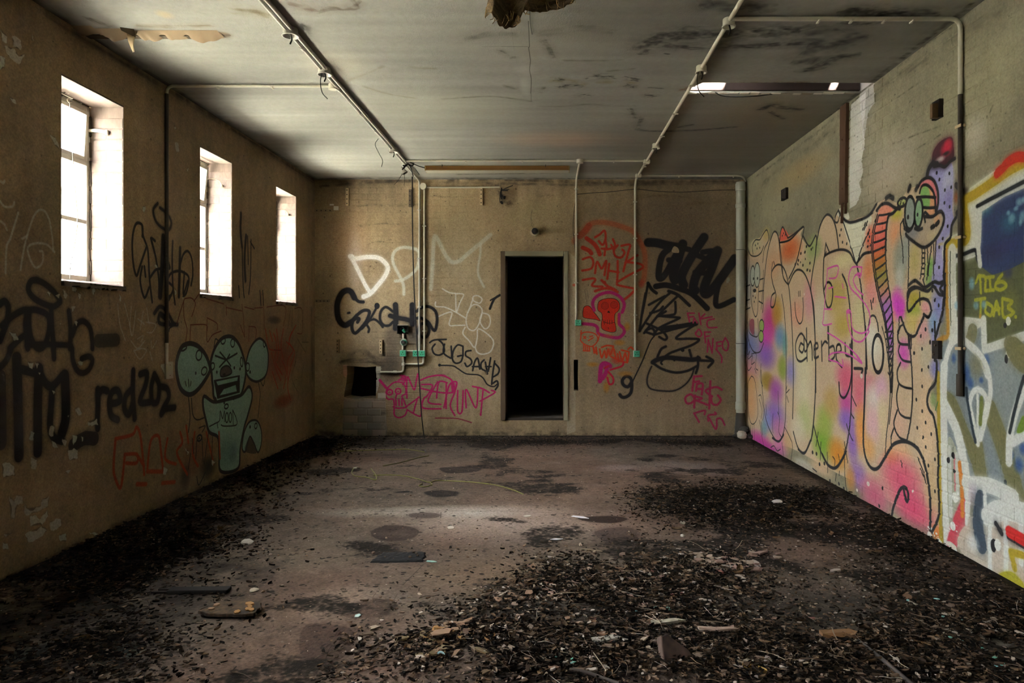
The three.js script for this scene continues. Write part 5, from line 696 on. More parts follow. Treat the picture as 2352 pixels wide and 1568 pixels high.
// ---------------------------------------------------------------- conduits, boxes, wires and other fittings
const galv = flat('#aeaca0', 0.5, 0.15), creamPaint = flat('#bdb9a4', 0.6), darkPaint = flat('#3b342b', 0.75), soot = flat('#191715', 0.9), greenBox = flat('#3fa37a', 0.6), cable = flat('#1d1b1a', 0.7), rust = flat('#5a3a26', 0.9), ochre = flat('#7a5826', 0.8), tan = flat('#b9a37e', 0.85);
const CZ = (py, drop = 0.02) => -((HIGH - drop - EYE) * FOC) / (752 - py);     // depth of something under the ceiling that shows at height py
function ceilingBox(parent, x, z, mat, r = 0.042, long = 0) {
  const b = obj('junction_box', new THREE.LatheGeometry([[0, 0.05], [r * 0.9, 0.05], [r, 0.045], [r, 0.006], [r * 1.14, 0.006], [r * 1.14, 0], [r * 0.9, 0], [r * 0.86, 0.03], [0, 0.03]].map(([a, c]) => new THREE.Vector2(a, c)), 22).translate(x, HIGH - 0.052, z), mat, parent);
  obj('wire_stub', wire([[x, HIGH - 0.03, z], [x + 0.008, HIGH - 0.07, z], [x, HIGH - 0.1, z + 0.006]], 0.005), cable, b);
  if (long) obj('loose_wire', wire([[x - 0.02, HIGH - 0.04, z], [x - 0.03, HIGH - 0.1, z], [x - 0.015, HIGH - 0.1 - long * 0.5, z], [x + 0.02, HIGH - 0.06 - long, z]], 0.0035), cable, b);
  return b;
}
const saddle = (parent, x, y, z, mat, turn = 0) => obj('saddle', [rbox(0.05, 0.01, 0.014, 0.003).rotateY(turn).translate(x, y, z), new THREE.SphereGeometry(0.005, 8, 6).translate(x, y - 0.006, z)], mat, parent);
{ // the paired run along the left of the ceiling
  const t = thing('conduit_run', 'paired grey conduits along the left of the ceiling with open round boxes and loose wires', 'conduit'), x = -1.6, y = HIGH - 0.019;
  obj('conduit', pipe([[x, y, 1.8], [x, y, -DEPTH + 0.02], [x, 1.06, -DEPTH + 0.02]], 0.0125), galv, t);
  obj('conduit', pipe([[x + 0.034, y, 1.8], [x + 0.034, y, CZ(372)]], 0.0125), galv, t);
  for (const [py, long] of [[72, 0], [162, 0.16], [343, 0], [-150, 0]]) ceilingBox(t, x + 0.015, CZ(py), galv, 0.045, long);
  for (const py of [-60, 110, 205, 262, 300]) obj('coupling', new THREE.CylinderGeometry(0.017, 0.017, 0.05, 12).rotateX(Math.PI / 2).translate(x, y, CZ(py)), galv, t);
  for (const yy of [2.8, 2.2, 1.6]) obj('saddle', rbox(0.05, 0.014, 0.006, 0.002, x, yy, -DEPTH + 0.033), galv, t);
}
{ // the branch from it to the left wall, then down
  const z = CZ(199), t = thing('conduit_run', 'thin conduit crossing from the paired run to the left wall and dropping between the windows', 'conduit');
  obj('conduit', pipe([[-1.62, HIGH - 0.015, z], [LEFT + 0.02, HIGH - 0.015, z], [LEFT + 0.02, by(752) , z]].map((p, i) => (i === 2 ? [p[0], EYE + (752 - 835) * -z / FOC, p[2]] : p)), 0.011), creamPaint, t);
  t.children[0].geometry; for (const px of [625, 500]) saddle(t, ((px - 1260) * -z) / FOC, HIGH - 0.028, z, creamPaint, Math.PI / 2);
  obj('tee_box', cyl(0.032, 0.032, 0.04).translate(-1.63, HIGH - 0.022, z), creamPaint, t);
  obj('drop_pipe', cyl(0.0135, 0.0135, 1.88, 12).translate(LEFT + 0.02, 2.17, z), darkPaint, t);
}
{ // right-hand run
  const x = 1.072, y = HIGH - 0.018, t = thing('conduit_run', 'cream painted conduit along the right of the ceiling with small round boxes', 'conduit');
  obj('conduit', pipe([[x, y, 1.8], [x, y, -DEPTH + 0.1], [x, y - 0.1, -DEPTH + 0.018], [x, by(806), -DEPTH + 0.018]], 0.0135, 0.06), creamPaint, t);
  for (const [py, long] of [[50, 0], [157, 0.16], [334, 0]]) ceilingBox(t, x, CZ(py), creamPaint, 0.036, long);
  for (const py of [370, 402]) obj('tee_box', rbox(0.07, 0.045, 0.07, 0.012, x, HIGH - 0.026, CZ(py)), creamPaint, t);
  for (const py of [193, 258, 310, 380]) saddle(t, x, HIGH - 0.034, CZ(py), creamPaint);
  for (const yy of [2.9, 2.45, 2.0, 1.5]) obj('saddle', rbox(0.05, 0.014, 0.006, 0.002, x, yy, -DEPTH + 0.033), creamPaint, t);
}
{ // branch to the right wall and down it
  const z = CZ(44), t = thing('conduit_run', 'conduit crossing the near right ceiling and dropping down the muralled wall', 'conduit'), y = HIGH - 0.018;
  obj('conduit', pipe([[1.08, y, z], [RIGHT - 0.02, y, z], [RIGHT - 0.02, 2.1, z]], 0.0135, 0.06), creamPaint, t);
  obj('drop_pipe', pipe([[RIGHT - 0.02, 2.72, z], [RIGHT - 0.02, EYE + (752 - 880) * -z / FOC, z]], 0.0142), darkPaint, t);
  obj('end_socket', cyl(0.021, 0.021, 0.13, 16).translate(RIGHT - 0.022, EYE + (752 - 884) * -z / FOC, z), darkPaint, t);
  for (const px of [1880, 1955, 2030, 2095]) saddle(t, ((px - 1260) * -z) / FOC, HIGH - 0.034, z, creamPaint, Math.PI / 2);
  for (const py of [290, 545, 800]) obj('saddle', [rbox(0.006, 0.018, 0.06, 0.002, RIGHT - 0.034, EYE + (752 - py) * -z / FOC, z), new THREE.SphereGeometry(0.009, 10, 8).translate(RIGHT - 0.012, EYE + (752 - py) * -z / FOC, z + 0.026)], tan, t);
}
{ // across the far end of the ceiling
  const z = CZ(370), t = thing('conduit_run', 'conduit crossing the far end of the ceiling in front of the long lamp', 'conduit'), y = HIGH - 0.016;
  obj('conduit', pipe([[-1.58, y, z], [1.07, y, z]], 0.012), creamPaint, t); const xj = (1332 - 1260) * -z / FOC;
  obj('tee_box', cyl(0.038, 0.038, 0.04).translate(xj, HIGH - 0.022, z), creamPaint, t);
  for (const px of [1070, 1200, 1410]) saddle(t, (px - 1260) * -z / FOC, HIGH - 0.03, z, creamPaint, Math.PI / 2);
  obj('branch', pipe([[xj, y, z], [xj, y, -DEPTH + 0.1], [xj, y - 0.09, -DEPTH + 0.018], [xj, by(735), -DEPTH + 0.018]], 0.0125, 0.06), creamPaint, t);
  for (const yy of [3.06, 2.5, 1.9]) obj('saddle', rbox(0.05, 0.014, 0.006, 0.002, xj, yy, -DEPTH + 0.032), creamPaint, t);
}
{
  const z = CZ(404), t = thing('conduit_run', 'thin conduit along the top of the back wall into the right corner', 'conduit'), y = HIGH - 0.016;
  obj('conduit', pipe([[1.07, y, z], [bx(1690), y, z], [RIGHT - 0.02, y - 0.02, -DEPTH + 0.06]], 0.0115, 0.1), creamPaint, t); for (const px of [1560, 1685]) saddle(t, (px - 1260) * -z / FOC, HIGH - 0.03, z, creamPaint, Math.PI / 2);
}
{ // second drop on the back wall with its round box and arm to the torn wires
  const t = thing('conduit_run', 'pale conduit on the back wall from a round box down to the green sockets', 'conduit'), z = -DEPTH + 0.018, x = bx(975.5);
  obj('junction_box', cyl(0.04, 0.04, 0.045).rotateX(Math.PI / 2).translate(bx(973), by(429), -DEPTH + 0.026), creamPaint, t);
  obj('conduit', pipe([[x, by(432), z], [x, by(804), z]], 0.012), creamPaint, t); obj('arm', pipe([[bx(976), by(431), z], [bx(1100), by(431), z], [bx(1148), by(430), z]], 0.0105), creamPaint, t);
  for (const py of [520, 640, 760]) obj('saddle', rbox(0.05, 0.014, 0.006, 0.002, x, by(py), -DEPTH + 0.032), creamPaint, t);
}
{ // conduits below the sockets
  const t = thing('conduit_run', 'cream conduit stepping from the green sockets down to the hole in the back wall', 'conduit'), z = -DEPTH + 0.018;
  obj('conduit', pipe([[bx(973), by(818), z], [bx(973), by(836), z], [bx(927), by(836), z], [bx(927), by(854), z], [bx(874), by(854), z]], 0.0125, 0.035), creamPaint, t);
  obj('conduit', pipe([[bx(926), by(818), z], [bx(927), by(834), z]], 0.0125), creamPaint, t); obj('tee_box', rbox(0.04, 0.04, 0.04, 0.01, bx(927), by(836), z), creamPaint, t); obj('coupling', cyl(0.018, 0.018, 0.04, 14).rotateZ(Math.PI / 2).translate(bx(908), by(854), z), creamPaint, t);
  obj('conduit', pipe([[bx(936), by(806), z], [bx(950), by(806), z]], 0.0115), creamPaint, t); obj('conduit', pipe([[bx(926), by(803), z], [bx(927), by(766), z]], 0.0125), creamPaint, t);
}
function socket(px, py, w, h, label, gangs = 1) {
  const t = thing('socket_box', label, 'socket', [bx(px), by(py), -DEPTH]);
  obj('back_box', rbox(w, h, 0.045, 0.006, 0, 0, 0.0235), flat('#9fb39f', 0.6), t);
  for (let g = 0; g < gangs; g++) {
    const x = gangs > 1 ? (g - 0.5) * w * 0.5 : 0, f = obj('face_plate', rbox(w / gangs - 0.008, h - 0.008, 0.008, 0.003, x, 0, 0.05), greenBox, t);
    obj('socket_hole', [box(0.008, 0.014, 0.004, x, 0.014, 0.0545), box(0.013, 0.007, 0.004, x - 0.013, -0.01, 0.0545), box(0.013, 0.007, 0.004, x + 0.013, -0.01, 0.0545)], soot, f);
  }
  return t;
}
socket(1327.5, 741, 0.078, 0.078, 'green socket box right of the doorway at the end of its conduit'); socket(1461.5, 812, 0.08, 0.08, 'lower green socket box between the red skull and the black scrawl'); socket(927, 811, 0.08, 0.08, 'single green socket box left of the double one under the scorch');
socket(963.5, 811.5, 0.155, 0.078, 'double green socket box at the foot of two conduits on the back wall', 2);
{
  const t = thing('switch', 'burnt round switch with a green rim above the single socket box', 'switch', [bx(928), by(786), -DEPTH]);
  obj('base', cyl(0.044, 0.048, 0.03).rotateX(Math.PI / 2).translate(0, 0, 0.016), flat('#8f9a86', 0.7), t); obj('rim', new THREE.TorusGeometry(0.03, 0.008, 8, 20, 4.2).translate(0.01, -0.004, 0.034), flat('#23684d', 0.7), t); obj('core', cyl(0.022, 0.026, 0.03, 14).rotateX(Math.PI / 2).translate(-0.006, 0.004, 0.036), soot, t);
}
{
  const t = thing('meter_box', 'scorched black box with a broken green socket under the broad black letters', 'box', [bx(926), by(757), -DEPTH]);
  obj('case', [rbox(0.13, 0.1, 0.008, 0.003, 0, 0, 0.006), rbox(0.13, 0.008, 0.06, 0.003, 0, 0.048, 0.03), rbox(0.008, 0.1, 0.06, 0.003, -0.062, 0, 0.03), rbox(0.008, 0.08, 0.04, 0.003, 0.062, 0.01, 0.02)], soot, t); obj('lid', rbox(0.12, 0.006, 0.05, 0.002, 0, 0.06, 0.028), flat('#b5ad94', 0.8), t); obj('socket', cyl(0.022, 0.024, 0.03, 12).rotateX(Math.PI / 2).rotateY(0.3).translate(0.02, -0.012, 0.03), flat('#23805c', 0.6), t); objs('wire', [wire([[-0.03, 0.02, 0.01], [-0.02, 0, 0.04], [0.01, -0.03, 0.03]], 0.004), wire([[-0.01, 0.03, 0.01], [0.02, 0.02, 0.05], [0.03, -0.02, 0.04]], 0.004)], cable, t);
}
{ // long lamp
  const z = -8.0, x0 = (976 - 1260) * 8 / FOC, x1 = (1308 - 1260) * 8 / FOC, w = x1 - x0, t = thing('fluorescent_lamp', 'long unlit lamp casing with a yellowed side, close under the far ceiling', 'lamp', [(x0 + x1) / 2, HIGH, z]);
  obj('casing', [rbox(w, 0.012, 0.13, 0.004, 0, -0.052, -0.07), rbox(w, 0.05, 0.01, 0.004, 0, -0.03, -0.135)], flat('#a6a290', 0.7), t); obj('side_panel', rbox(w - 0.01, 0.052, 0.012, 0.005, 0, -0.028, 0), ochre, t);
  for (const s of [-1, 1]) obj('end_cap', rbox(0.014, 0.056, 0.145, 0.006, s * (w / 2 - 0.004), -0.03, -0.065), flat('#94804f', 0.75), t);
  for (const k of [-0.62, 0.55]) obj('hanger', [cyl(0.003, 0.003, 0.03, 6).translate(k, -0.012, 0.03), box(0.006, 0.006, 0.05, k, -0.002, 0.02)], cable, t); obj('seam', box(w - 0.04, 0.003, 0.004, 0, -0.036, 0.008), flat('#70491c', 0.8), t); obj('lead', wire([[-w / 2, -0.03, 0], [-w / 2 - 0.06, -0.02, 0.05], [-w / 2 - 0.14, 0.0, 0.16]], 0.005), cable, t);
}
{
  const t = thing('wall_lamp', 'small round dark lamp fitting on the wall above the doorway', 'lamp', [bx(1228), by(533), -DEPTH]);
  obj('base', cyl(0.05, 0.056, 0.03, 24).rotateX(Math.PI / 2).translate(0, 0, 0.016), flat('#a89c80', 0.8), t); obj('holder', new THREE.LatheGeometry([[0, 0.08], [0.022, 0.08], [0.036, 0.07], [0.04, 0.04], [0.04, 0]].map(([a, c]) => new THREE.Vector2(a, c)), 22).rotateX(Math.PI / 2).translate(0.004, 0.006, 0.02), flat('#1f1e20', 0.4), t); obj('flex', wire([[-0.01, 0.04, 0.01], [-0.04, 0.1, 0.004], [-0.045, 0.2, 0.004], [-0.03, 0.28, 0.004]], 0.0025), flat('#5a5142', 0.8), t);
}
{ // cable hanging down in front of the back wall
  const p = [[947, 378], [947, 480], [948, 560], [951, 660], [957, 780], [963, 870], [969, 960], [975, 1010]].map(([x, y], i) => onBack(x, y, 0.16 - i * 0.004));
  p.push(onFloor(977, 1040).map((v, i) => (i === 1 ? 0.012 : v)));
  tag(obj('hanging_cable', wire(p, 0.0075, 7, 12), cable), 'black cable hanging from the ceiling box past the green sockets to the floor', 'cable');
}
{ // wires along the top of the back wall
  tag(obj('loose_wire', wire([[1326, 446], [1360, 443], [1396, 441], [1440, 436], [1462, 434]].map(([x, y]) => onBack(x, y, 0.02)), 0.004), cable), 'thin black wire strung between the two right conduits on the back wall', 'wire');
  tag(obj('loose_wire', wire([[1464, 434], [1520, 440], [1570, 441], [1640, 437], [1688, 436]].map(([x, y]) => onBack(x, y, 0.02)), 0.004), cable), 'thin black wire strung from the right conduit to the drainpipe', 'wire');
  tag(obj('loose_wire', wire([[1324, 448], [1319, 480], [1316, 520], [1319, 560], [1323, 600], [1324, 690]].map(([x, y]) => onBack(x, y, 0.014)), 0.003), cable), 'slack wire looping beside the conduit right of the doorway', 'wire');
  const t = thing('torn_wires', 'torn black cable ends splaying from the pale conduit arm', 'wire', onBack(1152, 440));
  for (let i = 0; i < 7; i++) { const a = rr(-2.2, 0.6), l = rr(0.06, 0.2); obj('strand', wire([[0, rr(0, 0.05), 0.01], [0.5 * l * Math.cos(a), 0.5 * l * Math.sin(a), rr(0.03, 0.08)], [l * Math.cos(a) + 0.02, l * Math.sin(a), rr(0.03, 0.1)]], rr(0.004, 0.009)), cable, t); }
  for (let i = 0; i < 3; i++) obj('cap', cyl(0.016, 0.013, 0.035, 10).rotateZ(rr(-1, 1)).translate(rr(0, 0.06), rr(-0.15, -0.03), 0.05), soot, t);
  const c = thing('wire_bundle', 'frayed wires and rag hanging where the paired conduits meet the crossing one', 'wire', [-1.56, HIGH, CZ(376)]);
  for (let i = 0; i < 8; i++) { const a = rr(0, 6.28), l = rr(0.05, 0.14); obj('strand', wire([[0, -0.02, 0], [l * 0.5 * Math.cos(a), -0.05, l * 0.5 * Math.sin(a)], [l * Math.cos(a), -rr(0.02, 0.14), l * Math.sin(a)]], rr(0.003, 0.007)), cable, c); }
  obj('rag', new THREE.ConeGeometry(0.035, 0.09, 9, 3, true).rotateZ(0.5).translate(-0.05, -0.09, 0.02), flat('#8b877b', 0.9), c);
  obj('strand', wire([[-0.05, -0.1, 0], [-0.1, -0.2, 0.02], [-0.15, -0.26, 0.03]], 0.0022), cable, c); obj('strand', wire([[-0.04, -0.1, 0], [-0.04, -0.2, 0], [-0.045, -0.27, 0]], 0.0022), cable, c);
  tag(obj('loose_wire', wire([[-1.63, HIGH - 0.03, CZ(316)], [-1.66, HIGH - 0.08, CZ(316)], [-1.63, HIGH - 0.16, CZ(316)], [-1.59, HIGH - 0.24, CZ(316)], [-1.6, HIGH - 0.3, CZ(316)]], 0.0025), cable), 'thin wire dangling beside the paired conduits near the far end', 'wire');
}
// perforated brackets
function bracket(p, len, label, turn = 0, mat = tan, deep = 0.028) {
  const t = thing('wall_bracket', label, 'bracket', p); const g = new THREE.Group(); g.name = 'plate'; 
  const plate = obj('plate', [rbox(0.034, len, 0.006, 0.002, -0.012, 0, deep), rbox(0.006, len, deep, 0.002, 0.004, 0, deep / 2)], mat, t); objs('screw', [...Array(4)].map((_, i) => cyl(0.007, 0.007, 0.006, 10).rotateX(Math.PI / 2).translate(-0.013, len * (0.38 - i * 0.25), deep + 0.004)), soot, plate);
  t.rotation.z = turn; return t;
}
bracket(onBack(801, 453), 0.22, 'perforated upright bracket high on the back wall, nearest the left corner'); bracket(onBack(945, 456), 0.22, 'perforated upright bracket behind the hanging cable high on the back wall', 0, flat('#5a4e3c', 0.8)); bracket(onBack(1108, 452), 0.21, 'perforated upright bracket high on the back wall beside the torn wires');
bracket(onBack(779, 795), 0.17, 'short bracket above the hole, on its left', 0, flat('#8a7554', 0.85)); bracket(onBack(878, 796), 0.17, 'short bracket above the hole, on its right');
bracket(onBack(745, 482), 0.22, 'level bracket with a torn white tab in the left corner of the back wall', Math.PI / 2, flat('#8a7a60', 0.8)); bracket(onBack(742, 689), 0.18, 'level bracket low in the left corner, beside the broad black letters', Math.PI / 2, flat('#7a6d58', 0.8));
tag(obj('white_tab', [rbox(0.06, 0.05, 0.012, 0.003, ...onBack(772, 478, 0.03)), rbox(0.05, 0.02, 0.012, 0.003, ...onBack(762, 470, 0.03))], flat('#d2cdc0', 0.8)), 'torn white tab on the level bracket in the left corner', 'tab');
{ // drainpipe
  const x = bx(1697), z = -DEPTH + 0.075, white = flat('#a3a596', 0.45), t = thing('drainpipe', 'pale drainpipe standing in the right corner of the back wall', 'pipe', [x, 0, z]);
  obj('pipe', new THREE.LatheGeometry([[0.054, 0.3], [0.054, HIGH - 0.05]].map(([a, c]) => new THREE.Vector2(a, c)), 30), white, t);
  for (const [y, h] of [[by(432), 0.09], [by(475), 0.05], [by(930), 0.1]]) obj('collar', new THREE.LatheGeometry([[0.055, -h / 2], [0.061, -h / 2 + 0.006], [0.061, h / 2 - 0.006], [0.055, h / 2]].map(([a, c]) => new THREE.Vector2(a, c)), 28).translate(0, y, 0), white, t);
  for (const y of [2.3, 1.15]) obj('clip', [new THREE.TorusGeometry(0.058, 0.005, 6, 24).rotateX(Math.PI / 2).translate(0, y, 0), box(0.02, 0.02, 0.03, 0, y, -0.06)], flat('#5e5c52', 0.6), t);
  obj('broken_foot', new THREE.LatheGeometry([[0.05, 0.3], [0.057, 0.26], [0.06, 0.2], [0.07, 0.1], [0.075, 0.0]].map(([a, c]) => new THREE.Vector2(a, c)), 14), flat('#3a3731', 0.95), t);
}
// things on the right wall
{
  const d0 = 453 * DEPTH / (1950 - 1260), d1 = 453 * DEPTH / (1936 - 1260), z = -(d0 + d1) / 2, y0 = EYE + (752 - 467) * -z / FOC, h = HIGH - y0 - 0.01;
  const g = new THREE.BoxGeometry(0.03, h, d1 - d0, 2, 26, 3), p = g.attributes.position; for (let i = 0; i < p.count; i++) { p.setZ(i, p.getZ(i) * (1 + 0.3 * (fbm(p.getY(i) * 5, 3) - 0.5)) + 0.012 * Math.sin(p.getY(i) * 3)); p.setX(i, p.getX(i) + 0.006 * (fbm(p.getY(i) * 9, p.getZ(i) * 30) - 0.5)); } g.computeVertexNormals();
  const t = thing('timber_batten', 'dark brown timber batten fixed upright on the right wall below the gap in the ceiling', 'batten', [RIGHT - 0.014, y0, z]); obj('board', g.translate(0, h / 2, 0), flat('#523926', 0.9), t); objs('nail', [0.15, 0.4, 0.65].map((k) => new THREE.SphereGeometry(0.006, 8, 6).translate(-0.017, h * k, 0)), rust, t); objs('splinter', [rbox(0.02, 0.2, 0.016, 0.003, -0.004, -0.06, -0.03).rotateX(0.06), rbox(0.02, 0.12, 0.014, 0.003, -0.002, -0.03, 0.03)], flat('#4a3020', 0.9), t);
}
function wallBlock(px, py, w, h, label, name = 'wall_plug', wedge = false) {
  const p = onRight(px, py), t = thing(name, label, 'block', p); obj('plate', rbox(0.03, h, w, 0.004, -0.012, 0, 0), flat('#241c17', 0.85), t); objs('bolt', [cyl(0.008, 0.008, 0.01, 8).rotateZ(Math.PI / 2).translate(-0.03, h * 0.25, 0.01), cyl(0.008, 0.008, 0.01, 8).rotateZ(Math.PI / 2).translate(-0.03, -h * 0.25, -0.01)], flat('#4a4038', 0.7), t);
  if (wedge) obj('wedge', rbox(0.05, h * 0.8, w * 0.34, 0.006, -0.04, -h * 0.12, w * 0.22).rotateX(0.05), flat('#5f4a30', 0.9), t); return t;
}
wallBlock(2158, 252, 0.09, 0.115, 'dark iron block with a wooden wedge, high on the right wall', 'wall_plug', true); wallBlock(2157, 803, 0.075, 0.115, 'dark iron block on the edge of the first mural, beside the drop pipe'); wallBlock(1805, 446, 0.15, 0.115, 'flat dark block on the right wall above the mural, near the far corner');
// light switch plate low on the left wall
{ const p = onLeft(388, 850, 0.012), t = thing('wall_plate', 'pale square cover plate under the drop pipe on the left wall', 'plate', p); obj('cover', rbox(0.016, 0.13, 0.1, 0.004), flat('#a29a84', 0.8), t); objs('screw', [cyl(0.004, 0.004, 0.004, 8).rotateZ(Math.PI / 2).translate(0.009, 0.04, 0), cyl(0.004, 0.004, 0.004, 8).rotateZ(Math.PI / 2).translate(0.009, -0.04, 0)], rust, t); }
// cord, wire tangle in the first window
{
  const t = thing('pull_cord', 'thin frayed cord hanging from the top of the nearest window', 'cord', onLeft(160, 232, -0.19)); const o = t.position, q = (x, y, off) => { const p = onLeft(x, y, off); return [p[0] - o.x, p[1] - o.y, p[2] - o.z]; };
  obj('cord', wire([q(160, 232, -0.19), q(163, 290, -0.18), q(166, 340, -0.17), q(173, 440, -0.16), q(178, 505, -0.16), q(170, 570, -0.16), q(162, 608, -0.17), q(161, 640, -0.17)], 0.0026), flat('#8a8378', 0.9), t); obj('ring', new THREE.TorusGeometry(0.014, 0.004, 8, 16).rotateY(1.2).translate(0, 0.004, 0), flat('#b5ad9a', 0.6), t);
  for (let i = 0; i < 9; i++) obj('curl', new THREE.TorusGeometry(rr(0.012, 0.03), 0.0035, 6, 16, rr(3, 6)).rotateX(rr(0, 3)).rotateY(rr(0, 3)).translate(rr(-0.02, 0.03), rr(0.0, 0.11), rr(-0.02, 0.08)), pick([flat('#9a907e', 0.8), flat('#4f463b', 0.8)]), t);
}
// torn sheets and flaps hanging from the ceiling
function flap(w, h, nx, ny, shape, mat, name, parent) { const g = new THREE.PlaneGeometry(w, h, nx, ny), p = g.attributes.position; for (let i = 0; i < p.count; i++) { const [a, b, c] = shape(p.getX(i) / w + 0.5, 0.5 - p.getY(i) / h, i); p.setXYZ(i, a, b, c); } g.computeVertexNormals(); const back = g.clone(); const q = back.attributes.position, n = g.attributes.normal; for (let i = 0; i < q.count; i++) q.setXYZ(i, q.getX(i) - n.getX(i) * 0.006, q.getY(i) - n.getY(i) * 0.006, q.getZ(i) - n.getZ(i) * 0.006); return obj(name, [g, back], mat, parent); }
{
  const z = -3.72, X = (px) => (px - 1260) * -z / FOC, Y = (py) => EYE + (752 - py) * -z / FOC, t = thing('torn_insulation', 'ragged brown sheet of torn insulation hanging from the near ceiling', 'insulation', [0, HIGH, z]);
  const edge = [[1112, 28], [1122, 34], [1136, 42], [1146, 54], [1158, 46], [1166, 38], [1178, 42], [1190, 46], [1202, 34], [1208, 22], [1222, 18], [1240, 14], [1262, 10], [1290, 8], [1312, 3], [1324, -6]];
  const low = (u) => { const k = u * (edge.length - 1), i = Math.min(edge.length - 2, Math.floor(k)), f = k - i; return [edge[i][0] + (edge[i + 1][0] - edge[i][0]) * f, edge[i][1] + (edge[i + 1][1] - edge[i][1]) * f]; };
  const brown = new THREE.MeshStandardMaterial({ map: plain('#ecc890', [[0.12, 150], [0.04, 170], [0.01, 180]]), roughness: 1, bumpMap: roughBump, bumpScale: 0.01 });
  flap(1, 1, 60, 14, (u, v) => { const [px, py] = low(u), y1 = Y(py) - HIGH + 0.012 * (vnoise(u * 60, 4) - 0.5), topX = X(1130 + u * 190); return [topX + (X(px) - topX) * v, y1 * v, 0.07 * (fbm(u * 7, v * 3) - 0.5) + 0.1 * v * Math.sin(u * 14) * (u < 0.6 ? 1 : 0.4) - 0.05 * v]; }, brown, 'sheet', t);
  for (let i = 0; i < 26; i++) { const [px, py] = low(rr(0.02, 0.98)), x = X(px), y = Y(py) - HIGH; obj('fibre', wire([[x, y + 0.02, rr(-0.02, 0.04)], [x + rr(-0.015, 0.015), y - 0.01, rr(-0.02, 0.05)], [x + rr(-0.03, 0.03), y - rr(0.015, 0.04), rr(-0.02, 0.06)]], rr(0.001, 0.0022), 4, 5), flat('#9a7c4e', 1), t); }
  tag(obj('crack_wire', wire([[X(1213), HIGH - 0.004, CZ(30)], [X(1214) - 0.005, HIGH - 0.006, CZ(60)], [X(1215), HIGH - 0.004, CZ(85)]], 0.002), cable), 'hair thin wire on the ceiling behind the torn insulation', 'wire');
}
{
  const t = thing('peeling_board', 'sagging edge of ceiling board with peeled paper in the near left corner', 'ceiling board', [0, HIGH, 0]); const paper = flat('#857257', 0.95), under = flat('#4b4030', 1);
  for (const [x0, x1, y, dip] of [[150, 232, 74, 0.03], [234, 300, 80, 0.035], [318, 380, 84, 0.03], [380, 440, 84, 0.028], [430, 515, 84, 0.034]]) { const a = onCeil(x0, y), b = onCeil(x1, y); flap(1, 1, 14, 6, (u, v) => [a[0] + (b[0] - a[0]) * u, -dip * v * (0.5 + 0.8 * vnoise(u * 5 + x0, 1)) * Math.sin(Math.PI * clamp(u, 0.06, 0.94)) - 0.002, a[2] + (b[2] - a[2]) * u + 0.1 - v * 0.1], paper, 'paper_curl', t); }
  const c = onCeil(303, 72); flap(1, 1, 6, 10, (u, v) => [c[0] + (u - 0.5) * 0.075 * (1 - v * 0.82) + 0.01 * v, -0.13 * v, c[2] + 0.02 * Math.sin(v * 3) + 0.02 * (u - 0.5)], flat('#bda985', 0.95), 'paper_flap', t);
  objs('broken_edge', [...Array(12)].map((_, i) => { const q = onCeil(190 + i * 27, 88); return rbox(0.09, 0.01, 0.05, 0.003, q[0], -0.006, q[2] + 0.04); }), under, t);
  const k = onCeil(275, 62); flap(1, 1, 5, 3, (u, v) => [k[0] + u * 0.07, -0.015 * v - 0.03 * u * v, k[2] - u * 0.03 - v * 0.015], under, 'splinter', t);
}
{ // the broken edge of the ceiling gap
  const t = thing('broken_board_edge', 'ragged plasterboard lip along the gap in the ceiling by the right wall', 'ceiling board', [0, HIGH, 0]); for (let i = 0; i < 16; i++) { const x = 1.12 + i * 0.082; obj('paper_lip', rbox(rr(0.05, 0.09), 0.004, rr(0.015, 0.03), 0.001).rotateX(rr(-0.5, 0.2)).rotateY(rr(-0.1, 0.1)).translate(x, -0.006 - rr(0, 0.008), -5.524 + 0.01), flat(pick(['#cfc7b4', '#b7ad98', '#8a7f6c']), 0.95), t); }
  obj('hanging_lead', wire([[1.3, -0.004, -5.5], [1.35, -0.03, -5.5], [1.6, -0.032, -5.51], [1.75, -0.012, -5.52]], 0.004), cable, t);
}
// ---------------------------------------------------------------- what lies on the floor
const lieAt = (x, z, lift = 0) => [x, high(x, z) + lift, z];
function shard(n, w, d, h, jag = 0.35) {                            // a flat broken piece: irregular outline, thickness, slightly warped
  const s = []; for (let i = 0; i < n; i++) { const a = (i / n) * Math.PI * 2, r = 1 - jag * rnd(); s.push(new THREE.Vector2(Math.cos(a) * r * w / 2, Math.sin(a) * r * d / 2)); }
  const g = new THREE.ExtrudeGeometry(new THREE.Shape(s), { depth: h, bevelEnabled: false }).rotateX(-Math.PI / 2), p = g.attributes.position; for (let i = 0; i < p.count; i++) p.setY(i, p.getY(i) + 0.25 * h * Math.sin(p.getX(i) * 60) + 0.3 * h * Math.cos(p.getZ(i) * 50)); g.computeVertexNormals(); return g;
}
function leafGeo(l, w, curl) { const g = new THREE.PlaneGeometry(l, w, 6, 4).rotateX(-Math.PI / 2), p = g.attributes.position; for (let i = 0; i < p.count; i++) { const u = p.getX(i) / l + 0.5, v = p.getZ(i) / w; const k = Math.pow(Math.sin(Math.PI * clamp(u * 0.96 + 0.02)), 0.8); p.setZ(i, v * k * w); p.setY(i, curl * (Math.abs(v) * 2) ** 2 * w * 0.8 + curl * l * 0.5 * (u - 0.4) ** 2 + 0.004); } g.computeVertexNormals(); return g; }
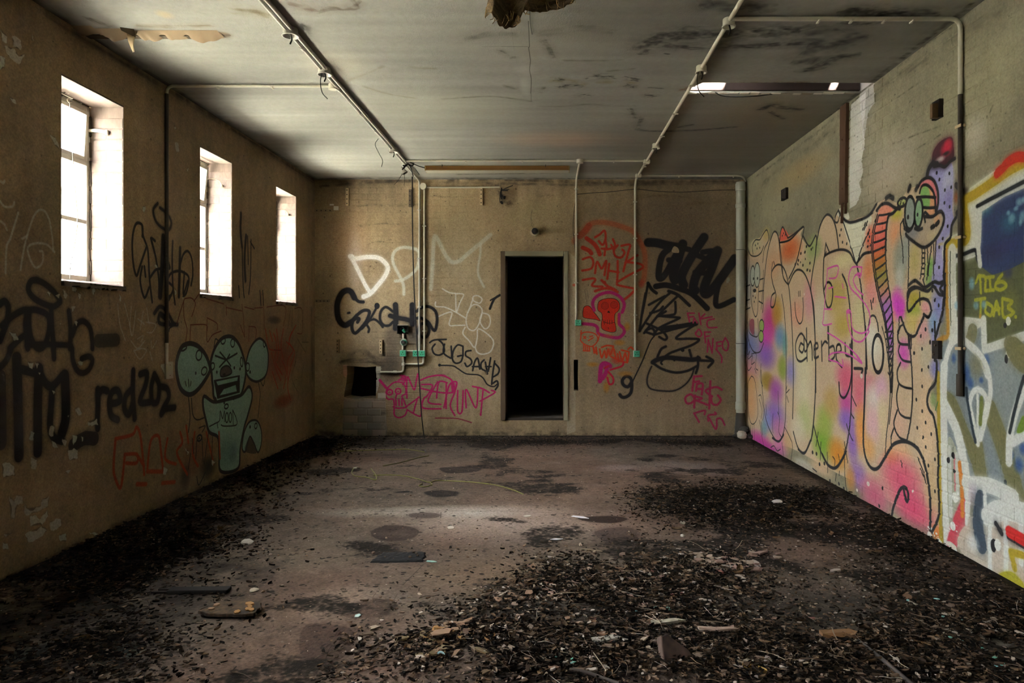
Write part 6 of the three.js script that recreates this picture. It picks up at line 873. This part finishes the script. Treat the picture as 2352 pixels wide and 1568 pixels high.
function stone(r, flatness = 0.6) { const g = new THREE.IcosahedronGeometry(r, 1), p = g.attributes.position; const o = rnd() * 50; for (let i = 0; i < p.count; i++) { const k = 0.7 + 0.6 * vnoise(p.getX(i) / r * 1.3 + o, p.getY(i) / r * 1.3 + p.getZ(i) / r); p.setXYZ(i, p.getX(i) * k, p.getY(i) * k * flatness, p.getZ(i) * k); } g.computeVertexNormals(); return g.translate(0, r * flatness * 0.6, 0); }
const drop = (name, g, mat, p, turn, label, category, group) => { const o = tag(obj(name, g, mat), label, category, group); o.position.set(...p); o.rotation.y = turn; return o; };
const fl = (px, py, lift = 0) => { const p = onFloor(px, py); return lieAt(p[0], p[2], lift); };
const white = flat('#cfccd2', 0.8), dirtyWhite = flat('#b3a898', 0.9), brownLeaf = flat('#6b5136', 0.95), clay = flat('#8d6f58', 0.95), pink = flat('#8c7064', 0.95), ash = flat('#2a2623', 0.98), bark = flat('#4a3a2c', 0.95), yellowLeaf = flat('#b08a4a', 0.9), card = flat('#9a7244', 0.95);
// single pieces one can point to
drop('paper_scrap', shard(4, 0.085, 0.035, 0.002, 0.1), white, fl(1278, 1240), 0.1, 'small bright white paper strip in the middle of the floor', 'paper');
drop('paper_scrap', shard(5, 0.15, 0.045, 0.003, 0.2), white, fl(1331, 1189), -0.5, 'pointed white paper shred at the end of the dark floor crack', 'paper');
drop('paper_scrap', shard(6, 0.07, 0.05, 0.004, 0.2), dirtyWhite, fl(1211, 1187), 0.2, 'cream scrap just beyond the white strip, near the floor crack', 'paper');
drop('paper_scrap', shard(5, 0.06, 0.09, 0.004, 0.2), dirtyWhite, fl(1036, 1213), 0.4, 'folded pale scrap right of the round dark stain', 'paper');
drop('plaster_lump', stone(0.036, 0.45), flat('#b5b0a6', 0.95), fl(568, 1250), 0.4, 'pale plaster lump alone on the left of the floor', 'plaster'); drop('plaster_lump', stone(0.022, 0.4), flat('#a89c8a', 0.95), fl(585, 1358), 0.1, 'pale brick-like plaster crumb before the dark plank', 'plaster');
drop('plaster_lump', stone(0.042, 0.4), flat('#bcb6ae', 0.95), fl(1783, 1159), 0.1, 'white plaster lump by the bare patch near the right wall', 'plaster'); drop('plaster_lump', stone(0.018, 0.7), flat('#b0a69a', 0.95), fl(1567, 1204), 0, 'round pale lump in front of the right bare patch', 'plaster'); drop('plaster_lump', stone(0.016, 0.5), flat('#b0a69a', 0.95), fl(1592, 1208), 0, 'flat pale lump just right of the round pale lump', 'plaster');
drop('plaster_lump', stone(0.014, 0.7), flat('#b0a69a', 0.95), fl(1568, 1233), 0, 'small pale lump nearer than the round pale lump', 'plaster');
drop('glass_shard', shard(5, 0.08, 0.025, 0.004, 0.2), flat('#9fc4ba', 0.25), fl(990, 1292), -0.3, 'pale green glass sliver at the edge of the dark pit', 'glass');
drop('glass_shard', shard(5, 0.035, 0.045, 0.004, 0.2), flat('#b8d4d2', 0.25), fl(822, 1417), 0.2, 'bright bit of glass on the grey floor, near left', 'glass');
drop('bottle_neck', new THREE.TorusGeometry(0.015, 0.0045, 8, 14, 2.2).rotateX(-0.9).translate(0, 0.012, 0), flat('#a9ccd0', 0.2), fl(1012, 1517), 0.4, 'curved piece of pale blue glass in the near litter', 'glass');
{ const t = thing('plank', 'dark charred plank lying along the left edge of the clear floor', 'plank', fl(458, 1363), 0.03); obj('board', rbox(0.3, 0.02, 0.06, 0.005, 0, 0.014, 0), flat('#171412', 0.95), t); objs('splinter', [rbox(0.1, 0.01, 0.012, 0.002, -0.18, 0.012, 0.016), rbox(0.08, 0.01, 0.014, 0.002, -0.17, 0.014, -0.014)], flat('#231e1a', 0.95), t); }
{ const t = thing('board_fragment', 'broken tan fibreboard sheet with a ragged edge, left foreground', 'board', fl(532, 1412), 0.06); const s = new THREE.Shape(ragged([[-0.14, 0.02], [-0.09, -0.08], [0.0, -0.09], [0.1, -0.08], [0.13, 0.0], [0.12, 0.06], [0.05, 0.07], [-0.04, 0.06]], 0.12).map((q) => new THREE.Vector2(...q))); obj('sheet', new THREE.ExtrudeGeometry(s, { depth: 0.012, bevelEnabled: true, bevelSize: 0.003, bevelThickness: 0.002, bevelSegments: 1 }).rotateX(Math.PI / 2).translate(0, 0.026, 0), new THREE.MeshStandardMaterial({ map: plain('#7c6040', [[0.1, 150], [0.03, 140], [0.008, 160]]), roughness: 0.95 }), t); for (let i = 0; i < 9; i++) obj('flake', shard(6, rr(0.03, 0.07), rr(0.02, 0.04), 0.006).rotateY(rr(0, 3)).rotateZ(rr(-0.2, 0.2)).translate(rr(-0.1, 0.12), 0.028, rr(-0.05, 0.07)), pick([clay, card, bark]), t); }
{ const t = thing('mat_fragment', 'square black scrap of matting sunk in the floor, left of centre', 'mat', fl(922, 1282), 0.03); const g = new THREE.PlaneGeometry(0.3, 0.19, 36, 24).rotateX(-Math.PI / 2), p = g.attributes.position; for (let i = 0; i < p.count; i++) { const e = Math.max(Math.abs(p.getX(i)) / 0.15, Math.abs(p.getZ(i)) / 0.095) + 0.16 * fbm(p.getX(i) * 30, p.getZ(i) * 30); p.setY(i, e > 0.98 ? -0.006 : 0.002 + 0.012 * fbm(p.getX(i) * 60, p.getZ(i) * 60)); p.setX(i, p.getX(i) + (p.getX(i) < 0 ? -0.2 * (p.getZ(i) + 0.05) : 0)); } g.computeVertexNormals(); obj('pile', g, flat('#151312', 1), t); for (let i = 0; i < 6; i++) obj('crumb', stone(rr(0.005, 0.01)).translate(rr(-0.12, 0.12), 0.014, rr(-0.07, 0.07)), bark, t); }
{ const t = thing('brick_shard', 'broken triangular brick shard standing in the near litter', 'brick', fl(1552, 1518), 0.2); const s = new THREE.Shape([[-0.055, 0], [0.06, 0], [0.05, 0.02], [-0.03, 0.085], [-0.05, 0.08]].map((q) => new THREE.Vector2(...q))); const g = new THREE.ExtrudeGeometry(s, { depth: 0.05, bevelEnabled: true, bevelSize: 0.005, bevelThickness: 0.005, bevelSegments: 2 }).translate(0, 0.004, -0.03); obj('body', g.rotateX(-0.5), new THREE.MeshStandardMaterial({ map: plain('#8f705f', [[0.1, 150], [0.02, 150]]), roughness: 0.95 }), t); }
{ const t = thing('fallen_branch', 'straight dark stick running out of the bottom of the view, right foreground', 'stick', fl(1972, 1484)); const e = onFloor(2085, 1580), o = t.position; obj('stick', wire([[0, 0.014, 0], [(e[0] - o.x) * 0.5, 0.02, (e[2] - o.z) * 0.5], [e[0] - o.x, 0.02, e[2] - o.z], [(e[0] - o.x) * 1.6, 0.02, (e[2] - o.z) * 1.6]], 0.0085), flat('#3c342e', 0.8), t); obj('twig', wire([[0.03, 0.02, 0.05], [0.05, 0.03, 0.06], [0.07, 0.02, 0.05]], 0.003), bark, t); }
{ const t = thing('branch', 'short thick grey branch in the near litter, cut by the picture edge', 'stick', fl(1345, 1558)); obj('stick', wire([[-0.06, 0.015, -0.03], [0, 0.02, 0], [0.06, 0.018, 0.04], [0.12, 0.02, 0.09]], 0.0075), flat('#3a3028', 0.85), t); }
drop('dead_leaf', leafGeo(0.1, 0.05, 0.35), yellowLeaf, fl(1733, 1546), -0.7, 'large curled tan leaf at the bottom edge, right of centre', 'leaf'); drop('dead_leaf', leafGeo(0.06, 0.035, 0.3), yellowLeaf, fl(1722, 1187), 0.3, 'orange leaf in the dark band near the right wall', 'leaf');
drop('wood_fragment', shard(7, 0.2, 0.09, 0.014, 0.3), flat('#7a5836', 0.95), fl(1930, 1466, 0.01), 0.1, 'flat rusty brown wood fragment above the straight dark stick', 'wood'); drop('wood_fragment', shard(13, 0.11, 0.075, 0.012, 0.35), clay, fl(1012, 1466, 0.01), 0.4, 'large tan flake at the left edge of the near litter', 'wood');
drop('wood_fragment', shard(6, 0.17, 0.05, 0.012, 0.3), flat('#a39a86', 0.9), fl(1535, 1444, 0.01), 0.1, 'pale spindle-shaped flake across the near litter', 'wood'); drop('wood_fragment', shard(7, 0.2, 0.04, 0.012, 0.3), flat('#a08878', 0.9), fl(1650, 1463, 0.01), -0.05, 'long pinkish flake right of the pale spindle-shaped one', 'wood'); drop('wood_fragment', shard(7, 0.16, 0.05, 0.012, 0.3), flat('#9c958a', 0.9), fl(1390, 1482, 0.01), 0.25, 'patchy pale flake in the black part of the near litter', 'wood');
{ const t = thing('rubble', 'broken cap and stones at the foot of the drainpipe', 'rubble', [bx(1697), 0, -DEPTH + 0.12]); for (const [x, y, z, r, c] of [[-0.02, 0.03, 0.1, 0.06, '#a39b8c'], [0.03, 0.12, 0.03, 0.055, '#4a4740'], [0.09, 0.03, 0.05, 0.05, '#55483e'], [-0.06, 0.02, 0.05, 0.045, '#3c3932'], [0.06, 0.02, 0.14, 0.04, '#38342e'], [-0.1, 0.01, 0.08, 0.035, '#2e2b26']]) obj('stone', stone(r, 0.8).rotateY(rnd() * 6).translate(x, y * 0.6, z), flat(c, 0.95), t); }
{ // yellow cable
  const y = flat('#6f6c2a', 0.65), run = (list) => wire(list.map(([a, b]) => fl(a, b, 0.006)), 0.0045, 6, 12);
  tag(obj('yellow_cable', run([[858, 1094], [890, 1093], [925, 1095], [960, 1102], [988, 1110], [1000, 1106], [1040, 1107], [1090, 1110], [1140, 1117], [1180, 1128], [1202, 1138]]), y), 'yellow cable snaking across the middle of the floor', 'cable'); tag(obj('yellow_cable', run([[988, 1110], [992, 1116], [975, 1120], [962, 1118], [970, 1114]]), y), 'small yellow loop of cable beside the long yellow one', 'cable');
  tag(obj('yellow_cable', run([[770, 1038], [840, 1036], [900, 1034], [930, 1033], [955, 1036], [975, 1040]]), y), 'yellow cable running out from under the black hanging one', 'cable'); tag(obj('yellow_cable', run([[880, 1072], [920, 1064], [965, 1052], [985, 1048]]), flat('#55511f', 0.7)), 'dull yellow cable end slanting beyond the long one', 'cable'); tag(obj('yellow_cable', run([[812, 1078], [808, 1088], [818, 1096], [840, 1098], [862, 1104], [864, 1096], [852, 1078]]), y), 'kinked yellow cable left of the long one, by the left wall', 'cable');
  drop('paper_scrap', shard(6, 0.06, 0.06, 0.004), flat('#a9a690', 0.9), fl(816, 1076), 0.5, 'pale torn tag at the end of the kinked yellow cable', 'paper');
}
// many alike: those big enough to see are things of their own
function spot(k) {
  const [a, b, c, d] = PILES[k].box;
  for (let i = 0; i < 600; i++) { const x = rr(a - 0.35, b + 0.35), z = rr(c - 0.35, d + 0.35); if (x > LEFT + 0.02 && x < RIGHT - 0.02 && z > -DEPTH + 0.02 && rnd() < litterDensity(x, z, k)) return [x, z]; }
  return [0.6, -3.2];
}
const chipKinds = [...Array(9)].map(() => shard(8 + Math.floor(rnd() * 4), rr(0.05, 0.1), rr(0.03, 0.055), rr(0.004, 0.009), 0.45)), chipMats = [clay, pink, flat('#8f7c6c', 0.95), flat('#7a5a40', 0.95), flat('#9f9186', 0.95), flat('#6a5446', 0.95), flat('#8a5a50', 0.95)];
function scatter(name, geos, mats, n, where, label, category, group, lift = 0.004) {
  for (let i = 0; i < n; i++) { const [x, z] = where(i), o = tag(obj(name, pick(geos), pick(mats)), label, category, group); o.position.set(...lieAt(x, z, lift)); o.rotation.set(rr(-0.25, 0.25), rr(0, 6.28), rr(-0.25, 0.25)); const s = rr(0.6, 1.25); o.scale.set(s, s, s); }
}
const ring = (list, spread) => () => { const [px, py] = pick(list), p = onFloor(px + rr(-spread, spread), py + rr(-spread, spread) * 0.3); return [p[0], p[2]]; };
scatter('plaster_flake', chipKinds, chipMats, 90, () => spot(1), 'broken tan plaster flake in the dark litter of the near right foreground', 'plaster', 'plaster flakes in the near litter');
scatter('plaster_flake', chipKinds, [clay, pink, chipMats[2], chipMats[3]], 70, ring([[1150, 1385], [1190, 1378], [1240, 1372], [1330, 1360], [1400, 1345], [1450, 1330], [1500, 1330], [1560, 1340], [1380, 1325], [1470, 1310]], 50), 'pinkish plaster flake strewn along the upper edge of the near litter', 'plaster', 'plaster flakes along the litter edge');
scatter('plaster_flake', chipKinds, [pink, chipMats[2], chipMats[4]], 50, ring([[1640, 1275], [1700, 1280], [1740, 1290], [1650, 1300], [1600, 1290], [1690, 1300]], 50), 'pale plaster flake in the loose patch before the right mural', 'plaster', 'plaster flakes before the right mural');
scatter('plaster_flake', chipKinds, [clay, card, flat('#7c6a4c', 0.95)], 36, ring([[960, 1480], [1010, 1460], [1060, 1450], [1100, 1470], [1000, 1500], [1080, 1500], [1130, 1490]], 45), 'reddish tan flake at the left end of the near litter', 'plaster', 'flakes at the left end of the litter');
const pebbles = [...Array(6)].map(() => stone(rr(0.005, 0.011), 0.7));
scatter('pebble', pebbles, [flat('#86725e', 0.95), flat('#6a5848', 0.95), flat('#95867a', 0.95)], 60, (i) => { const p = onFloor(rr(480, 1500), rr(1060, 1400)); return [p[0], p[2]]; }, 'small stony crumb on the open middle of the floor', 'pebble', 'crumbs on the open floor', 0);
scatter('pebble', pebbles, [flat('#95897c', 0.95), flat('#7d6e62', 0.95)], 50, (i) => { const p = onFloor(rr(1500, 2200), rr(1200, 1480)); return p[0] < RIGHT - 0.1 ? [p[0], p[2]] : [1.5, -4]; }, 'pale stony crumb on the floor before the murals', 'pebble', 'crumbs before the murals', 0);
const leaves = [...Array(6)].map(() => leafGeo(rr(0.045, 0.075), rr(0.022, 0.036), rr(0.2, 0.5)));
scatter('dead_leaf', leaves, [brownLeaf, flat('#4a3826', 0.95), flat('#5c4a38', 0.95)], 60, () => spot(1), 'brown dead leaf in the near right litter', 'leaf', 'dead leaves in the near litter');
scatter('dead_leaf', leaves, [brownLeaf, flat('#4a3826', 0.95), flat('#3e3226', 0.95)], 45, () => spot(2), 'brown dead leaf in the dark band along the right wall', 'leaf', 'dead leaves along the right wall'); scatter('dead_leaf', leaves, [flat('#4a3826', 0.95), flat('#3e3226', 0.95), flat('#5a4426', 0.95)], 45, () => spot(0), 'brown dead leaf in the dark litter along the left wall', 'leaf', 'dead leaves along the left wall');
const twigs = [...Array(5)].map(() => { const l = rr(0.07, 0.16); return wire([[-l / 2, 0.004, 0], [-l * 0.1, 0.008, rr(-0.008, 0.008)], [l * 0.2, 0.01, rr(-0.008, 0.008)], [l / 2, 0.006, rr(-0.012, 0.012)]], rr(0.0011, 0.0022), 5, 6); });
scatter('twig', twigs, [flat('#8a7a64', 0.9), bark, flat('#a3927a', 0.9)], 34, () => spot(1), 'thin twig in the near right litter', 'twig', 'twigs in the near litter', 0.012); scatter('twig', twigs, [flat('#6f6250', 0.9), bark], 9, () => { const p = onFloor(rr(560, 1100), rr(1250, 1560)); return [p[0], p[2]]; }, 'thin twig on the open floor at the left', 'twig', 'twigs on the open floor', 0.002);
scatter('glass_shard', [shard(5, 0.03, 0.02, 0.004), shard(4, 0.024, 0.03, 0.003)], [flat('#6fb8a4', 0.3), flat('#8ac4c0', 0.3)], 26, ring([[2110, 1390], [2200, 1430], [2260, 1500], [2180, 1490], [2300, 1530], [1500, 1420], [1250, 1510], [1290, 1525]], 45), 'blue-green glass bit glinting in the near right litter', 'glass', 'glass bits in the near litter', 0.012);
// the fine litter nobody could count
function mulch(name, label, geo, n, where, tones, smin, smax, rough = 0.95) {
  const m = new THREE.InstancedMesh(geo, new THREE.MeshPhysicalMaterial({ color: '#ffffff', roughness: rough, specularIntensity: 0.25 }), n), e = new THREE.Object3D(), c = new THREE.Color(); m.name = numbered(name); m.userData.kind = 'stuff'; m.castShadow = m.receiveShadow = true;
  for (let i = 0; i < n; i++) { const [x, z] = where(i), s = rr(smin, smax); e.position.set(...lieAt(x, z, rr(0.002, 0.012))); e.rotation.set(rr(-0.22, 0.22), rr(0, 6.28), rr(-0.22, 0.22)); e.scale.set(s, s * rr(0.6, 1.4), s * rr(0.7, 1.2)); e.updateMatrix(); m.setMatrixAt(i, e.matrix); m.setColorAt(i, c.set(pick(tones)).multiplyScalar(rr(0.7, 1.15))); }
  tag(m, label, 'litter'); scene.add(m); return m;
}
const dark = ['#1d1915', '#26201a', '#2c241d', '#191613', '#332a20'], mid = ['#4a3c30', '#5a4838', '#6b5644', '#3c3128', '#7a6656'], light = ['#8f7b6b', '#a3917f', '#7c6652', '#b5a699', '#6a5644'];
const leafSmall = leafGeo(0.026, 0.013, 0.5), rotted = shard(9, 0.026, 0.016, 0.002, 0.7), crumb = shard(8, 0.02, 0.014, 0.003, 0.6), crumbB = shard(9, 0.03, 0.014, 0.003, 0.65), stalk = wire([[-0.035, 0.004, 0], [-0.008, 0.009, 0.003], [0.012, 0.008, 0.001], [0.035, 0.01, -0.004]], 0.0007, 4, 4);
const along = [['near right foreground', 1, 11000, 15000], ['foot of the left wall', 0, 8000, 9000], ['band along the right wall', 2, 7000, 8000]];
for (const [where, k, a, b] of along) { mulch('leaf_litter', `black rotted leaf litter, ${where}`, leafSmall, a, () => spot(k), [...dark, ...dark, ...dark, ...mid], 0.4, 1.3); mulch('leaf_mould', `crumbled black leaf mould, ${where}`, rotted, b, () => spot(k), [...dark, ...dark, ...dark, ...dark, ...mid], 0.4, 1.3); }
mulch('leaf_mould', 'dark dirt along the foot of the back wall', rotted, 3500, () => spot(3), [...dark, ...dark, ...dark, ...mid], 0.4, 1.3);
mulch('crumbled_plaster', 'pale crumbs of plaster scattered through the near litter', crumb, 4200, () => spot(1), [...light, ...mid], 0.4, 1.7); mulch('crumbled_plaster', 'tan slivers of plaster scattered through the near litter', crumbB, 1500, () => spot(1), [...light, ...mid, ...mid], 0.8, 2.4); mulch('crumbled_plaster', 'crumbs of plaster scattered in the band along the right wall', crumb, 1300, () => spot(2), [...light, ...mid], 0.4, 1.4); mulch('crumbled_plaster', 'few dull crumbs in the litter along the left wall', crumb, 900, () => spot(0), mid, 0.4, 1.3);
mulch('stalks', 'dry stalks and fibres tangled in the near litter', stalk, 1100, () => spot(1), [...mid, ...light, ...dark], 0.5, 1.8); mulch('stalks', 'dry stalks in the litter along the left wall', stalk, 350, () => spot(0), [...mid, ...dark], 0.5, 1.6);
mulch('floor_grit', 'grit and crumbs strewn over the open floor', crumb, 6500, () => { const x = rr(LEFT + 0.05, RIGHT - 0.05), z = -rr(2.3, DEPTH - 0.05); return [x, z]; }, [...dark, ...dark, ...mid, ...mid, ...light], 0.15, 0.6); mulch('floor_grit', 'debris strewn over the floor before the murals', crumb, 4200, () => { const p = onFloor(rr(1450, 2352), rr(1230, 1568)); return p[0] < RIGHT - 0.05 ? [p[0], p[2]] : [rr(0.8, 2.3), -rr(2.7, 4.4)]; }, [...dark, ...mid, ...mid, ...light], 0.25, 1.2);

renderer.render(scene, camera);
